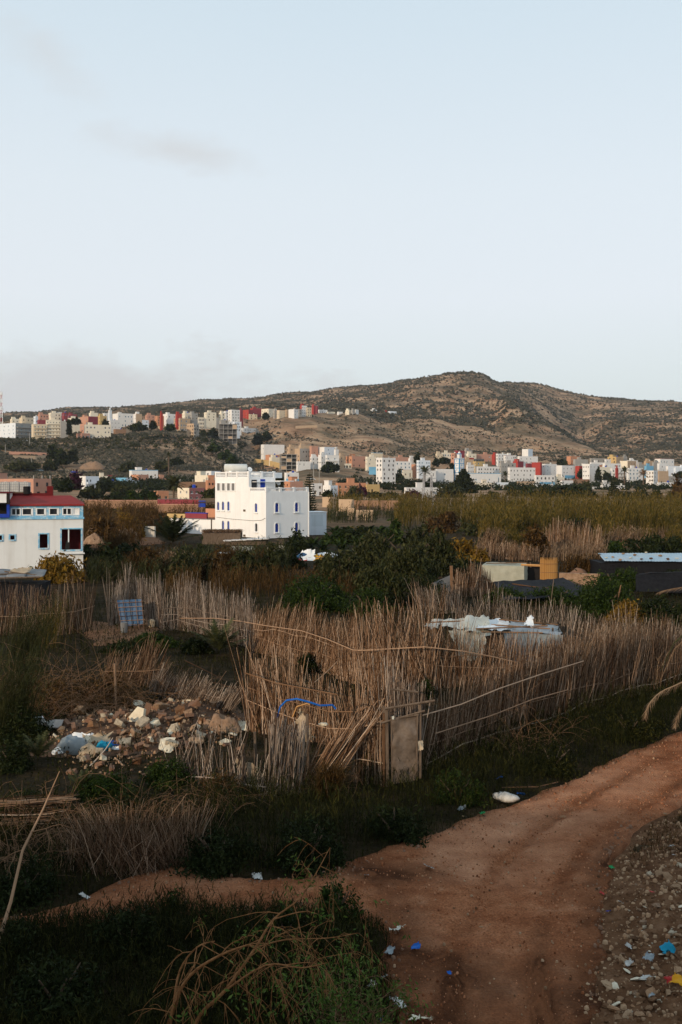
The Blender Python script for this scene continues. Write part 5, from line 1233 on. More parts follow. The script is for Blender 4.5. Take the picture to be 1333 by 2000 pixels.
# reeds and tall grasses standing alone
for a_ in [(225,1095,60,62,'rust','brown reeds left of the golden-brown bush',300),(330,1120,70,50,'drygrass','dry grass clump under the agave palm',260),(270,1130,60,60,'rust','tall brown reeds behind the far canes',300),(445,1125,50,66,'rust','brown flowering reeds before the parked white car',260),(500,1130,44,60,'rust','brown reeds between the two olive bushes',220),
   (958,1078,40,52,'drygrass','pale plume grass leaning left of the rust bush',320),(1215,1078,90,56,'drygrass','dry reeds leaning over the dark bush',420),(40,1330,90,180,'olive','tall leaning reed bush at the left edge with orange tips, upper',420),(15,1440,90,190,'olive','tall leaning reed bush at the left edge with orange tips, lower',380),(90,1265,50,100,'reed','slender reeds leaning right in front of the far-left canes',160),
   (1190,1345,130,125,'drygrass','large fluffy dry grass clump on the front fence',900),(1130,1122,70,44,'rust','rust reeds above the crumbling mud wall',300),(1080,1375,90,100,'drygrass','dry grass clump hanging over the front fence rails',520),(1290,1325,110,100,'drygrass','dry grass at the right end of the front fence',520),(1010,1395,70,70,'drygrass','dry tuft spilling over the fence middle',340),(640,1560,40,70,'rust','brown vine heap in the fence gap',260)]:
    reed_clump(a_[0], a_[1], a_[2], a_[3], a_[4], a_[5], a_[6], lean=(.28 if a_[0] < 120 else .18, .0), leafn=3 if a_[4] == 'drygrass' else 5, cat='reeds' if a_[4] != 'drygrass' else 'dry grass', w=None if a_[1] < 1200 else .016)
# banana garden, fan palms, agave palm, young palm
for i, (px_, pb_, l_) in enumerate([(655,1046,'banana plant at the left end of the garden row'),(678,1044,'banana plant, second from the left in the garden row'),(700,1046,'banana plant with yellow leaves in the middle of the garden row'),(722,1044,'banana plant right of the yellow-leaved one'),(745,1046,'banana plant fifth in the garden row'),(768,1048,'banana plant at the right end of the garden row')]):
    palm(px_, pb_, 14, 22, l_, gd(pb_), 12, False, 'green' if i != 2 else 'gold', 'banana_plant', 1.3, 10, 'banana plants in the garden row', lw=.35, upmin=.5)
for px_, pb_, l_ in [(668,1078,'bright fan palm right of the fig bush'),(632,1080,'dull fan palm between fig bush and bright fan palm'),(612,1072,'small fan palm close to the fig bush'),(700,1070,'fan palm at the right end of the low row')]:
    palm(px_, pb_, 10, 24, l_, gd(pb_), 18, False, 'green', 'fan_palm', .7, 12, None, lw=.16, upmin=.1)
palm(338, 1062, 20, 62, 'big dark agave-like palm with upright spiky fronds before the white garden wall', gd(1062), 20, False, 'darkgreen', 'palm_tree', .45, 26, None, lw=.10, upmin=.35)
palm(430, 1278, 10, 62, 'young date palm growing inside the cane enclosure', gd(1278), 18, False, 'palm', 'palm_tree', .5, 30, None, lw=.028, upmin=.5)
palm(75, 1492, 8, 55, 'small young palm left of the rubble heap', gd(1492), 14, False, 'palm', 'palm_tree', .5, 26, None, lw=.014, upmin=.5)
palm(160, 1560, 6, 40, 'tiny fan palm below the plastic bags', gd(1560), 14, False, 'palm', 'palm_tree', .3, 22, None, lw=.012, upmin=.5)
dp_ = thing('palm_tree', 'palm with dried hanging fronds at the right edge, trunk out of frame', 'palm', gp(1475, 1490)); dpo = dp_.location.copy()
b = MB(); b.tube([(0, 0, -.3), (.05, 0, 1.2), (0, 0, 2.4), (0, 0, 3.6)], [.3, .24, .22, .26], 9); b.build('trunk', M['bark'], dp_)
def frond(parent, pts_, ll0, n=60, lw=.012, m='drygrass'):
    Pa = np.array(pts_); k_ = len(Pa); t = np.linspace(.18, 1, n); ip = np.stack([np.interp(t * (k_ - 1), np.arange(k_), Pa[:, c]) for c in range(3)], -1)
    b = MB(); b.tube(pts_, [.03 * (1 - .8 * i / (k_ - 1)) for i in range(k_)], 4); tg = unit(np.gradient(ip, axis=0)); side = unit(np.cross(tg, np.array([0, 0, 1.]) + 1e-3)); ll = ll0 * np.sin(np.pi * (.15 + .8 * (t - .18) / .82)) ** .6
    for sg in (-1, 1):
        tip = ip + (side * sg * .45 + tg * .75 + np.array([0, 0, -.35]) + RNG.normal(size=ip.shape) * .12) * ll[:, None]
        for j in range(n): b.poly([ip[j] - tg[j] * lw, ip[j] + tg[j] * lw, tip[j]])
    return b.build('frond', M[m], parent)
def arc(p): # smooth curve through photo points (column, row, depth)
    w = [pt(*q_) - dpo for q_ in p]; o_ = []
    for i in range(len(w) - 1):
        p0, p1, p2, p3 = w[max(i-1, 0)], w[i], w[i+1], w[min(i+2, len(w)-1)]
        for s_ in range(3):
            t_ = s_ / 3; o_.append(.5 * ((2*p1) + (p2-p0)*t_ + (2*p0-5*p1+4*p2-p3)*t_*t_ + (3*p1-p0-3*p2+p3)*t_*t_*t_))
    return o_ + [w[-1]]
frond(dp_, arc([(1475,1262,30),(1400,1290,29.5),(1333,1332,29),(1290,1352,28.8),(1266,1378,28.6),(1260,1402,28.5)]), .32, 90)
frond(dp_, arc([(1475,1262,30),(1410,1330,29.2),(1350,1362,28.8),(1326,1392,28.6),(1318,1420,28.5)]), .30, 70)
frond(dp_, arc([(1475,1262,30),(1420,1190,30.6),(1350,1150,31),(1305,1152,31.2),(1284,1158,31.4)]), .26, 70)
for i in range(9):
    a_ = -1.3 + i * .55; e_ = Vector((math.cos(a_), math.sin(a_), 0)); z_ = Vector((0, 0, 1)); c_ = Vector((0, 0, 3.6))
    frond(dp_, [c_, c_ + e_ * .8 + z_ * .6, c_ + e_ * 1.7 + z_ * .5, c_ + e_ * 2.4 - z_ * .2, c_ + e_ * 2.8 - z_ * 1.1], .4, 40, .016, 'palm' if i % 2 else 'drygrass')

# ------------------------------------------------------------------ weeds and grass (mass)
def grass(name, label, P_px, n, h, m, w, lean=.25, tufts=None):
    P_ = poly_ground(P_px); lo = P_.min(0); hi = P_.max(0)
    X = lo[0] + (hi[0] - lo[0]) * RNG.random(n); Y = lo[1] + (hi[1] - lo[1]) * RNG.random(n)
    k = in_poly(P_, X, Y) & (track_sd(X, Y) + fbm(X * 1.7, Y * 1.7, 3) * .7 - .30 * RNG.random(n) ** 3 < -.02) & (fbm(X * .9 + 50, Y * .9, 3) + .6 * RNG.random(n) > -.12)
    X = X[k]; Y = Y[k]; q = len(X); B = np.stack([X, Y, terrain(X, Y) - .02], -1)
    tall = (.5 + 1.0 * np.clip(fbm(X * .6 + 9, Y * .6, 3) + .5, 0, 1)) * np.clip(.35 - track_sd(X, Y) * .8, .35, 1)
    hh = (h[0] + (h[1] - h[0]) * RNG.random(q) ** 1.6) * tall
    ln = RNG.normal(size=(q, 2)) * lean
    parts = [blade_strips(B, hh, ln, w * (.7 + .6 * RNG.random(q)))]
    # leafy side shoots
    s = RNG.random(q) < .75
    for _ in range(3):
        t = .3 + .6 * RNG.random(s.sum()); Pm = B[s] + np.concatenate([ln[s] * (hh[s] * t * t)[:, None], (hh[s] * t)[:, None]], 1)
        a = RNG.random(len(Pm)) * 6.28
        parts.append(blade_strips(Pm, hh[s] * .22, np.stack([np.cos(a), np.sin(a)], -1) * 1.0, np.full(len(Pm), w * 1.8)))
    V_, f_ = join_parts(parts)
    return tag(link(name, mesh_np(name, V_, f_, M[m])), label, kind='stuff')
grass('roadside_weeds', 'dark weeds between the cane fence and the dirt track', [(-120,1800),(190,1750),(255,1716),(335,1700),(430,1706),(505,1724),(690,1690),(835,1640),(950,1594),(1050,1558),(1190,1498),(1333,1440),(1560,1350),(1560,1290),(1333,1315),(1150,1375),(900,1468),(760,1520),(520,1545),(300,1590),(150,1600),(-120,1600)], 90000, (.25, 1.05), 'grass', .010)
grass('foreground_weeds', 'dark weeds in the lower left corner', [(-260,1830),(90,1802),(200,1792),(330,1772),(420,1788),(540,1780),(640,1788),(735,1802),(768,1838),(756,1880),(772,1930),(782,2000),(770,2140),(-400,2140)], 26000, (.2, .8), 'grass', .009)
grass('garden_ground_cover', 'low weeds covering the ground inside the cane enclosures', [(-150,1590),(300,1585),(520,1540),(760,1515),(900,1465),(1150,1375),(1400,1290),(1400,1160),(-150,1160)], 38000, (.15, .6), 'grass', .020)
grass('verge_weeds', 'thin dry weeds on the rubble verge', [(1200,1700),(1260,1625),(1333,1585),(1420,1560),(1420,1640),(1260,1700)], 1800, (.1, .45), 'rust', .010)

def leaf_clumps(name, label, P, S, per, m, leaf):
    k = np.repeat(np.arange(len(P)), per); p = RNG.normal(size=(len(k), 3)) * np.array([.5, .5, .38]) * S[k][:, None]; p[:, 2] = np.abs(p[:, 2]) * 1.3
    V_, fq = leaf_quads(P[k] + p, leaf * (.6 + .8 * RNG.random(len(k))), .5, .3)
    tag(link(name, mesh_np(name, V_, [fq], M[m])), label, kind='stuff')
def edge_points(x0, x1, y0, y1, n):
    o = []
    for _ in range(n):
        px_ = random.uniform(x0, x1); py_ = random.uniform(y0, y1); d_ = ground_depth(px_, py_)
        if d_: o.append(pt(px_, py_, d_))
    return np.array(o)
P_ = edge_points(660, 1400, 940, 958, 620); leaf_clumps('town_edge_scrub', 'dark scrub and garden bushes along the foot of the lower town', P_, 1.2 + 2.0 * RNG.random(len(P_)), 45, 'darkgreen', .75)
P_ = edge_points(690, 1340, 905, 944, 170); leaf_clumps('town_scrub', 'bushes growing between the houses of the lower town', P_, .9 + 1.4 * RNG.random(len(P_)), 34, 'olive', .7)
P_ = edge_points(-20, 480, 850, 880, 240); leaf_clumps('plateau_edge_scrub', 'scrub along the upper edge of the bluff under the plateau houses', P_, 1.0 + 2.0 * RNG.random(len(P_)), 36, 'olive', .8)
P_ = edge_points(100, 460, 938, 958, 260); leaf_clumps('hill_foot_scrub', 'bushes among the houses at the foot of the left hill', P_, 1.2 + 2.2 * RNG.random(len(P_)), 45, 'darkgreen', .7)
# ------------------------------------------------------------------ the white house with blue shutters
def arch_pts(w, h, n=8):
    r = w / 2; p = [(-r, 0), (r, 0)]
    p += [(r * math.cos(a), h - r + r * math.sin(a)) for a in [math.pi * i / n for i in range(n + 1)]]
    return p
def arch_window(root, P, rz, w, h, shutter, sill=True):
    o = empty('window', P, rz, root)
    rim = MB(); t = .17; outer = arch_pts(w + 2 * t, h + t + .12); inner = arch_pts(w, h)
    n = len(outer); zo = lambda z: z - .12
    for i in range(n):
        j = (i + 1) % n
        a, b_, c, d_ = outer[i], outer[j], inner[j], inner[i]
        rim.poly([(a[0], -.07, zo(a[1])), (b_[0], -.07, zo(b_[1])), (c[0], -.07, c[1]), (d_[0], -.07, d_[1])])
        rim.poly([(a[0], -.07, zo(a[1])), (a[0], .0, zo(a[1])), (b_[0], 0, zo(b_[1])), (b_[0], -.07, zo(b_[1]))])
        rim.poly([(d_[0], -.07, d_[1]), (c[0], -.07, c[1]), (c[0], .12, c[1]), (d_[0], .12, d_[1])])
    rim.build('frame', M['white'], o)
    s = MB(); s.poly([(x, .13, z) for x, z in arch_pts(w + .02, h + .01)]); s.build('shutter' if shutter == 'bluepaint' else 'pane', M[shutter], o)
    if shutter == 'bluepaint':
        b = MB(); b.box((-.02, .09, .02), (.02, .127, h * .8)); b.build('shutter_bar', M['bluepaint'], o)
    if sill:
        b = MB(); b.box((-w / 2 - t - .06, -.2, -.22), (w / 2 + t + .06, .0, -.122)); b.build('sill', M['white'], o)
    return o
wd = 153.0; wk = wd / F
TH = R(40); w_x = (520 - CX) * wk
white_house = thing('blue_shutter_house', 'large white house with arched cobalt shutters and roof balustrades in the middle of the valley', 'house', (w_x, wd, 0), TH)
WW, WD = 8.3, 14.3
hz = lambda py: H - (py - HOR) * wk
zT = hz(961)                     # terrace floor parapet base
whiteM = plaster('house_limewash', (.80, .79, .77), .08, .25)
ARCH_R = [(-1, 1.9, 976, 1001), (-1, 5.85, 976, 1001), (-1, 1.9, 1017, 1041), (-1, 5.85, 1017, 1041)]
up0, up1 = 4.6, WD                # the taller rear block along the left face
zU = hz(933)
def left_y(px):                   # position along the left face seen at a photo column
    u = (px - CX) / F; return (u * wd - w_x) / (-math.sin(TH) - u * math.cos(TH))
def lz(py, ly):                   # height of a photo row on the left face
    d = wd + ly * math.cos(TH); return H - (py - HOR) * d / F
WIN_R = [(lx, hz(z0_), hz(z1_) - hz(z0_)) for lx, z0_, z1_ in [(2.05, 1000.5, 982.5), (5.9, 1000.5, 982.5), (2.05, 1040, 1022.5), (5.9, 1040, 1022.5)]]
WIN_L = []
for px_, a_, b_, sh in [(501, 1000, 983, 'bluepaint'), (447, 997, 979.5, 'bluepaint'), (436.5, 996, 979.5, 'bluepaint'), (427, 996, 980, 'bluepaint'), (501.5, 1038, 1022, 'pane'), (447, 1034.5, 1017.5, 'bluepaint'), (436.5, 1033.5, 1017, 'bluepaint')]:
    ly = left_y(px_); WIN_L.append((ly, lz(a_, ly), lz(b_, ly) - lz(a_, ly), sh))
b = MB()
face_with_holes(b, (0, 0), (1, 0), WW, -.6, zT, [(x - .31, x + .31, z, z + h_) for x, z, h_ in WIN_R], (0, 1), .3, 0)
face_with_holes(b, (0, WD), (0, -1), WD, -.6, zT, [(WD - y - .31, WD - y + .31, z, z + h_) for y, z, h_, _ in WIN_L], (1, 0), .3, 0)
b.poly([(WW, 0, -.6), (WW, WD, -.6), (WW, WD, zT), (WW, 0, zT)]); b.poly([(WW, WD, -.6), (0, WD, -.6), (0, WD, zT), (WW, WD, zT)]); b.poly([(0, 0, zT), (WW, 0, zT), (WW, WD, zT), (0, WD, zT)])
b.build('wall', whiteM, white_house)
b = MB(); b.box((.0, up0, zT + .003), (WW * .62, up1 - .002, zU)); b.build('upper_storey_wall', whiteM, white_house)
b = MB(); b.box((WW * .62 + .003, up0 + 3.2, zT + .003), (WW - .9, up1 - .5, hz(936))); b.build('stair_tower_wall', whiteM, white_house)
b = MB(); b.box((WW * .62 + .003, up0 - 1.6, hz(940)), (WW - .6, up0 + 3.4, hz(938.6))); b.box((0.6, up0 - 1.2, hz(941.5)), (WW * .62, up0 - .003, hz(940.5))); b.build('awning_slab', whiteM, white_house)
b = MB(); b.box((2.2, up0 - .05, zT + .02), (3.1, up0 - .003, zT + 2.0)); b.build('terrace_door', M['bluepaint'], white_house)
b = MB(); b.box((.5, up0 - .04, zT + .02), (1.5, up0 - .003, zT + 1.9)); b.build('terrace_opening', M['pane'], white_house)
def balustrade(P0, P1, z0, h, parent, step=.24):
    P0 = Vector((*P0, z0)); P1 = Vector((*P1, z0)); v = P1 - P0; L_ = v.length; u = v.normalized(); nrm = Vector((-u.y, u.x, 0))
    ang = math.atan2(u.y, u.x); o = empty('balustrade', P0, ang, parent)
    b = MB(); b.box((0, -.12, 0), (L_, .12, .16)); b.build('base_rail', whiteM, o)
    b = MB(); b.box((-.04, -.15, h - .16), (L_ + .04, .15, h)); b.build('top_rail', whiteM, o)
    bm = MB(); bm.lathe([(.05, 0), (.085, (h - .32) * .35), (.045, (h - .32) * .65), (.06, h - .32)], (0, 0, 0), 6); me = bm.mesh('baluster', whiteM, True)
    pm = MB(); pm.box((-.2, -.17, 0), (.2, .17, h + .08)); pme = pm.mesh('pier', whiteM)
    npier = max(1, int(round(L_ / 2.9)))
    for i in range(npier + 1): link('pier', pme, o, (L_ * i / npier, 0, .001))
    n = int(L_ / step)
    for i in range(n):
        x = (i + .5) * L_ / n
        if min(abs(x - L_ * j / npier) for j in range(npier + 1)) > .25: link('baluster', me, o, (x, 0, .16))
hb = hz(952.5) - zT
balustrade((.15, .15), (WW - .15, .15), zT, hb, white_house); balustrade((.15, up0 - .2), (.15, .15), zT, hb, white_house)
hb2 = hz(920.5) - zU
balustrade((.15, up1 - .15), (.15, up0 + .2), zU, hb2, white_house); balustrade((.15, up0 + .2), (WW * .62 - .15, up0 + .2), zU, hb2, white_house)
b = MB(); b.box((WW * .3, up0 + .6, zU + .003), (WW * .62 + 1.8, up0 + 4, hz(922))); b.build('roof_cabin_wall', whiteM, white_house)
for x, z, h_ in WIN_R: arch_window(white_house, (x, 0, z), 0, .62, h_, 'bluepaint')
for y, z, h_, sh in WIN_L: arch_window(white_house, (0, y, z), R(-90), .62, h_, sh)
for px_ in (428, 437.5, 447.5, 456.5):
    ly = left_y(px_); z0_ = lz(958, ly); hh_ = lz(944, ly) - z0_
    o = empty('window', (0, ly, z0_), R(-90), white_house)
    b = MB()
    for x0_, x1_, za, zb in ((-.62, -.42, -.12, hh_ + .12), (.42, .62, -.12, hh_ + .12), (-.42, .42, -.12, 0), (-.42, .42, hh_, hh_ + .12)): b.box((x0_, -.1, za), (x1_, .0, zb))
    b.build('frame', whiteM, o)
    b = MB(); b.box((-.42, -.012, 0), (.42, -.002, hh_)); b.build('pane', M['tingrey'], o)
for px_, py_ in ((478, 997), (478, 1046)):
    ly = left_y(px_); b = MB(); b.box((-.05, ly - .3, lz(py_ + 2, ly)), (-.003, ly + .3, lz(py_ - 2, ly))); b.build('wall_vent', M['wood'], white_house)
b = MB(); pts_ = [(-.06, left_y(p_), lz(q_, left_y(p_))) for p_, q_ in ((424, 1010), (445, 1013), (470, 1015), (495, 1017), (512, 1016), (519, 1012))]
b.tube(pts_, .025, 4); b.build('cable', M['net'], white_house)
b = MB(); b.tube([(WW + .03, -.05, 0), (WW + .03, -.05, zT)], .06, 6); b.build('drainpipe', whiteM, white_house)
b = MB(); b.tube([(-.9, 0, 0), (-.85, 0, 0), (.85, 0, 0), (.9, 0, 0)], [.3, .55, .55, .3], 12)
tk = b.build('water_cylinder', M['tank'], None, smooth=True); tag(tk, 'white cylindrical tank lying on the roof of the blue-shuttered house', 'water tank')
ly = left_y(445); cl = Matrix.Rotation(TH, 4, 'Z') @ Vector((1.6, ly, 0)); tk.location = (w_x + cl.x, wd + cl.y, zU + hb2 + .62); tk.rotation_euler = (0, 0, R(5)); tk.scale = (2.1, 1.25, 1.25)
b = MB()
for x in (-1.1, 1.1): b.box((x - .1, -.45, -(hb2 + .62)), (x + .1, .45, -.45))
st = b.build('tank_stand', whiteM, white_house); st.location = (1.6, ly, zU + hb2 + .62)
for i, (x_, y_, z_) in enumerate([(3.2, 9.0, zU + .02), (WW - 1.2, 6.5, zT + .02)]):
    r_ = thing('satellite_dish', ['satellite dish on the upper roof of the blue-shuttered house', 'satellite dish on the terrace of the blue-shuttered house'][i], 'satellite dish', (0, 0, 0)); q_ = Matrix.Rotation(TH, 4, 'Z') @ Vector((x_, y_, z_)); r_.location = (w_x + q_.x, wd + q_.y, q_.z); r_.rotation_euler = (0, 0, R(35))
    b = MB(); b.tube([(0, 0, 0), (0, 0, 1.3)], .04, 6); b.build('post', M['metal'], r_)
    b = MB(); b.lathe([(.02, 0), (.25, .03), (.42, .12), (.43, .13)], (0, 0, 0), 12); o = b.build('dish', M['white'], r_, (0, 0, 1.35)); o.rotation_euler = (R(62), 0, 0)
    b = MB(); b.tube([(0, 0, 1.2), (0, -.45, 1.5)], .02, 5); b.build('feed_arm', M['metal'], r_)
# annex on the right with a faded painted panel, boundary wall on the left
an = thing('annex', 'low white annex with a faded painted panel joined to the right of the blue-shuttered house', 'annex', pt(602, 1046, 163.5), R(12)); an.location.z = 0
hA = H - (1001 - HOR) * 163.5 / F
b = MB(); b.box((.1, 0, -.5), (3.1, 5, hA)); b.build('wall', WALLS['L'], an)
b = MB(); b.box((.6, -.03, hA * .38), (2.5, -.003, hA * .9)); b.build('painted_panel', plaster('faded_panel', (.58, .63, .66), .05), an)
b = MB(); b.box((.02, -.08, hA), (3.18, 5.05, hA + .1)); b.build('coping', whiteM, an)
wl = thing('garden_wall', 'high white garden wall running left from the blue-shuttered house', 'wall', pt(333, 1050, 172))
wl.location.z = 0
pa = Vector((0, 0, 0)); pb_ = pt(423, 1050, 164.5) - pt(333, 1050, 172); pb_.z = 0; ang_ = math.atan2(pb_.y, pb_.x); wl.rotation_euler = (0, 0, ang_)
hw_ = H - (1014 - HOR) * 168 / F
b = MB(); b.box((0, 0, -.5), (pb_.length, .4, hw_)); b.build('wall', whiteM, wl)
b = MB(); b.box((-.05, -.06, hw_), (pb_.length, .46, hw_ + .12)); b.build('coping', M['tingrey'], wl)
b = MB(); b.tube([(pb_.length - 1.1, -.12, -.3), (pb_.length - 1.1, -.1, hw_ + .1)], .09, 6); b.build('post', M['wood'], wl)
def simple_wall(name, label, px0, px1, yt, yb, d0, d1, m, t=.35, cop=None, cat='wall'):
    a = pt(px0, yb, d0); c = pt(px1, yb, d1); a.z = c.z = min(a.z, c.z); v = c - a
    o = thing(name, label, cat, a, math.atan2(v.y, v.x)); h_ = (yb - yt) * (d0 + d1) / 2 / F
    b = MB(); b.box((0, 0, -1.2), (v.length, t, h_)); b.build('wall', m, o)
    if cop is not None: b = MB(); b.box((-.05, -.06, h_), (v.length + .05, t + .06, h_ + .14)); b.build('coping', cop, o)
    return o
simple_wall('garden_wall', 'long terracotta wall behind the rust bushes left of the date palm', 166, 322, 977.5, 983, 240, 236, WALLS['N'], cop=WALLS['P'])
simple_wall('garden_wall', 'dark maroon wall with an iron railing below the date palm', 308, 395, 975, 984, 232, 228, WALLS['M'], cop=M['tingrey'])
simple_wall('garden_wall', 'orange and terracotta wall under the maroon wall', 308, 400, 985.5, 990, 215, 212, WALLS['N'], cop=WALLS['P'])
simple_wall('garden_wall', 'ochre wall section at the left end of the low wall behind the white garden wall', 327, 362, 1003, 1016, 178, 176, WALLS['Y'])
simple_wall('garden_wall', 'maroon wall section with blue edge behind the white garden wall', 362.5, 404, 1002, 1015, 176, 173, WALLS['M'], cop=M['bluepaint'])
simple_wall('garden_wall', 'orange wall corner touching the left edge of the blue-shuttered house', 402, 424, 993, 1012, 180, 178, WALLS['O'])
simple_wall('rough_wall', 'low whitewashed rubble wall with stains right of the earth mounds', 252, 302, 1027, 1049, 158, 156, plaster('stained_whitewash', (.6, .55, .47), .3, .8))
simple_wall('yard_wall', 'tan yard wall behind the banana garden, left part', 662, 690, 975, 990, 255, 252, WALLS['T'])
simple_wall('yard_wall', 'long low tan yard wall with a blue mark behind the banana garden', 690, 782, 977, 988, 262, 258, WALLS['N'])
simple_wall('ruined_wall', 'roofless pale mud shed wall above the banana garden', 679, 692, 992, 1005, 232, 231, WALLS['T'])
simple_wall('ruined_wall', 'long pale mud wall above the banana garden', 696, 730, 996, 1006, 230, 229, WALLS['T'])
simple_wall('yard_wall', 'low grey block wall below the banana row', 640, 700, 1037, 1045, 165, 168, WALLS['N'])
simple_wall('brick_wall', 'low mud wall in the gap behind the rust bush', 900, 960, 1063, 1072, 140, 139, WALLS['N'])
gz_ = thing('garden_pavilion', 'thatched open shelter left of the blue-shuttered house', 'shelter', pt(395, 1000, 190), 0); gz_.location.z = 0
zt_ = H - (975 - HOR) * 190 / F
b = MB(); b.poly([(-.6, -1.5, zt_ - .55), (3.4, -1.5, zt_ - .4), (3.4, 1.5, zt_ + .25), (-.6, 1.5, zt_ + .1)]); b.box((-.5, -1.3, zt_ - .7), (3.3, 1.4, zt_ - .6)); b.build('thatch', M['drygrass'], gz_)
for x in (-.3, 3.1):
    b = MB(); b.tube([(x, -1.1, -.3), (x, -1.1, zt_ - .6)], .12, 6); b.build('post', M['bark'], gz_)
b = MB(); b.box((-.45, -1.2, 4.0), (.8, -.6, 5.2)); b.build('blue_panel', M['bluepaint'], gz_)

# ------------------------------------------------------------------ blue and white building at the left edge
ld = 96.0; lk = ld / F
BT = R(14.8)
bl = thing('blue_white_building', 'white building with a sky-blue glazed upper storey and dark red roof at the left edge', 'building', ((163 - CX) * lk, ld, 0), BT)
def X(px, y=0.0):                          # local x (to the left is negative) of a photo column on the plane local y
    u = (px - CX) / F; xc = (163 - CX) * lk
    return (u * (ld + y * math.cos(BT)) - xc + y * math.sin(BT)) / (math.cos(BT) - u * math.sin(BT))
Zb = lambda py: H - (py - HOR) * lk
x_l = X(-60); DEP = 8.0
wallM = plaster('weathered_whitewash', (.66, .67, .66), .10, .5)
z_mid0, z_mid1 = Zb(1013.5), Zb(1009.5)
lower = [(X(0) - .1, X(4.5), Zb(1052.5), Zb(1042.5)), (X(20.5), X(29), Zb(1052), Zb(1042.5)), (X(78), X(93.5), Zb(1069), Zb(1041)), (X(121), X(158.5), Zb(1073), Zb(1032))]
b = MB(); face_with_holes(b, (x_l, 0), (1, 0), -x_l, -.5, z_mid0, [(q[0] - x_l, q[1] - x_l, q[2], min(q[3], z_mid0 - .12)) for q in lower], (0, 1), .35, 0)
b.box((x_l, .36, -.5), (x_l + .2, DEP, z_mid0)); b.poly([(0, 0, -.5), (0, DEP, -.5), (0, DEP, z_mid0), (0, 0, z_mid0)]); b.poly([(0, DEP, -.5), (x_l, DEP, -.5), (x_l, DEP, z_mid0), (0, DEP, z_mid0)])
b.poly([(x_l, 0, z_mid0), (0, 0, z_mid0), (0, DEP, z_mid0), (x_l, DEP, z_mid0)])
b.build('wall', wallM, bl)
b = MB(); b.box((x_l, 2.6, -.4), (-.1, 2.75, z_mid0 - .01)); b.build('inner_wall', M['maroonpaint'], bl)
for q in lower:
    o = empty('window', (q[0], 0, q[2]), 0, bl); w_ = q[1] - q[0]; h_ = min(q[3], z_mid0 - .12) - q[2]; t = .14
    for nm, a_, c_ in (('frame_side', (-t, -.05, -t), (0, .1, h_ + .05)), ('frame_side', (w_, -.05, -t), (w_ + t, .1, h_ + .05)), ('frame_head', (0, -.05, h_ - .06), (w_, .1, h_ + .05)), ('sill', (0, -.12, -t), (w_, .1, 0))):
        b = MB(); b.box(a_, c_); b.build(nm, M['blueframe'], o)
    if w_ > 1.2:
        b = MB(); b.box((w_ * .33, .08, 0), (w_ * .39, .2, h_ - .06)); b.build('mullion', M['white'], o)
        b = MB(); b.box((-.2, -.35, -.42), (w_ + .35, .0, -.3)); b.build('ledge', wallM, o)
b = MB()
for i in range(9): b.poly([(random.uniform(-.2, .2), .02 * i - .1, -random.uniform(0, .3)), (random.uniform(.1, .35), .02 * i - .1, -random.uniform(0, .2)), (random.uniform(.0, .3), .02 * i - .1, -random.uniform(.8, 1.3)), (random.uniform(-.2, .1), .02 * i - .1, -random.uniform(.7, 1.2))])
cg = b.build('hanging_cloth', M['rubber'], None, bl.matrix_world @ Vector((0, 0, 0))); cg.location = ((132 - CX) * lk, ld - .2, Zb(1055)); tag(cg, 'black cloth hanging out of the large lower window of the blue and white building', 'cloth')
b = MB(); b.box((x_l, -.14, z_mid0 + .003), (.1, .0, z_mid1)); b.build('ledge', M['blueframe'], bl)
z_up1 = Zb(985)
upper = [(X(22), X(41.5)), (X(43), X(65.5)), (X(71), X(91)), (X(96), X(116)), (X(122), X(141)), (X(142), X(156))]
zu0, zu1 = Zb(1006), Zb(992)
b = MB(); x_u = X(20)
face_with_holes(b, (x_u, 0), (1, 0), -x_u, z_mid1, z_up1, [(q[0] - x_u, q[1] - x_u, zu0, zu1) for q in upper], (0, 1), .3, 0)
b.poly([(0, 0, z_mid1), (0, DEP, z_mid1), (0, DEP, z_up1), (0, 0, z_up1)]); b.build('upper_wall', M['blueframe'], bl)
b = MB(); b.box((x_l, 3.2, z_mid1), (-.15, 3.3, z_up1 - .1)); b.build('inner_wall', M['dark'], bl)
for i, q in enumerate(upper):
    o = empty('window', (q[0], 0, zu0), 0, bl); w_ = q[1] - q[0]; h_ = zu1 - zu0; t = .1
    b = MB()
    for a_, c_ in (((0, -.04, 0), (t, .12, h_)), ((w_ - t * (2 if i in (1, 2, 3) else 1), -.04, 0), (w_, .12, h_)), ((t, -.04, 0), (w_ - t, .12, t)), ((t, -.04, h_ - t * .6), (w_ - t, .12, h_))): b.box(a_, c_)
    if i in (0, 4): b.box((w_ * .5 - .05, -.03, t), (w_ * .5 + .05, .1, h_ - t))
    b.build('frame', M['white'], o)
    if i == 5: b = MB(); b.box((t, .03, t), (w_ - t, .06, h_ - t)); b.build('white_panel', M['white'], o)
    else: b = MB(); b.box((t, .2, t), (w_ - t, .22, h_ - t)); b.build('pane', M['pane'], o)
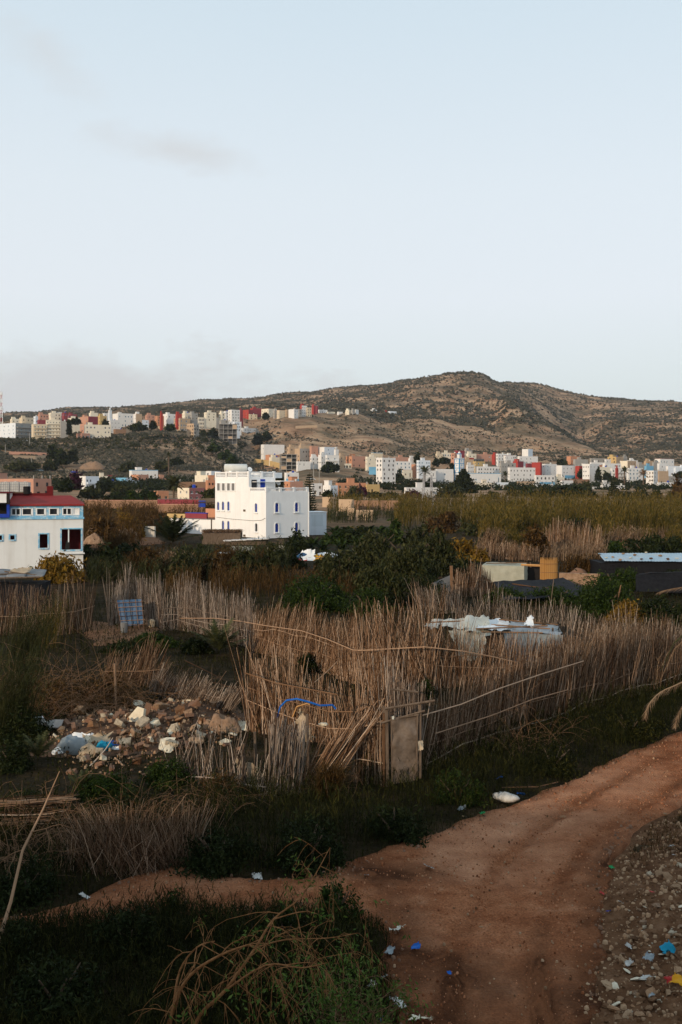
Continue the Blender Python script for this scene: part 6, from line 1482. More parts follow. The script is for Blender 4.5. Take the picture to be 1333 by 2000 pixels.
# red hipped roof: separate sheets
zr = Zb(985) + .003; zk = H - (967.5 - HOR) * (ld + DEP) / F
xk = X(139, DEP)
b = MB(); nS = 14
b.poly([(x_u, -.25, zr), (.12, -.25, zr), (xk, DEP, zk), (x_u - .5, DEP, zk)]); b.poly([(.12, -.25, zr), (.12, DEP + 2, zr), (xk, DEP, zk)])
b.poly([(x_u, -.25, zr), (x_u, -.25, zr - .12), (.12, -.25, zr - .12), (.12, -.25, zr)]); b.poly([(x_u, -.25, zr - .12), (x_u, .5, zr - .12), (.12, .5, zr - .12), (.12, -.25, zr - .12)])
b.build('roof', M['redmetal'], bl)
pz = H - (954 - HOR) * (ld + DEP) / F
b = MB(); b.box((x_u - 3, DEP + .02, 3), (X(104, DEP), DEP + .3, zk + .25)); b.box((X(92, DEP), DEP + .3, 3), (X(104, DEP), DEP + 1.6, pz + .25)); b.build('roof_parapet', M['maroonpaint'], bl)
# left block: white fascia, dark loggia, cobalt pillar
b = MB(); b.box((x_l, -.9, Zb(981)), (X(14.5), DEP, Zb(963))); b.build('loggia_fascia', M['white'], bl)
b = MB(); b.box((x_l, -1.0, Zb(962.9)), (X(20), DEP, Zb(961))); b.build('loggia_roof', M['maroonpaint'], bl)
b = MB(); b.box((X(14.6), -.92, Zb(984)), (X(19.8), .3, Zb(963.2))); b.box((x_l, 1.5, z_mid1), (x_u, 1.6, Zb(981))); b.build('loggia_back', M['dark'], bl)
b = MB(); b.box((X(14.5), -.6, z_mid1 + .005), (X(20) - .003, -.1, Zb(984.2))); b.build('pillar', M['bluepaint'], bl)
b = MB(); b.box((x_l, -.5, z_mid1 + .005), (X(14.4), -.35, z_mid1 + .35)); b.build('loggia_sill', M['bluepaint'], bl)
# caged tanks on the roof
def caged_tank(px0, px1, yt, yb, d, label):
    k = d / F; w = (px1 - px0) * k; h = (yb - yt) * k; o = thing('caged_water_tank', label, 'water tank', ((px0 - CX) * k, d, H - (yb - HOR) * k), 0, 'caged water tanks on the roof')
    b = MB(); b.box((.06, .06, .14), (w - .06, 1.0, h - .05)); b.box((w * .4, .3, h - .05), (w * .6, .6, h + .03)); b.build('tank_body', M['tank'], o)
    for i in range(6):
        x = w * i / 5; b = MB(); b.tube([(x, 0, .12), (x, 0, h)], .022, 4); b.build('cage_bar', M['metal'], o)
    for j in range(5):
        z = .14 + (h - .16) * j / 4; b = MB(); b.tube([(0, -.01, z), (w, -.01, z)], .022, 4); b.build('cage_bar', M['metal'], o)
    b = MB(); b.box((-.02, 0, 0), (w + .02, 1.05, .12)); b.build('pallet', M['wood'], o)
d_t = ld + DEP + .9 - 1.8
b = MB(); b.box((x_l, DEP + .35, 5), (X(60, DEP), DEP + 2.9, H - (963.2 - HOR) * d_t / F)); b.build('tank_platform', M['maroonpaint'], bl)
caged_tank(-18, -1, 942, 963, d_t, 'leftmost of the white caged water tanks on the roof, cut by the frame')
caged_tank(0, 18, 941, 963, d_t, 'middle caged water tank on the roof of the blue and white building')
caged_tank(19.5, 37, 940.5, 963, d_t, 'third caged water tank from the left on the roof')
caged_tank(38, 56, 941, 963, d_t, 'right caged water tank on the roof, next to the dark barrel')
b = MB(); b.lathe([(.32, 0), (.36, .1), (.36, .75), (.3, .8)], (0, 0, 0), 12); o = b.build('barrel', M['rubber'], None, pt(53, 965, d_t - .75)); tag(o, 'black barrel standing in front of the right caged water tank', 'barrel')

# ------------------------------------------------------------------ sheets, tarpaulins
def sheet(name, c, m, amp=.06, n=(14, 10), parent=None, seed=0, scale=3.0, sag=0.0, thick=.0, ragged=.0, smooth=True):
    """crumpled cloth or plastic between four corners (a,b,c,d)"""
    a, b_, c_, d_ = [Vector(p) for p in c]; nu, nv = n
    u = np.linspace(0, 1, nu + 1); v = np.linspace(0, 1, nv + 1); U_, V_ = np.meshgrid(u, v, indexing='ij')
    P = (np.array(a)[None, None] * ((1-U_)*(1-V_))[..., None] + np.array(b_) * (U_*(1-V_))[..., None] + np.array(c_) * (U_*V_)[..., None] + np.array(d_) * ((1-U_)*V_)[..., None])
    nr = np.array((b_ - a).cross(d_ - a).normalized())
    L_ = (b_ - a).length; W_ = (d_ - a).length
    f = fbm(U_ * L_ * scale + seed * 7.7, V_ * W_ * scale + seed * 3.1, 4) * 2
    P = P + nr * (f * amp)[..., None]
    P[..., 2] -= sag * np.sin(np.pi * U_) * np.sin(np.pi * V_)
    if ragged:
        e = np.maximum(np.abs(U_ - .5), np.abs(V_ - .5)) > .49
        P += (RNG.normal(size=P.shape) * ragged) * e[..., None]
    ii = np.arange((nu+1)*(nv+1)).reshape(nu+1, nv+1); q = np.stack([ii[:-1,:-1], ii[1:,:-1], ii[1:,1:], ii[:-1,1:]], -1).reshape(-1, 4)
    o = link(name, mesh_np(name, P.reshape(-1, 3), [q], m, smooth), parent)
    if thick:
        md = o.modifiers.new('t', 'SOLIDIFY'); md.thickness = thick
    return o
def pole(pts, r, m, name='pole', parent=None, label=None, cat=None, n=5):
    b = MB(); b.tube(pts, r, n); o = b.build(name, m, parent)
    if label: tag(o, label, cat)
    return o

# hut under plastic inside the cane enclosure
hd = 46.0
hut = thing('plastic_covered_hut', 'low hut roofed with white and milky plastic sheets inside the cane enclosure', 'hut', (0, 0, 0))
q = lambda px, py, d: pt(px, py, d)
sheet('roof_sheet', (q(826,1222,hd), q(905,1228,hd), q(930,1208,hd+3), q(845,1210,hd+3)), M['plastic'], .10, parent=hut, seed=1, ragged=.04, scale=1.3)
sheet('roof_sheet', (q(893,1238,hd-.4), q(960,1236,hd-.4), q(955,1206,hd+2.5), q(905,1203,hd+2.2)), M['plastic'], .22, parent=hut, seed=2, ragged=.03, scale=1.2)
sheet('roof_sheet', (q(930,1226,hd), q(1000,1232,hd), q(995,1212,hd+3), q(940,1210,hd+3)), M['whiteplastic'], .22, parent=hut, seed=3, ragged=.03, scale=1.2)
sheet('roof_sheet', (q(985,1236,hd-.2), q(1098,1240,hd-.2), q(1088,1222,hd+2.4), q(1000,1213,hd+2.8)), M['plasticblue'], .22, parent=hut, seed=4, ragged=.03, scale=1.2)
sheet('roof_sheet', (q(1022,1222,hd+.4), q(1046,1226,hd+.2), q(1040,1206,hd+1.4), q(1030,1207,hd+1.4)), M['whiteplastic'], .22, parent=hut, seed=5, ragged=.03, scale=1.2)
sheet('front_sheet', (q(880,1232,hd-.5), q(950,1236,hd-.5), q(944,1285,hd-.7), q(898,1290,hd-.7)), M['plastic'], .14, parent=hut, seed=6, ragged=.06)
sheet('front_sheet', (q(985,1236,hd-.3), q(1100,1240,hd-.3), q(1098,1300,hd-.5), q(990,1300,hd-.5)), M['plasticblue'], .12, parent=hut, seed=7)
sheet('side_sheet', (q(1100,1240,hd-.3), q(1090,1222,hd+2.4), q(1090,1280,hd+2.4), q(1100,1300,hd-.3)), M['plasticblue'], .08, parent=hut, seed=8)
for i, (a_, c_) in enumerate([((930,1228,hd-.2),(1070,1222,hd+.8)), ((960,1220,hd+1),(1075,1228,hd+.4)), ((940,1234,hd-.5),(1060,1236,hd-.4)), ((830,1216,hd+.5),(920,1212,hd+1.5)), ((975,1210,hd+2.6),(1090,1220,hd+2.4))]):
    pole([q(*a_), q(*c_)], .035, M['twig'], 'roof_pole', hut)
for px_ in (850, 960, 1080):
    pole([Vector((q(px_,1235,hd+1).x, hd + 1, -.2)), q(px_, 1226, hd + 1)], .05, M['wood'], 'post', hut)
# canvas hut, reed screen and orange beam
cd = 84.0
cv = thing('canvas_shelter', 'low shelter covered with grey-green canvas behind the cane fence', 'shelter', (0, 0, 0))
sheet('canvas_front', (q(942,1104,cd), q(1024,1106,cd), q(1024,1134,cd-.2), q(938,1138,cd-.3)), M['canvas'], .09, parent=cv, seed=11)
sheet('canvas_top', (q(942,1104,cd), q(1024,1106,cd), q(1030,1099,cd+3), q(950,1098,cd+3)), M['canvas'], .07, parent=cv, seed=12)
sheet('canvas_side', (q(1024,1106,cd), q(1036,1101,cd+2.5), q(1036,1127,cd+2.5), q(1024,1136,cd-.1)), M['canvas'], .05, parent=cv, seed=13)
b = MB(); P_ = q(1030,1136,cd+1.4); b.box((P_.x, cd + 1.4, 0), (P_.x + 1.2, cd + 1.5, 1.35)); b.build('dark_opening', M['dark'], cv)
pole([q(1018,1103,cd+.6), q(1062,1105,cd+.4)], .10, M['woodorange'], 'beam', cv)
pole([q(1036,1098,cd+.6), q(1037,1108,cd+.6)], .06, M['wood'], 'post', cv)
for x0_, x1_ in ((950, 1010), (985, 1030), (962, 1020)):
    pole([q(x0_, 1100, cd + 1), q(x1_, 1098 + random.random() * 3, cd + 1.5)], .04, M['twig'], 'roof_pole', cv)
rs = thing('reed_screen', 'upright curved screen of orange reeds beside the canvas shelter', 'screen', q(1056,1135,82)); rs.location.z = 0
cme = []
for i in range(4):
    b = MB(); h_ = 2.15 + .08 * i; b.tube([(0, 0, 0), (.01, .01, h_ * .5), (0, 0, h_)], [.022, .02, .016], 5); cme.append(b.mesh('reed', M['reedmat']))
for i in range(62):
    t = i / 61; a = -1.25 + 2.3 * t; link('reed', cme[i % 4], rs, (.78 + .78 * math.sin(a), .55 - .6 * math.cos(a), -.05))
for z in (.4, 1.1, 1.8):
    pole([(.78 + .8 * math.sin(a), .55 - .63 * math.cos(a), z) for a in [-1.3 + 2.4 * i / 8 for i in range(9)]], .02, M['twig'], 'binding', rs)
simple_wall('mud_wall', 'crumbling low mud wall right of the reed screen', 1092, 1172, 1119, 1133, 81, 80, M['clay'], .5)
fe = q(1092,1128,83); 
# tin-roofed dark shed with stones on the roof
sd = 88.0
sh = thing('tin_roof_shed', 'dark shed with a pale blue sheet roof weighed down by stones at the right edge', 'shed', (0, 0, 0))
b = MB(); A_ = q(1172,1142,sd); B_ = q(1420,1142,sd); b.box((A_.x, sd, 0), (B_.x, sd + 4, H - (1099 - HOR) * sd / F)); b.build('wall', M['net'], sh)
zf = H - (1096 - HOR) * (sd - .3) / F; zb2 = H - (1085 - HOR) * (sd + 6) / F
for i in range(9):
    xa = A_.x + .35 + i * 1.05; xb = xa + 1.1; b = MB(); rows_ = 8
    pts0 = [(xa + (xb - xa) * j / rows_, sd - .3, zf - .05 * i * .2 + .03 * (j % 2) + .012 * (i % 2)) for j in range(rows_ + 1)]; pts1 = [(p[0] + .9, sd + 5.5, zb2 + .25 + .03 * (j % 2) + .012 * (i % 2)) for j, p in enumerate(pts0)]
    for j in range(rows_): b.poly([pts0[j], pts0[j+1], pts1[j+1], pts1[j]])
    b.build('roof_sheet', M['tin'], sh)
def rock_mesh(name, m, seed, flat=.6):
    r_ = random.Random(seed); b = MB(); n = 6
    prof = [(.55, -.5), (1.0, -.1), (.85, .3), (.4, .55)]
    base = len(b.v)
    for r, z in prof:
        for k in range(n):
            a = 2 * math.pi * k / n + r_.uniform(-.3, .3); rr = r * r_.uniform(.7, 1.2); b.v.append((rr * math.cos(a), rr * math.sin(a) * r_.uniform(.6, .9), (z + r_.uniform(-.12, .12)) * flat))
    for i in range(3):
        for k in range(n):
            k2 = (k + 1) % n; b.f.append((i*n+k, i*n+k2, (i+1)*n+k2, (i+1)*n+k)); b.m.append(0)
    b.f.append(tuple(reversed(range(n)))); b.m.append(0); b.f.append(tuple(range(3*n, 4*n))); b.m.append(0)
    return b.mesh(name, m)
ROCK = [rock_mesh('stone', M['stone'], i, .45 + .1 * (i % 4)) for i in range(10)]
SLABM = [rock_mesh('stone', M['slab'], 40 + i, .35) for i in range(4)]
RSL = ['pale block at the left end of the blue sheet roof', 'brown stone second from the left along the roof edge', 'brown stone third from the left along the roof edge', 'pale block in the left middle of the roof edge', 'brown stone in the centre of the roof edge', 'brown stone right of the centre of the roof edge', 'brown stone higher up on the right half of the roof', 'brown stone near the right end of the roof edge', 'pale block at the right end of the roof edge', 'brown stone at the back of the roof, left', 'pale block at the back of the roof, middle', 'brown stone between the roof edge and the back pale block']
STONES_ROOF = [(1185,1094,'white'),(1197,1093,''),(1212,1097,''),(1232,1094,'white'),(1253,1096,''),(1272,1095,''),(1290,1091,''),(1305,1096,''),(1322,1095,'white'),(1218,1088,''),(1262,1086,'white'),(1240,1090,'')]
for i, (px_, py_, w_) in enumerate(STONES_ROOF):
    yy_ = sd + (1097 - py_) * .5; p = q(px_, py_, yy_)
    t_ = (yy_ - (sd - .3)) / 5.8; p.z = zf + (zb2 + .25 - zf) * t_ + .09
    o = link('roof_stone', (SLABM if w_ else ROCK)[i % 4], None, p); o.scale = (.2, .2, .22); o.rotation_euler = (0, 0, i * 1.1)
    tag(o, RSL[i], 'stone', 'stones weighing down the sheet roof')
# black shade net and black tarpaulin
nt_ = sheet('shade_net', (q(965,1137,76), q(1100,1128,80), q(1168,1162,70), q(985,1172,68)), M['net'], .16, (22, 12), seed=21, scale=1.2, sag=.1); tag(nt_, 'black shade net spread over the ground below the reed screen', 'net')
ct = thing('black_tarpaulin_shed', 'long rounded shed of black tarpaulin at the right edge below the tin roof', 'shed', (0, 0, 0))
sheet('tarpaulin_front', (q(1242,1122,74), q(1430,1112,74), q(1430,1160,73), q(1242,1155,73)), M['net'], .12, (20, 6), parent=ct, seed=22)
sheet('tarpaulin_top', (q(1242,1122,74), q(1430,1112,74), q(1400,1114,80), q(1262,1119,80)), M['bluetarp'] if False else M['net'], .1, (20, 6), parent=ct, seed=23)
pole([q(1000,1140,75), q(1040,1146,74.5), q(1080,1150,74), q(1105,1156,73)], .05, M['cane'], 'loose_pole', None, 'pale bent pole lying across the black net', 'pole')
pole([q(1200,1205,64), q(1213,1143,63)], .04, M['cane'], 'loose_pole', None, 'pale leaning stick before the black tarpaulin shed', 'stick')
pole([q(1229,1182,66), q(1230,1150,66)], .05, M['wood'], 'fence_post', None, 'short post before the black tarpaulin shed', 'post')
pole([q(1077,1172,68), q(1082,1130,68)], .03, M['wood'], 'fence_post', None, 'thin dark post standing in the black net', 'post')
pole([q(1258,1080,88), q(1170,1052,118)], .03, M['wood'], 'loose_pole', None, 'thin stick against the dark bush behind the tin roof', 'stick') if False else None
# junk roof and shacks under the white house
jd = 110.0
jr = thing('junk_roof_shack', 'cream shack with junk and rags on its roof left of the olive grove', 'shack', (0, 0, 0))
A_ = q(590,1122,jd); B_ = q(662,1122,jd); zr_ = H - (1090 - HOR) * jd / F
b = MB(); b.box((A_.x, jd, -.3), (B_.x, jd + 4.5, zr_)); b.build('wall', plaster('grimy_cream', (.52, .43, .33), .25, .7), jr)
b = MB(); b.box((A_.x - .3, jd - .3, zr_ + .003), (B_.x + .3, jd + 5, zr_ + .1)); b.build('roof_slab', M['tingrey'], jr)
def rag(px, py, d, w, h, m, label, cat='cloth', amp=.25, name='rag', seed=1, tilt=.35):
    p = q(px, py, d); o = sheet(name, ((-w/2, -h/2, 0), (w/2, -h/2, 0), (w/2, h/2, h * tilt), (-w/2, h/2, h * tilt)), m, amp, (12, 8), None, seed, 1.6 / max(w, .2) * 1.5, 0, 0, w * .05); o.location = p
    return tag(o, label, cat)
def bag(px, py, d, w, h, m, label, cat='plastic bag', name='plastic_bag', seed=1, rz=0.0, p=None, depth=.6):
    nu, nv = 16, 10; u = np.linspace(0, 2*np.pi, nu, endpoint=False); v = np.linspace(-np.pi/2, np.pi/2, nv); U_, V_ = np.meshgrid(u, v, indexing='xy')
    dx, dy, dz = np.cos(V_) * np.cos(U_), np.cos(V_) * np.sin(U_), np.sin(V_)
    f = 1 + .55 * fbm(dx * 1.7 + seed * 5.1, dz * 1.7 + dy * 1.3, 4) + .35 * fbm(dx * 5 + seed, dz * 5 + dy * 3.1, 2)
    P_ = np.stack([dx * f * w / 2, dy * f * w * depth / 2, dz * f * h / 2 + h * .34], -1); P_[..., 2] = np.maximum(P_[..., 2], -.03)
    ii = np.arange(nu * nv).reshape(nv, nu); q_ = np.stack([ii[:-1], np.roll(ii, -1, 1)[:-1], np.roll(ii, -1, 1)[1:], ii[1:]], -1).reshape(-1, 4)
    o = link(name, mesh_np(name, P_.reshape(-1, 3), [q_], m, False)); o.location = p if p is not None else pt(px, py, d); o.rotation_euler = (0, 0, rz); return tag(o, label, cat)
bag(612,1090,jd+.9,1.9,.5,M['whiteplastic'],'white plastic heap on the left of the junk roof','plastic sheet','plastic_sheet',31); bag(637,1088,jd+1.8,1.9,.6,M['whiteplastic'],'white plastic heap on the right of the junk roof','plastic sheet','plastic_sheet',32)
bag(594,1092,jd+.3,1.7,.8,M['bluetarp'],'dark blue bundle at the left corner of the junk roof','bundle','bundle',33); rag(588,1096,jd-.7,1.3,.8,M['redplastic'],'dark red cloth under the blue bundle',amp=.2,seed=34)
rag(622,1094,jd-.2,1.0,1.6,M['orangeplastic'],'yellow-brown tarpaulin strip on the junk roof',amp=.15,seed=35); rag(648,1090,jd+.5,1.6,.9,M['plasticblue'],'grey-blue plastic at the right of the junk roof',amp=.2,seed=36)
rag(602,1113,jd-.6,1.5,1.9,M['whiteplastic'],'white plastic hanging on the shack wall',amp=.12,seed=37,tilt=1.1)
b = MB(); b.lathe([(.25,-.1),(.42,-.12),(.48,0),(.42,.12),(.25,.1)], (0,0,0), 14); o = b.build('tyre', M['rubber'], None, q(585,1083,jd+1)); o.scale = (1.2,1.2,1.5); tag(o, 'black tyre on the back of the junk roof', 'tyre')
gf = simple_wall('green_net_fence', 'green netting fence behind the junk roof', 562, 584, 1078, 1092, 118, 119, M['greenplastic'], .05, cat='fence')
for i, (a_, c_) in enumerate([((612,1112),(640,1078)), ((600,1110),(616,1086))]):
    pole([q(*a_, jd - .6), q(*c_, jd + .6)], .06, M['wood'], 'loose_plank', None, ['long plank leaning over the junk roof', 'short plank leaning on the junk roof'][i], 'plank')
s1 = thing('thatched_shed', 'brushwood-roofed shed under the sunlit side of the blue-shuttered house', 'shed', (0, 0, 0)); td = 138.0
A_ = q(395,1062,td); B_ = q(470,1062,td)
b = MB(); b.box((A_.x, td, -.3), (B_.x, td + 3, 1.6)); b.build('wall', M['wood'], s1)
n_ = 1500; Bp = np.stack([A_.x + (B_.x - A_.x) * RNG.random(n_), td - .4 + 3.6 * RNG.random(n_), 1.6 + .25 * RNG.random(n_)], -1); a_ = RNG.random(n_) * 6.28
V_, f1_, f2_ = blade_strips(Bp, np.full(n_, .35), np.stack([np.cos(a_), np.sin(a_)], -1) * 2.2, np.full(n_, .07)); tag(link('brush_roof', mesh_np('brush_roof', V_, [f1_, f2_], M['twig']), s1), kind='stuff')
s2 = thing('plank_shed', 'plank shed with a long pale sheet roof before the blue-shuttered house', 'shed', (0, 0, 0)); td = 136.0
A_ = q(436,1072,td); B_ = q(524,1072,td); zz = H - (1057 - HOR) * td / F
b = MB(); b.box((A_.x + .3, td + .3, -.3), (B_.x - .3, td + 2.5, zz - .05)); b.build('wall', M['wood'], s2)
for i in range(6):
    xa = A_.x + (B_.x - A_.x) * i / 6; xb = A_.x + (B_.x - A_.x) * (i + 1) / 6 + .1
    b = MB(); b.box((xa, td - .1, zz + .01 * (i % 2) + .05 * i), (xb, td + 2.8, zz + .09 + .01 * (i % 2) + .05 * i)); b.build('roof_sheet', M['whitesheet'], s2)
s3 = simple_wall('plank_fence', 'grey plank fence right of the plank shed', 519, 556, 1053, 1073, 137, 138, M['wood'], .1, cat='fence')
s4 = thing('mud_roofs', 'low mud-coloured lean-to roofs in front of the plank shed', 'lean-to', (0, 0, 0))
for i, (x0_, x1_, y0_, y1_) in enumerate([(446, 500, 1066, 1078), (440, 490, 1076, 1084), (520, 566, 1066, 1078)]):
    sheet('roof_sheet', (q(x0_,y1_,120), q(x1_,y1_,120), q(x1_ - 4,y0_,126), q(x0_ + 4,y0_,126)), M['tarpbeige'] if i != 1 else M['whitesheet'], .15, (10, 6), s4, 50 + i, .8)
    p0 = q(x0_ + 3, y1_, 121); p1 = q(x1_ - 3, y1_, 121); b = MB(); b.box((p0.x, 121, -.2), (p1.x, 124, p0.z - .1)); b.build('wall', WALLS['N'], s4)
small_car(Vector((q(447,1108,101).x, 101, 0)), R(8), M['white'], 'white car parked among the bushes, half hidden, before the blue-shuttered house')
# dark sheet-roofed shed at the left edge
s5 = thing('sheet_roof_shed', 'low shed with dark sagging roof sheets at the left edge', 'shed', (0, 0, 0))
for i in range(4):
    x0_ = -60 + i * 36; sheet('roof_sheet', (q(x0_,1131 - i,62), q(x0_ + 38,1130 - i * 1.5,62), q(x0_ + 44,1112 + i * .6,66), q(x0_ + 6,1112,66)), M['tingrey'], .12, (8, 6), s5, 60 + i, 1.2, 0, .03)
b = MB(); A_ = q(-60,1140,62.4); B_ = q(76,1140,62.4); b.box((A_.x, 62.4, -.2), (B_.x, 65, 2.1)); b.build('wall', M['net'], s5)
for i, (a_, c_) in enumerate([((-20,1122,63),(60,1120,64)), ((10,1116,64),(75,1124,63)), ((-40,1130,61.8),(78,1127,61.8))]): pole([q(*a_), q(*c_)], .05, M['wood'], 'roof_pole', s5)
rag(40,1119,64,1.2,.8,M['tarpbeige'],'beige rag on the dark sheet roof at the left edge',amp=.15,seed=66)
b = MB(); b.lathe([(.1,0),(.17,.08),(.17,.3),(.05,.36)], (0,0,0), 10); o = b.build('jug', M['tarpbeige'], None, gp(28,1205)); tag(o, 'small beige jug on the ground by the left edge canes', 'jug')
# earth mounds
def mound(px, pyb, w, h, m, label, depth=.5, d=None, name='earth_mound'):
    d = d or gd(pyb); k = d / F; rx = w * k / 2; hh = h * k; n = 26
    a = np.linspace(0, 2*np.pi, n, endpoint=False); rr = np.linspace(0, 1, 10); A, Rr = np.meshgrid(a, rr, indexing='xy')
    x = rx * Rr * np.cos(A); y = rx * depth * Rr * np.sin(A); z = hh * (1 - Rr ** 2.4) * (1 + 1.5 * fbm(x * 1.3 / rx * 2 + px, y * 1.3 / rx * 2, 4)) - .12 * Rr
    ii = np.arange(10 * n).reshape(10, n); q_ = np.stack([ii[:-1], np.roll(ii, -1, 1)[:-1], np.roll(ii, -1, 1)[1:], ii[1:]], -1).reshape(-1, 4)
    o = link(name, mesh_np(name, np.stack([x, y, z], -1).reshape(-1, 3), [q_], m, True)); p = pt(px, pyb, d); o.location = (p.x, p.y, p.z if d > 229 else gz(p.x, p.y))
    return tag(o, label, 'mound')
mound(190,1050,60,30,M['clay'],'left earth mound behind the rust bushes'); mound(245,1056,70,22,M['clay'],'right earth mound before the whitewashed rubble wall'); mound(185,1062,50,18,M['clay'],'small front earth mound right of the blue and white building')
mound(178,917,60,14,M['clay'],'pale earth mound on the bank below the plateau',.6,630); mound(1128,1094,60,14,M['brick'],'heap of broken bricks and stones behind the mud wall',.5,90)
# ------------------------------------------------------------------ cane fences
CANES = []
for i in range(8):
    b = MB(); r_ = random.Random(i); bx, by = r_.uniform(-.045, .045), r_.uniform(-.045, .045)
    b.tube([(0, 0, 0), (bx, by, .4), (bx * 1.2, by, .75), (bx * .3, by * .2, 1)], [.0125, .0115, .0095, .006], 5); CANES.append((b.v, b.f))
def cane_meshes(m):
    out = []
    for v, f in CANES:
        me = bpy.data.meshes.new('cane'); me.from_pydata(v, [], f); me.materials.append(m); me.update(); out.append(me)
    return out
CM = {k_: cane_meshes(M[k_]) for k_ in ('cane', 'canedark', 'canegrey')}
def cane_fence(name, label, P_px, dens, lean=0.0, jit=.10, nobj=180, m='cane', rails=(.5,), across=0.0, lenj=(.55, 1.08), thick=.10, extra=1.1, tufts=0, cat='fence', gap=None, rad=1.0):
    P = [(gp(a, b_), (b_ - c) * gd(b_) / F) for a, b_, c in P_px]
    o0 = P[len(P) // 2][0].copy(); o0.z = gz(o0.x, o0.y)
    root = thing(name, label, cat, o0)
    seg = [(P[i + 1][0] - P[i][0]).length for i in range(len(P) - 1)]; tot = sum(seg); cum = np.concatenate([[0], np.cumsum(seg)])
    PX = np.array([[p[0].x, p[0].y] for p in P]); PH = np.array([p[1] for p in P])
    def at(s): return np.stack([np.interp(s, cum, PX[:, 0]), np.interp(s, cum, PX[:, 1])], -1), np.interp(s, cum, PH)
    n = int(tot * dens * 2.2); jit = jit * 1.35; rad = rad * .72; s = np.sort(RNG.random(n)) * tot
    if gap: s = s[~((s / tot > gap[0]) & (s / tot < gap[1]))]; n = len(s)
    B, hh = at(s); B2, _ = at(np.minimum(s + .05, tot)); t = B2 - B; t[np.abs(t).sum(1) < 1e-6] = (1, 0); t = unit(t); nr = np.stack([t[:, 1], -t[:, 0]], -1)
    # clumps share a lean, so the fence has tufts and gaps
    cl = fbm(s * 1.1 + len(label), s * 0 + 3.3, 3) * 2
    hf = 1 + .34 * fbm(s * 2.2 + 5, s * 0 + len(name), 3) * 2
    L_ = hh * hf * (lenj[0] + (lenj[1] - lenj[0]) * RNG.random(n) ** .7)
    la = lean + cl * jit * 1.6 + RNG.normal(size=n) * jit; lc = across + RNG.normal(size=n) * .06
    off = RNG.normal(size=n) * thick * .5
    Bz = terrain(B[:, 0], B[:, 1])
    A = np.stack([B[:, 0] + nr[:, 0] * off, B[:, 1] + nr[:, 1] * off, Bz - .05], -1)
    D = np.stack([t[:, 0] * la + nr[:, 0] * lc, t[:, 1] * la + nr[:, 1] * lc, np.ones(n)], -1)
    D = unit(D) * (L_ * np.sqrt(1 + la ** 2 * .6))[:, None]
    pick = RNG.permutation(n)[:nobj]; rest = np.setdiff1d(np.arange(n), pick)
    me = CM.get(m, CM['cane']); oz = Vector((0, 0, 1))
    for j in pick:
        o = bpy.data.objects.new('cane', me[j % 8]); COL.objects.link(o); o.parent = root
        v = Vector(D[j]); k = rad * random.uniform(.7, 1.8)
        o.location = Vector(A[j]) - o0; o.rotation_mode = 'QUATERNION'; o.rotation_quaternion = oz.rotation_difference(v); o.scale = (k, k, v.length)
    if len(rest):
        r0 = rad * .0125 * (.8 + .6 * RNG.random(len(rest)))
        V_, fq = stick_tubes(A[rest] - np.array(o0), A[rest] + D[rest] - np.array(o0), r0, r0 * .5, RNG.normal(size=(len(rest), 3)) * .055)
        parts = [(V_, fq)]
        tag(link('canes', mesh_np('canes', V_, [fq], M[m]), root), kind='stuff')
    if extra:   # broken, fallen and crossing stalks and dry leaves caught in the fence
        q_ = int(n * extra * .5); s2 = RNG.random(q_) * tot; B_, h_ = at(s2); z_ = h_ * RNG.random(q_) ** 1.3 * .9
        a = RNG.random(q_) * 6.28
        Bp = np.stack([B_[:, 0] + RNG.normal(size=q_) * .12, B_[:, 1] + RNG.normal(size=q_) * .12, z_ + terrain(B_[:, 0], B_[:, 1])], -1) - np.array(o0)
        V_, f1, f2 = blade_strips(Bp, .25 + .5 * RNG.random(q_), np.stack([np.cos(a), np.sin(a)], -1) * .8 + np.array([lean * .5, 0]), np.full(q_, .012 * rad))
        tag(link('dry_leaves', mesh_np('dry_leaves', V_, [f1, f2], M['drygrass']), root), kind='stuff')
    for fr in rails:
        ss = np.linspace(0, tot, max(5, int(tot / .9))); Bq, hq = at(ss); tq = np.stack([np.gradient(Bq[:, 0]), np.gradient(Bq[:, 1])], -1); tq = unit(tq); nq = np.stack([tq[:, 1], -tq[:, 0]], -1)
        zq = hq * fr + fbm(ss * .5 + fr * 9, ss * 0, 3) * .35
        pts_ = [Vector((Bq[i, 0] + nq[i, 0] * (thick * .6 + .05) + tq[i, 0] * lean * zq[i], Bq[i, 1] + nq[i, 1] * (thick * .6 + .05) + tq[i, 1] * lean * zq[i], zq[i])) - o0 for i in range(len(ss))]
        b = MB(); b.tube(pts_, [.022 * rad] * len(pts_), 5); b.build('rail', M[m], root)
    return root
cane_fence('cane_fence', 'dark weathered cane fence at the far left behind the leaning reeds', [(-40,1240,1148),(60,1240,1152),(120,1240,1146),(183,1233,1126)], 34, .02, .08, 120, 'canedark', (.45,))
cane_fence('cane_fence', 'cane fence behind the blue door, tallest in its middle', [(213,1224,1118),(262,1214,1124),(316,1226,1136)], 40, .0, .08, 120, 'canegrey', (.5,))
cane_fence('cane_fence', 'long cane fence right of the blue door with pale bindings, leaning right towards its end', [(312,1232,1140),(345,1230,1132),(450,1252,1158),(500,1268,1166)], 44, .08, .10, 260, 'canegrey', (.32, .18, .5))
cane_fence('cane_fence', 'wind-bent cane fence leaning far to the right behind the front enclosure', [(490,1268,1180),(545,1285,1180),(600,1303,1190),(690,1330,1215)], 56, .42, .16, 280, 'cane', (.52, .3))
cane_fence('cane_fence', 'dense tall cane fence in the middle, left of the plastic-roofed hut', [(660,1325,1215),(720,1340,1200),(765,1345,1178),(830,1345,1165),(850,1343,1190)], 60, .02, .12, 300, 'cane', (.55, .36))
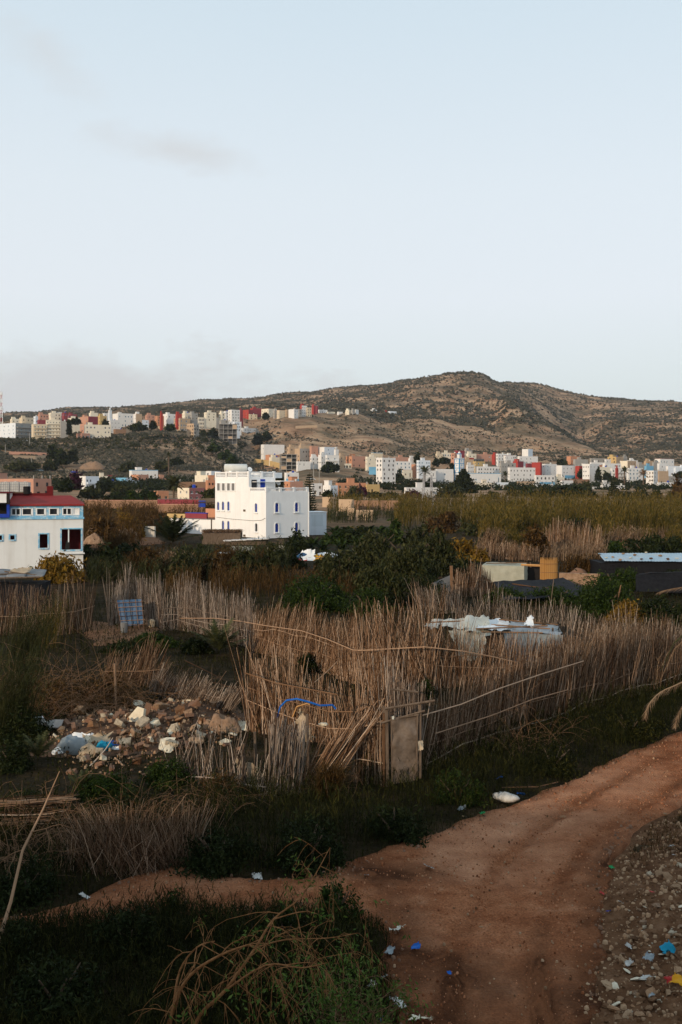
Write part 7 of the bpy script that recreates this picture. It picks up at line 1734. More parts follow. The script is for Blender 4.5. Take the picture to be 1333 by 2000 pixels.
cane_fence('cane_fence', 'cane fence in front of the plastic-roofed hut with two long bent poles', [(828,1345,1210),(880,1340,1222),(960,1330,1240),(1050,1318,1245),(1120,1305,1240)], 46, .05, .13, 280, 'cane', (.52, .34))
cane_fence('cane_fence', 'pale cane fence behind the plastic-roofed hut', [(895,1276,1168),(960,1272,1166),(1030,1270,1172),(1110,1276,1185),(1160,1280,1205)], 42, .03, .10, 260, 'canegrey', (.4,))
cane_fence('cane_fence', 'cane fence at the right edge behind the fluffy dry grass', [(1160,1282,1205),(1210,1288,1190),(1290,1292,1205),(1370,1296,1208)], 34, .10, .12, 220, 'canegrey', (.45,))
cane_fence('cane_fence', 'long dark front fence along the weeds right of the mat gate, leaning right', [(824,1502,1376),(880,1480,1335),(960,1452,1300),(1050,1420,1262),(1150,1386,1242),(1250,1352,1222),(1360,1322,1212)], 62, .22, .13, 300, 'canedark', (.62, .34, .12), .0, (.6, 1.05), .16, 1.4)
cane_fence('cane_fence', 'upright front fence of reddish canes left of the mat gate', [(485,1430,1246),(540,1440,1278),(600,1450,1318),(680,1462,1335),(715,1470,1290),(752,1478,1262)], 58, .05, .12, 300, 'cane', (.52, .33))
cane_fence('collapsed_cane_fence', 'grey collapsed canes slanting strongly to the right above the rubble', [(292,1352,1280),(350,1375,1305),(440,1402,1322)], 60, .95, .12, 280, 'canegrey', (.5,), .1)
cane_fence('cane_fence', 'short brown canes leaning right at the left end of the collapsed canes', [(200,1335,1268),(250,1338,1258),(305,1342,1240)], 34, .36, .12, 150, 'canedark', (.4,))
cane_fence('cane_fence', 'weathered grey panel of upright canes, front of the gap', [(522,1552,1400),(552,1550,1388),(588,1545,1384)], 105, .04, .05, 150, 'canegrey', (.2,), 0, (.85, 1.05), .14, .1)
cane_fence('cane_fence', 'sparse broken canes left of the weathered panel', [(340,1528,1410),(372,1530,1400),(430,1540,1420),(480,1548,1450),(522,1552,1462)], 16, .06, .16, 90, 'canegrey', (.14,), 0, (.4, 1.1))
cane_fence('cane_bundle', 'slanting bundle of canes leaning right against the gap in the front fence', [(588,1532,1400),(618,1534,1375),(650,1532,1380)], 60, .52, .08, 150, 'cane', (.5,), .1)
cane_fence('cane_fence', 'narrow dark fence panel between the leaning bundle and the mat gate', [(688,1520,1402),(722,1526,1395),(754,1532,1392)], 70, .03, .06, 120, 'canedark', (.8, .3))
cane_fence('cane_fence', 'tall grey cane panel rising above the mat gate', [(764,1510,1296),(795,1512,1298),(822,1514,1304)], 110, .0, .05, 120, 'canegrey', (.66,), 0, (.9, 1.05), .06, .1)
cane_fence('cane_fence', 'pale splayed canes right of the olive grove', [(822,1200,1124),(846,1200,1138),(872,1200,1150),(900,1196,1150)], 40, -.16, .12, 140, 'canegrey', (.4,))
cane_fence('cane_fence', 'reddish cane fence left of the canvas shelter', [(888,1168,1112),(915,1166,1106),(945,1162,1110),(960,1160,1122)], 46, .02, .06, 140, 'cane', (.5,), rad=1.3)
cane_fence('cane_fence', 'brown cane fence behind the canvas shelter', [(930,1092,1066),(985,1092,1058),(1050,1094,1068)], 26, .02, .08, 100, 'cane', (), rad=1.8)
cane_fence('cane_fence', 'tall brown cane wall below the reed thicket', [(1060,1080,1024),(1115,1083,1020),(1172,1083,1030)], 34, .06, .07, 150, 'cane', (.2,), rad=1.9)
cane_fence('cane_fence', 'brown canes at the right edge before the reed thicket', [(1225,1064,1034),(1280,1064,1032),(1350,1064,1034)], 22, .1, .1, 60, 'canedark', (), rad=1.9)
cane_fence('brush_fence', 'low shaggy brown brush fence in the lower left', [(140,1690,1592),(200,1700,1585),(260,1700,1580),(330,1690,1575),(380,1672,1565)], 130, .1, .30, 280, 'canedark', (.9,), .1, (.5, 1.1), .3, 1.6, rad=.6)
def place_canes(name, label, rods, m='cane', r=.016, cat='canes'):
    root = thing(name, label, cat, rods[0][0])
    for a, c in rods:
        v = c - a; o = bpy.data.objects.new('cane', CM[m][random.randrange(8)]); COL.objects.link(o); o.parent = root
        o.location = a - rods[0][0]; o.rotation_mode = 'QUATERNION'; o.rotation_quaternion = Vector((0, 0, 1)).rotation_difference(v); k = r / .0125 * random.uniform(.8, 1.2); o.scale = (k, k, v.length)
    return root
rods = []
for i in range(46):
    d = random.uniform(23.6, 24.6); py = random.uniform(1562, 1612); x0_ = random.uniform(-60, 40); x1_ = random.uniform(100, 165)
    rods.append((pt(x0_, py + random.uniform(-6, 6), d), pt(x1_, py - random.uniform(0, 14), d + .2)))
for x0_ in (10, 52, 118, 145): rods.append((pt(x0_, 1660, 23.4), pt(x0_ + 4, 1560, 23.4)))
place_canes('fallen_cane_panel', 'fallen dark lattice of long horizontal canes in the lower left', rods, 'canedark', .018)
rods = [(pt(a, b_, d), pt(c, e, d2)) for a, b_, d, c, e, d2 in [(362,1290,41,440,1330,39),(282,1400,37,330,1300,39),(360,1408,35,442,1310,38),(330,1355,40,445,1340,38),(480,1350,36,400,1330,38),(95,1410,34,155,1360,36),(505,1250,44,470,1330,40),(600,1345,35,660,1290,36),(150,1520,29,220,1440,31),(225,1480,30,262,1530,29)]]
place_canes('loose_canes', 'single pale canes fallen across the collapsed fence and rubble', rods, 'cane', .024)
# long bent binding poles of the enclosure
for i, (pts_, l_) in enumerate([([(350,1206,57),(420,1208,53),(470,1212,50.3),(520,1222,48.3),(590,1232,45.2),(640,1248,43.2),(690,1268,41.4),(752,1272,40.6)], 'long pale pole bound across the wind-bent fence'), ([(700,1270,40.6),(830,1265,39.9),(900,1270,40.3),(960,1283,41.0),(1010,1292,41.6)], 'long pale pole bound across the fence before the hut'),
      ([(480,1316,33.0),(540,1336,32.2),(600,1346,31.5),(660,1358,31.0)], 'pale pole bound across the upright front fence'), ([(826,1398,28.7),(900,1376,29.9),(975,1345,31.4),(1060,1318,33.4),(1140,1290,35.4)], 'upper rail bound to the long dark front fence'), ([(850,1432,29.0),(960,1398,31.2),(1040,1368,33.0),(1110,1345,34.6)], 'lower rail bound to the long dark front fence')]):
    pole([pt(*p) + Vector((0, 0, random.uniform(-.04, .04))) for p in pts_], .022, M['cane' if i < 3 else 'canedark'], 'binding_pole', None, l_, 'pole')

# gate of a cloth-covered frame
gdv = 27.6
gate = thing('garden_gate', 'closed gate covered with crumpled beige sheeting in the front cane fence', 'gate', pt(762, 1534, gdv)); gate.location.z = gz(gate.location.x, gdv)
gl = lambda px, py, dd=0: pt(px, py, gdv + dd) - gate.location
sheet('gate_cloth', (gl(765,1402), gl(816,1396), gl(812,1524), gl(768,1530)), mat('worn_gate_cloth', [(.05, .038, .028), (.12, .09, .068), (.20, .16, .13)], scale=1.6, rough=.55, bump=.5), .13, (16, 26), gate, 71, 2.6, smooth=False)
for nm, a_, c_, r_ in [('gate_post', (758,1536), (756,1384), .055), ('gate_post', (821,1520), (821,1372), .05), ('gate_frame', (766,1404), (818,1396), .028), ('gate_frame', (767,1530), (765,1400), .026), ('gate_frame', (814,1524), (816,1396), .026), ('crossbar', (752,1384), (850,1368), .035), ('crossbar', (764,1346), (818,1352), .03), ('crossbar', (745,1412), (830,1388), .03)]:
    pole([gl(*a_, .05 if 'post' in nm else -.03), gl(*c_, .05 if 'post' in nm else -.03)], r_, M['wood'], nm, gate)
b = MB(); b.box((0, 0, -.1), (.06, .06, 1.95)); o = b.build('plank', M['canedark'], gate, gl(748, 1530, .1))
rag(822,1462,gdv-.1,.14,.22,M['tarpbeige'],'pale plastic scrap tied to the right gate post',amp=.06,seed=72,tilt=.9); rag(768,1404,gdv-.1,.06,.08,M['plastic'],'small pale scrap on the upper left of the gate',amp=.02,seed=73,tilt=.9)
for px_, y0_, y1_, dd, l_ in [(480,1560,1452,27.4,'leaning post with an old net left of the weathered panel'), (502,1560,1430,27.8,'thin post right of the netted post'), (693,1520,1400,28.2,'rough post at the left of the dark fence panel'), (604,1510,1395,28.6,'short orange-brown post behind the weathered panel'), (754,1545,1380,27.9,'dark post at the left of the gate'), (228,1400,1296,36.5,'pale broken stump standing in the brambles')]:
    a_ = gp(px_, y0_); pole([Vector((pt(px_, y0_, dd).x, dd, -.2)), pt(px_ - 4, y1_, dd)], .045, M['wood'] if px_ != 228 else M['cane'], 'fence_post', None, l_, 'post')
nt2 = sheet('torn_net', (pt(463,1480,27.6), pt(508,1500,27.6), pt(508,1550,27.5), pt(462,1548,27.5)), M['tarpbeige'], .08, (10, 8), seed=74, ragged=.04); tag(nt2, 'torn brown sacking stretched between posts left of the weathered panel', 'sacking')
sk = sheet('torn_sack', (pt(584,1392,29), pt(590,1386,29), pt(616,1440,28.8), pt(578,1452,28.9)), M['tarpbeige'], .08, (10, 10), seed=75, ragged=.06); tag(sk, 'torn beige sack full of holes hanging behind the weathered panel', 'sack')
b = MB(); b.tube([pt(*p) for p in [(541,1402,28.6),(548,1380,28.6),(560,1368,28.5),(580,1365,28.4),(600,1370,28.4),(625,1378,28.5),(650,1377,28.6),(656,1384,28.7)]], .03, 7); o = b.build('hose', M['blueplastic'], None, smooth=True); tag(o, 'blue cloth hose looped over the front fence', 'hose')
b = MB(); b.tube([pt(*p) for p in [(572,1400,28.8),(580,1380,28.7),(600,1374,28.7),(605,1376,28.7)]], .02, 6); o = b.build('bent_stick', M['woodorange'], None); tag(o, 'bent pale stick under the blue hose', 'stick')
o = link('stone_block', SLABM[1], None, pt(633, 1415, 29)); o.scale = (.16, .14, .26); tag(o, 'pale block wedged in the cane fence right of the blue hose', 'stone')
# blue door
bd = thing('blue_door', 'leaning door panel of blue tarpaulin behind a lattice of sticks', 'door', gp(258, 1226))
o0 = bd.location.copy(); dq = lambda px, py, dd=0: pt(px, py, 57.5 + dd) - o0
sheet('tarpaulin', (dq(229,1172,.3), dq(277,1170,.3), dq(281,1220), dq(238,1224)), M['bluetarp'], .05, (12, 12), bd, 81, 2)
for i in range(5): pole([dq(228 + i * 12.3, 1170, .2), dq(238 + i * 11, 1226, -.1)], .02, M['canedark'], 'lattice_stick', bd)
for i in range(6): pole([dq(227 + i * 2, 1178 + i * 8.6, .15 - .04 * i), dq(280 + i, 1175 + i * 8.8, .15 - .04 * i)], .018, M['canedark'], 'lattice_stick', bd)
b = MB(); b.lathe([(.12,0),(.2,.08),(.2,.4),(.16,.46),(.06,.5)], (0,0,0), 10); o = b.build('canister', M['tarpbeige'], None, gp(297,1226)); tag(o, 'round beige canister on the ground right of the blue door', 'canister')
b = MB(); b.lathe([(.14,0),(.19,.1),(.21,.62),(.2,.64)], (0,0,0), 10); o = b.build('bucket', M['tingrey'], None, gp(243,1238)); tag(o, 'grey bucket standing at the foot of the blue door', 'bucket')
rc = sheet('reed_mat', (pt(840,1140,68), pt(884,1122,69), pt(886,1180,69), pt(846,1185,68)), M['tingrey'], .12, (10, 8), seed=83); tag(rc, 'grey sagging sheet of an old hut wall left of the pale cane fence', 'sheet')
pole([pt(884,1178,68.5), pt(882,1105,68.5)], .12, M['twig'], 'palm_stump', None, 'frayed brown palm post beside the grey sagging sheet', 'post')
pole([Vector((pt(890,1140,69).x,69,pt(890,1140,69).z)), pt(862,1128,69), pt(838,1134,69)], .03, M['cane'], 'bent_stick', None, 'curved pale stick over the grey sagging sheet', 'stick')
M['barearth'] = mat('bare_red_earth', [(.07, .034, .018), (.17, .085, .045), (.25, .14, .08)], scale=1.5, rough=1, bump=.3, bscale=8, detail=8)
def ground_patch(name, P_px, m, step=.3, lift=.03):
    P_ = poly_ground(P_px); lo = P_.min(0); hi = P_.max(0); gx, gy = np.meshgrid(np.arange(lo[0], hi[0], step), np.arange(lo[1], hi[1], step), indexing='xy')
    sd_ = np.where(in_poly(P_, gx, gy), 1, -1) * edge_dist(P_, gx, gy) + fbm(gx, gy, 4) * .9; kp = sd_ > -.3
    z = terrain(gx, gy) + lift + np.clip(sd_, -.5, 0) * .3 + fbm(gx * 2, gy * 2, 3) * .05; ii = np.arange(gx.size).reshape(gx.shape); kq = kp[:-1,:-1] & kp[1:,:-1] & kp[:-1,1:] & kp[1:,1:]
    q_ = np.stack([ii[:-1,:-1], ii[:-1,1:], ii[1:,1:], ii[1:,:-1]], -1)[kq]; us, inv = np.unique(q_.ravel(), return_inverse=True)
    return tag(link(name, mesh_np(name, np.stack([gx, gy, z], -1).reshape(-1, 3)[us], [inv.reshape(-1, 4)], m, True)), kind='structure')
ground_patch('bare_earth', [(180,1214),(300,1222),(312,1234),(260,1250),(190,1262),(175,1240)], M['barearth'], .25)
ground_patch('bare_earth', [(150,1040),(300,1046),(330,1062),(200,1072),(150,1066)], M['barearth'], .8)
# ------------------------------------------------------------------ rubble heap on the left
def pebble_mass(name, label, P_, n, smin, smax, m, zfun=None, parent=None, o0=None, cond=None):
    lo = P_.min(0); hi = P_.max(0); X = lo[0] + (hi[0] - lo[0]) * RNG.random(n); Y = lo[1] + (hi[1] - lo[1]) * RNG.random(n); k = in_poly(P_, X, Y)
    if cond is not None: k &= cond(X, Y)
    X = X[k]; Y = Y[k]; Z = zfun(X, Y); S = smin + (smax - smin) * RNG.random(len(X)) ** 3
    o = np.array([o0.x, o0.y, 0]) if o0 is not None else 0
    ob = link(name, domes(np.stack([X, Y, Z], -1) - o, S, name, m, 5), parent); tag(ob, label, kind='stuff'); return ob
rh = thing('rubble_heap', 'heap of broken bricks, stones and plaster slabs at left before the cane fences', 'rubble', gp(270, 1470))
o0 = rh.location.copy()
def heap_h(px, py):
    return .5 * math.exp(-((px - 250) / 130) ** 2 - ((py - 1430) / 40) ** 2) + .55 * math.exp(-((px - 390) / 70) ** 2 - ((py - 1405) / 26) ** 2)
xs = np.linspace(60, 490, 60); ys = np.linspace(1535, 1372, 40); GXp, GYp = np.meshgrid(xs, ys, indexing='xy'); D_ = F * H / (GYp - HOR); Xw = (GXp - CX) / F * D_
hh_ = np.vectorize(heap_h)(GXp, GYp) + .22 * fbm(Xw * 2.2, D_ * 2.2, 4) - .10
ii = np.arange(GXp.size).reshape(GXp.shape); q_ = np.stack([ii[:-1,:-1], ii[:-1,1:], ii[1:,1:], ii[1:,:-1]], -1).reshape(-1, 4)
link('soil', mesh_np('soil', np.stack([Xw - o0.x, D_ - o0.y, hh_], -1).reshape(-1, 3), [q_], mat('heap_soil', [(.04, .022, .014), (.11, .062, .038), (.19, .12, .08)], scale=2.2, rough=1, bump=.6, bscale=14, detail=9), True), rh)
HP = poly_ground([(90,1420),(240,1380),(350,1374),(470,1392),(470,1450),(330,1475),(260,1525),(150,1515),(95,1470)])
pebble_mass('rubble_chips', None, HP, 1500, .02, .06, M['stone'], lambda X, Y: np.vectorize(heap_h)(CX + X / Y * F, HOR + F * H / Y) + .0, rh, o0)
def chunk_mesh(name, m, seed):
    r_ = random.Random(seed); b = MB(); b.box((-.5, -.4, -.3), (.5, .4, .3)); b.v = [(x * r_.uniform(.5, 1.25), y * r_.uniform(.5, 1.25), z * r_.uniform(.5, 1.35)) for x, y, z in b.v]
    return b.mesh(name, m)
CHUNK = [chunk_mesh('stone', m_, 70 + i) for i, m_ in enumerate([M['stone'], M['clay'], M['slabdull'], M['stone'], M['clay'], M['brick'], M['slabdull'], M['slab']])]
rr_ = random.Random(5)
bk = MB(); bk.box((-.12, -.055, -.05), (.12, .055, .05)); BRK = bk.mesh('brick', M['brick'])
for i in range(185):
    px_ = rr_.gauss(270, 95); py_ = rr_.gauss(1440, 36)
    if not (85 < px_ < 470 and 1378 < py_ < 1525): continue
    if px_ > 330 and py_ > 1470: continue
    g = gp(px_, py_); k = rr_.random(); s = .10 + .34 * rr_.random() ** 2.2
    if k < .25: o = link('brick', BRK, rh, (g.x - o0.x, g.y - o0.y, heap_h(px_, py_) + .05)); o.scale = (1.2,) * 3; o.rotation_euler = (rr_.uniform(-.5, .5), rr_.uniform(-.5, .5), rr_.uniform(0, 6.28))
    else:
        o = link('stone', CHUNK[i % 8] if k < .8 else (SLABM if k > .93 else ROCK)[i % (4 if k > .93 else 10)], rh, (g.x - o0.x, g.y - o0.y, heap_h(px_, py_) + s * .2)); o.scale = (s, s * rr_.uniform(.7, 1.1), s * rr_.uniform(.6, 1.2)); o.rotation_euler = (rr_.uniform(-.6, .6), rr_.uniform(-.6, .6), rr_.uniform(0, 6.28))
def slab_piece(px, py, d, pts2, th, rot, m, label, name='plaster_slab'):
    b = MB(); n = len(pts2); b.poly([(x, -th/2, z) for x, z in pts2]); b.poly([(x, th/2, z) for x, z in reversed(pts2)])
    for i in range(n):
        (xa, za), (xb, zb) = pts2[i], pts2[(i+1) % n]; b.poly([(xa, -th/2, za), (xa, th/2, za), (xb, th/2, zb), (xb, -th/2, zb)])
    o = b.build(name, m, None, pt(px, py, d)); o.rotation_euler = rot; return tag(o, label, 'rubble')
slab_piece(241,1424,33.6,[(0,.02),(.38,-.02),(.62,.10),(.66,.50),(.60,.82),(.34,.84),(.10,.40)],.16,(R(-18),R(8),R(-22)),M['slab'],'large cream plaster slab standing upright in the rubble')
slab_piece(262,1446,32.6,[(0,0),(.42,.05),(.50,.42),(.12,.36)],.14,(R(-30),R(5),R(10)),M['slab'],'smaller cream slab below the upright slab')
slab_piece(92,1425,33.8,[(0,0),(.44,.16),(.50,.44),(.10,.30)],.35,(R(-14),R(4),R(-34)),M['whiteplastic'],'white box-like block tilted at the left of the rubble','white_block')
slab_piece(357,1392,36.0,[(0,0),(.75,.05),(.8,.35),(.3,.46),(0,.42)],.5,(R(-20),R(2),R(-10)),M['slab'],'pale broken block on the upper right of the rubble')
slab_piece(322,1398,35.6,[(0,0),(.6,.0),(.5,.22),(.1,.26)],.4,(R(-25),R(2),R(12)),M['slab'],'flat pinkish block left of the pale broken block')
slab_piece(275,1408,34.2,[(0,0),(.2,0),(.24,.62),(.04,.66)],.2,(R(-10),R(14),R(10)),M['brick'],'brown upright brick chunk right of the upright slab')
mound(432,1428,90,40,M['clay'],'smooth clay mound at the right of the rubble heap',.45,33.6); mound(300,1462,70,28,M['clay'],'small clay mound below the upright slab',.6,32)
bag(72,1418,33.5,.6,.4,M['whiteplastic'],'white plastic bag left of the tilted white block',seed=91)
bag(142,1476,31.2,1.0,.75,M['plasticblue'],'grey plastic bag bulging in front of the bricks',seed=92); bag(118,1478,31.1,.5,.35,M['whiteplastic'],'white plastic bag at the left end of the bags',seed=93)
rag(160,1450,32.0,.7,.45,M['whiteplastic'],'white sheet behind the beige cloth','plastic bag',.16,'plastic_sheet',94,.5); rag(186,1455,31.7,.9,.5,M['tarpbeige'],'beige cloth lying over the bricks','cloth',.16,'cloth',95,.5); bag(172,1486,30.7,.6,.6,M['tarpbeige'],'beige sack below the beige cloth','sack','sack',96)
bag(205,1466,31.2,.5,.36,M['tealplastic'],'turquoise bag at the right of the beige cloth',seed=97); rag(226,1456,31.6,.45,.25,M['blueplastic'],'pale blue rag right of the turquoise bag','cloth',.12,'rag',98,.5); rag(222,1468,31.2,.35,.25,M['whiteplastic'],'white rag below the pale blue rag','cloth',.12,'rag',99,.5)
pole([pt(160,1508,29.6), pt(190,1490,30), pt(215,1470,30.6)], .04, M['wood'], 'loose_plank', None, 'grey plank stuck in the rubble below the bags', 'plank')
pole([pt(290,1386,36), pt(331,1362,37)], .05, M['cane'], 'loose_pole', None, 'short pale pole sticking out of the upper rubble', 'pole')
rag(475,1424,33.8,.34,.3,M['slab'],'pale lump of plaster at the foot of the front canes','rubble',.12,'plaster_lump',100,.8)

# ------------------------------------------------------------------ rubble verge at lower right
vg = thing('rubble_verge', 'long heap of broken stones and litter on the right side of the track', 'rubble', gp(1290, 1850)); o0 = vg.location.copy()
VP = poly_ground([(1120,2140),(1135,1980),(1158,1850),(1172,1745),(1205,1675),(1255,1618),(1345,1572),(1500,1520),(1700,1480),(1800,2140)])
lo = VP.min(0); hi = VP.max(0)
gx = np.arange(lo[0], hi[0], .11); gy = np.arange(lo[1], hi[1], .11); GXp, GYp = np.meshgrid(gx, gy, indexing='xy')
sdv = np.where(in_poly(VP, GXp, GYp), 1, -1) * edge_dist(VP, GXp, GYp)
zz = terrain(GXp, GYp) + np.clip(sdv, -.6, 2.5) * .17 - .03 + (.14 * fbm(GXp * 1.4, GYp * 1.4, 5) + .10 * fbm(GXp * 5, GYp * 5, 3)) * np.clip(sdv + .4, 0, 1)
kp = sdv > -.5; ii = np.arange(GXp.size).reshape(GXp.shape); kq = kp[:-1,:-1] & kp[1:,:-1] & kp[:-1,1:] & kp[1:,1:]
q_ = np.stack([ii[:-1,:-1], ii[:-1,1:], ii[1:,1:], ii[1:,:-1]], -1)[kq]
us, inv = np.unique(q_.ravel(), return_inverse=True)
link('soil', mesh_np('soil', (np.stack([GXp, GYp, zz], -1).reshape(-1, 3))[us] - np.array([o0.x, o0.y, 0]), [inv.reshape(-1, 4)], mat('verge_soil', [(.04, .016, .007), (.11, .052, .025), (.20, .11, .06)], scale=2.2, rough=1, bump=.6, bscale=14, detail=9), True), vg)
def verge_z(x, y):
    s = float((np.where(in_poly(VP, np.array([x]), np.array([y])), 1, -1) * edge_dist(VP, np.array([x]), np.array([y])))[0])
    return gz(x, y) + min(max(s, -.6), 2.5) * .17 - .03 + (.14 * float(fbm(np.array([x * 1.4]), np.array([y * 1.4]), 5)[0]) + .10 * float(fbm(np.array([x * 5]), np.array([y * 5]), 3)[0])) * min(max(s + .4, 0), 1)
n_ = 0; r2 = random.Random(8)
while n_ < 290:
    px_ = r2.uniform(1165, 1350); py_ = r2.uniform(1590, 2005)
    if px_ < 1345 - (py_ - 1570) * .55 + r2.uniform(-15, 25) and py_ < 1900: continue
    if py_ >= 1900 and px_ < 1175: continue
    g = gp(px_, py_)
    if track_sd(np.array([g.x]), np.array([g.y]))[0] > .0: continue
    s = .03 + .13 * r2.random() ** 3.2; k = r2.random()
    o = link('stone', CHUNK[(0, 1, 3, 6, 0, 2)[n_ % 6]] if k < .5 else (SLABM if k > .95 else ROCK)[n_ % (4 if k > .95 else 10)], vg, (g.x - o0.x, g.y - o0.y, verge_z(g.x, g.y) + s * .2)); o.scale = (s, s * r2.uniform(.6, 1), s * r2.uniform(.5, .9)); o.rotation_euler = (r2.uniform(-.5, .5), r2.uniform(-.5, .5), r2.uniform(0, 6.28)); n_ += 1
pebble_mass('gravel', None, VP, 19000, .012, .055, M['stone'], lambda X, Y: np.array(np.interp(0, [0], [0])) + terrain(X, Y) + np.clip(np.where(in_poly(VP, X, Y), 1, -1) * edge_dist(VP, X, Y), -.6, 2.5) * .17 - .03 + .14 * fbm(X * 1.4, Y * 1.4, 5) + .10 * fbm(X * 5, Y * 5, 3), vg, o0)
pebble_mass('track_pebbles', 'small loose pebbles scattered over the dirt track', TRACK, 5000, .008, .032, M['stone'], lambda X, Y: terrain(X, Y) + .025)
pebble_mass('track_clods', 'crumbs of red dirt and grit lying on the dirt track', TRACK, 46000, .007, .024, M['clod'], lambda X, Y: terrain(X, Y) + .02, cond=lambda X, Y: Y < 34)
pebble_mass('track_edge_debris', 'dark dry debris and clods along the edges of the track', TRACK, 24000, .012, .05, M['brick'], lambda X, Y: terrain(X, Y) + .02, cond=lambda X, Y: (track_sd(X, Y) < .1 + .8 * np.clip(fbm(X * .7, Y * .7, 3) + .15, 0, 1)))
TS = [(1100,1595,.10),(1162,1582,.09),(1140,1546,.06),(1310,1484,.05),(1060,1665,.05),(1255,1545,.06),(1190,1535,.05),(905,1592,.05),(1000,1640,.04),(960,1725,.045),(1082,1706,.05),(940,1815,.05),(1060,1880,.05),(900,1690,.04),(1300,1590,.08),(278,1733,.05),(390,1755,.04)]
TSL = ['pale stone in the middle of the upper track, biggest there', 'flat stone just above the biggest pale stone', 'small stone near the upper weeds edge of the track', 'small stone far up the track near the right frame edge', 'small stone at the middle of the track below the white sack', 'small pale stone on the right half of the upper track', 'small stone above the right half pale stone, nearer the weeds', 'stone at the weeds edge left of the green strip', 'little stone on the left half of the track', 'little stone right of the dark debris patch', 'little stone on the right wheel rut', 'little stone at the end of the shadowed dark ground', 'stone at the lower middle of the track', 'tiny stone above the crumpled white paper', 'stone at the top of the rubble verge beside the track', 'stone on the hump of the side path, left', 'stone on the side path before the tall weeds']
for i, (px_, py_, s) in enumerate(TS):
    g = gp(px_, py_); o = link('track_stone', ROCK[i % 10], None, (g.x, g.y, gz(g.x, g.y) + s * .3)); o.scale = (s, s * .8, s * .8); o.rotation_euler = (0, 0, i * 1.7)
    tag(o, TSL[i], 'stone', 'loose stones on the dirt track')
# litter
def litter(px, py, w, h, m, label, cat='litter', amp=.04, seed=1, name='litter', on=None, tilt=.4):
    g = gp(px, py); z = (verge_z(g.x, g.y) if on == 'v' else gz(g.x, g.y)) + .03 + amp * .6
    o = sheet(name, ((-w/2, -h/2, 0), (w/2, -h/2, 0), (w/2, h/2, h * tilt), (-w/2, h/2, h * tilt)), M[m], amp, (10, 8), None, seed, 1.1 / w, 0, 0, w * .07); o.location = (g.x, g.y, z); o.rotation_euler = (0, 0, seed * .9); return tag(o, label, cat)
L_ = [(1018,1556,.2,.22,'blueplastic','bright blue wrapper right of the white sack','wrapper',.06),(978,1522,.24,.2,'blueplastic','blue plastic scrap in the weeds above the white sack','plastic scrap',.08),
  (943,1590,.22,.12,'greenplastic','green plastic strip at the edge of the weeds','plastic scrap',.03),(903,1582,.2,.16,'plasticblue','grey plastic scrap in the weeds left of the green strip','plastic scrap',.06),(503,1719,.18,.16,'dirtywhite','small white scrap at the upper edge of the side path','paper scrap',.02),(166,1754,.1,.2,'dirtywhite','narrow white scrap at the left end of the side path','paper scrap',.02),
  (838,1701,.2,.16,'dirtywhite','white crumpled paper on the dark debris left of the track','paper',.05),(716,1719,.09,.09,'plasticblue','tiny bluish scrap beside the leafy branches','plastic scrap',.03),(776,1827,.24,.16,'plastic','pale flattened carton at the lower left track edge','carton',.05),(812,1862,.15,.15,'blueplastic','blue and white wrapper below the pale carton','wrapper',.05),(762,1870,.16,.16,'plasticblue','grey-green wrapper beside the leafy branches','wrapper',.05),
  (878,1907,.07,.06,'blueplastic','tiny blue scrap on the track near the bottom','plastic scrap',.02),(728,1932,.16,.1,'plastic','cream scrap at the foot of the branches','paper scrap',.04),(778,1968,.22,.2,'dirtywhite','torn whitish bag near the bottom of the track edge','plastic bag',.07),(824,1995,.34,.16,'slab','pale slab fragment at the bottom edge of the track','rubble',.05),(750,1915,.12,.08,'dirtywhite','white scrap above the torn bag','paper scrap',.03),(745,1995,.1,.07,'tealplastic','teal scrap at the bottom edge','plastic scrap',.03)]
for i, (px_, py_, w_, h_, m_, l_, c_, a_) in enumerate(L_): litter(px_, py_, w_, h_, m_, l_, c_, a_, 101 + i)
V_ = [(1302,1888,.24,.2,'tealplastic','teal plastic tangle on the stones of the verge','plastic scrap',.1),(1268,1900,.16,.14,'plasticblue','grey-blue plastic scrap left of the teal tangle','plastic scrap',.06),(1195,1697,.1,.09,'greenplastic','green bottle scrap at the upper edge of the verge','plastic scrap',.04),(1176,1751,.1,.09,'redplastic','pink-red scrap at the verge edge','plastic scrap',.03),(1274,1769,.09,.08,'redplastic','red scrap between pale stones','plastic scrap',.03),(1188,1788,.09,.1,'bluepaint','dark blue lid lying at the verge edge','lid',.02),(1262,1942,.17,.14,'dirtywhite','white crumpled paper on the lower verge','paper',.06),(1228,1904,.13,.12,'dirtywhite','white scrap left of the grey-blue plastic','paper scrap',.04),(1326,1957,.2,.18,'orangeplastic','orange plastic scrap at the right frame edge','plastic scrap',.08),(1310,1950,.2,.12,'redplastic','dark red rag beside the orange scrap','cloth',.05),(1228,1866,.14,.1,'dirtywhite','white broken cup above the grey stones','paper scrap',.05),(1213,1778,.1,.06,'dirtywhite','white sliver beside the dark blue lid','paper scrap',.02),(1317,1684,.08,.06,'dirtywhite','white chip among the stones near the upper verge','paper scrap',.02),(1312,1668,.12,.12,'dirtywhite','white paper ball at the top of the verge','paper',.05),(1272,1968,.08,.1,'plasticblue','clear plastic cup on the lower verge','plastic scrap',.04)]
for i, (px_, py_, w_, h_, m_, l_, c_, a_) in enumerate(V_): litter(px_, py_, w_, h_, m_, l_, c_, a_, 131 + i, on='v')
bag(0,0,0,.74,.26,M['dirtywhite'],'large crumpled white sack at the left edge of the track','sack','sack',104,R(-24),gp(988,1566)+Vector((0,0,.03)),.5)
b = MB(); b.tube([gp(980,1545) + Vector((0,0,.1)), gp(1050,1540) + Vector((0,0,.05)), gp(1090,1530) + Vector((0,0,.04))], .015, 5); o = b.build('dry_stick', M['twig'], None); tag(o, 'thin dry stick lying across the upper track', 'stick')

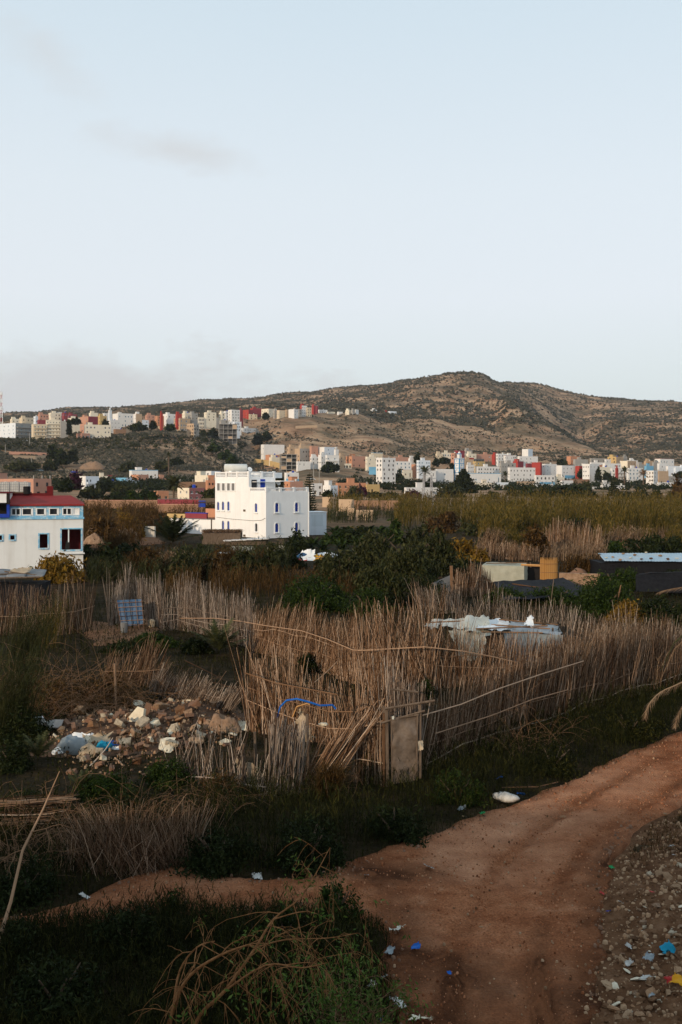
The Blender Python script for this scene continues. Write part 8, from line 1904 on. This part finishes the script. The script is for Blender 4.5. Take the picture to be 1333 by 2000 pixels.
# ------------------------------------------------------------------ brambles, bare branches
def branch_tubes(b, p, v, L_, r, depth, droop, rnd, kids=4, seg=5, curl=.35):
    pts_ = [p.copy()]; d = v.normalized(); q_ = p.copy(); tips = []
    for i in range(seg):
        d = (d + Vector((rnd.gauss(0, curl), rnd.gauss(0, curl), rnd.gauss(0, curl) - droop)) * .5).normalized(); q_ = q_ + d * L_ / seg; pts_.append(q_.copy())
    b.tube(pts_, [max(.0025, r * (1 - .75 * i / seg)) for i in range(seg + 1)], 4 if r < .02 else 6, cap=False)
    tips.append((pts_[-1], d))
    if depth > 0:
        for k in range(kids):
            i = rnd.randint(1, seg); dd = (d + Vector((rnd.gauss(0, .8), rnd.gauss(0, .8), rnd.gauss(.1, .6)))).normalized()
            tips += branch_tubes(b, pts_[i], dd, L_ * rnd.uniform(.4, .75), r * .5, depth - 1, droop * 1.3, rnd, kids, seg, curl)
    return tips
def bramble(label, px, py, d, rx, ry, h, n, m, seed, rad=.008, name='bramble', leaf=None, nleaf=0):
    rnd = random.Random(seed); base = pt(px, py, d); base.z = gz(base.x, base.y); r = thing(name, label, 'bramble', base); b = MB()
    for i in range(n):
        a = rnd.uniform(0, 6.28); q0 = Vector((rnd.gauss(0, rx * .4), rnd.gauss(0, ry * .4), 0)); v = Vector((math.cos(a), math.sin(a) * .6, rnd.uniform(.5, 1.6)))
        branch_tubes(b, q0, v, h * rnd.uniform(.8, 1.9), rad * rnd.uniform(.6, 1.4), 1, .28, rnd, 3, 6, .3)
    tag(b.build('twigs', M[m], r), kind='stuff')
    if nleaf:
        p = np.stack([RNG.normal(size=nleaf) * rx * .5, RNG.normal(size=nleaf) * ry * .5, np.abs(RNG.normal(size=nleaf)) * h * .45], -1); V2, f2 = leaf_quads(p, np.full(nleaf, .035), .45, .2); tag(link('leaves', mesh_np('leaves', V2, [f2], M[leaf]), r), kind='stuff')
bramble('wide tangle of dry brown brambles above the rubble heap', 180, 1390, 36.5, 3.2, 1.2, 1.5, 130, 'twig', 21, .010, 'bramble', 'rust', 2600)
bramble('bramble tangle at the far left above the white block', 60, 1370, 37.5, 2.2, 1.0, 1.7, 70, 'twig', 22, .010, 'bramble', 'rust', 1500)
bramble('thorny bare branches over the fallen cane lattice', 60, 1690, 22, 1.3, .6, 1.3, 42, 'twig', 23, .009)
bramble('dry vines hanging over the shaggy brush fence', 280, 1670, 23, 1.5, .5, .9, 60, 'twig', 24, .006, 'bramble', 'rust', 700)
bramble('shaggy dry creeper heaped over the brush fence', 190, 1665, 23.2, 1.6, .4, 1.0, 80, 'twig', 28, .005, 'bramble', 'rust', 1200)
bramble('brown vine tangle right of the brush fence', 420, 1600, 25.4, 1.2, .5, .9, 40, 'twig', 25, .006, 'bramble', 'darkgreen', 700)
bramble('dry twigs on the front fence right of the gate', 1010, 1440, 31.5, 2.0, .5, 1.2, 40, 'twig', 26, .008)
bramble('vine heap hanging in the fence gap', 640, 1545, 27.3, .5, .3, .9, 36, 'twig', 27, .006)
lp = thing('leaning_branch', 'long pale bare pole leaning at the left edge of the picture', 'branch', pt(-12, 1860, 17.5)); o0 = lp.location.copy()
b = MB(); b.tube([pt(*p) - o0 for p in [(-12,1870,17.5),(22,1760,17.9),(45,1660,18.4),(85,1580,18.9),(117,1506,19.4)]], [.036,.030,.026,.018,.008], 7); b.build('stem', M['cane'], lp, smooth=True)
b = MB(); rnd = random.Random(31)
for p_, v_, l_ in [((62,1625,18.6),(1,.1,.5),.8),((45,1660,18.4),(-1,.1,-.3),.9),((80,1590,18.9),(1,0,.2),.8),((95,1560,19.1),(-.4,0,1),.5)]: branch_tubes(b, pt(*p_) - o0, Vector(v_), l_, .012, 2, .1, rnd, 3, 6, .3)
tag(b.build('twigs', M['twig'], lp), kind='stuff')

# foreground shrub with bare orange-brown branches and sparse leaves
fs = thing('foreground_shrub', 'half-bare shrub with curving orange-brown branches and sparse green leaves at the bottom', 'shrub', pt(350, 2210, 12.6)); fs.location.z = gz(fs.location.x, 12.6); o0 = fs.location.copy()
barkM = mat('orange_bark', [(.09, .036, .014), (.22, .10, .04), (.32, .16, .07)], scale=14, rough=.85, bump=.3)
main = [([(350,2210,12.6),(330,2040,12.6),(342,1962,12.5),(372,1905,12.5),(432,1865,12.4),(486,1845,12.4)], [.06,.052,.045,.036,.028,.018]),
        ([(340,1962,12.5),(352,1895,12.7),(385,1850,12.8),(420,1838,12.9)], [.03,.024,.018,.010]),
        ([(355,2210,12.6),(378,2010,12.4),(440,1935,12.3),(500,1850,12.6),(535,1795,12.9),(585,1755,13.2),(618,1705,13.4),(645,1655,13.6)], [.05,.042,.036,.03,.024,.019,.013,.006]),
        ([(440,1935,12.3),(520,1885,12.2),(590,1890,12.1),(640,1880,12.1)], [.026,.020,.014,.008]),
        ([(486,1845,12.4),(520,1870,12.3),(545,1925,12.2),(580,1985,12.1)], [.018,.015,.011,.006]), ([(500,1850,12.6),(560,1835,12.8),(640,1832,13.0),(700,1822,13.1)], [.02,.016,.011,.005]), ([(535,1795,12.9),(600,1780,13.0),(650,1800,13.1)], [.016,.011,.005])]
rnd = random.Random(41); tips = []
for pts_, rad_ in main:
    b = MB(); w = [pt(*p) - o0 for p in pts_]
    # smooth the polyline
    fine = []; fr = []
    for i in range(len(w) - 1):
        p0 = w[max(i-1, 0)]; p1 = w[i]; p2 = w[i+1]; p3 = w[min(i+2, len(w)-1)]
        for s in range(4):
            t = s / 4; fine.append(.5 * ((2*p1) + (p2-p0)*t + (2*p0-5*p1+4*p2-p3)*t*t + (3*p1-p0-3*p2+p3)*t*t*t)); fr.append(rad_[i] + (rad_[i+1]-rad_[i])*t)
    fine.append(w[-1]); fr.append(rad_[-1])
    b.tube(fine, [q_ * .58 for q_ in fr], 7); b.build('branch', barkM, fs, smooth=True)
    for i in range(5, len(fine), 1):
        if rnd.random() < .75: tips.append((fine[i], fr[i]))
b = MB(); ends = []
for p, r_ in tips:
    v = Vector((rnd.gauss(.2, .7), rnd.gauss(-.1, .5), rnd.gauss(.1, .7)))
    ends += branch_tubes(b, p, v, rnd.uniform(.35, 1.0), min(.008, r_ * .5), rnd.choice((1, 1, 2)), .42, rnd, 3, 5, .32)
tag(b.build('twigs', barkM, fs), kind='stuff')
def leaf_sprays(name, parent, pts_, m, size, per, spread):
    P = np.repeat(np.array(pts_), per, 0); P = P + RNG.normal(size=P.shape) * spread; V2, f2 = leaf_quads(P, size * (.6 + .7 * RNG.random(len(P))), .32, .6); tag(link(name, mesh_np(name, V2, [f2], M[m]), parent), kind='stuff')
hi_ = [e[0] for e in ends if e[0].x + o0.x > (470 - CX) / F * 12.8 or rnd.random() < .25]
leaf_sprays('leaves', fs, [h_ for h_ in hi_ if rnd.random() < .6], 'leafnear', .040, 5, .07)
lb = thing('leafy_bush', 'low leafy green bush beside the track at the bottom', 'bush', pt(715, 2010, 14.6)); lb.location.z = gz(lb.location.x, 14.6)
b = MB(); ends = []
for i in range(44):
    a = rnd.uniform(0, 6.28); ends += branch_tubes(b, Vector((rnd.gauss(-.3, .35), rnd.gauss(0, .3), 0)), Vector((math.cos(a) * .5, math.sin(a) * .4, 1)), rnd.uniform(.5, 1.25), .010, 1, .05, rnd, 3, 5, .25)
tag(b.build('twigs', M['twig'], lb), kind='stuff'); leaf_sprays('leaves', lb, [e[0] for e in ends], 'leafnear', .040, 14, .08)

# ------------------------------------------------------------------ the house the photograph is taken from (below and behind the viewpoint)
vb = thing('viewpoint_house', 'plain rendered roof-terrace house from which the view is taken, behind the camera', 'house', (0, 0, 0))
b = MB(); b.box((-26, -12, -1), (6, -.4, 6.6)); b.build('wall', WALLS['B'], vb)
b = MB(); b.box((-26, -.75, 6.603), (6, -.4, 7.45)); b.build('parapet', WALLS['B'], vb)
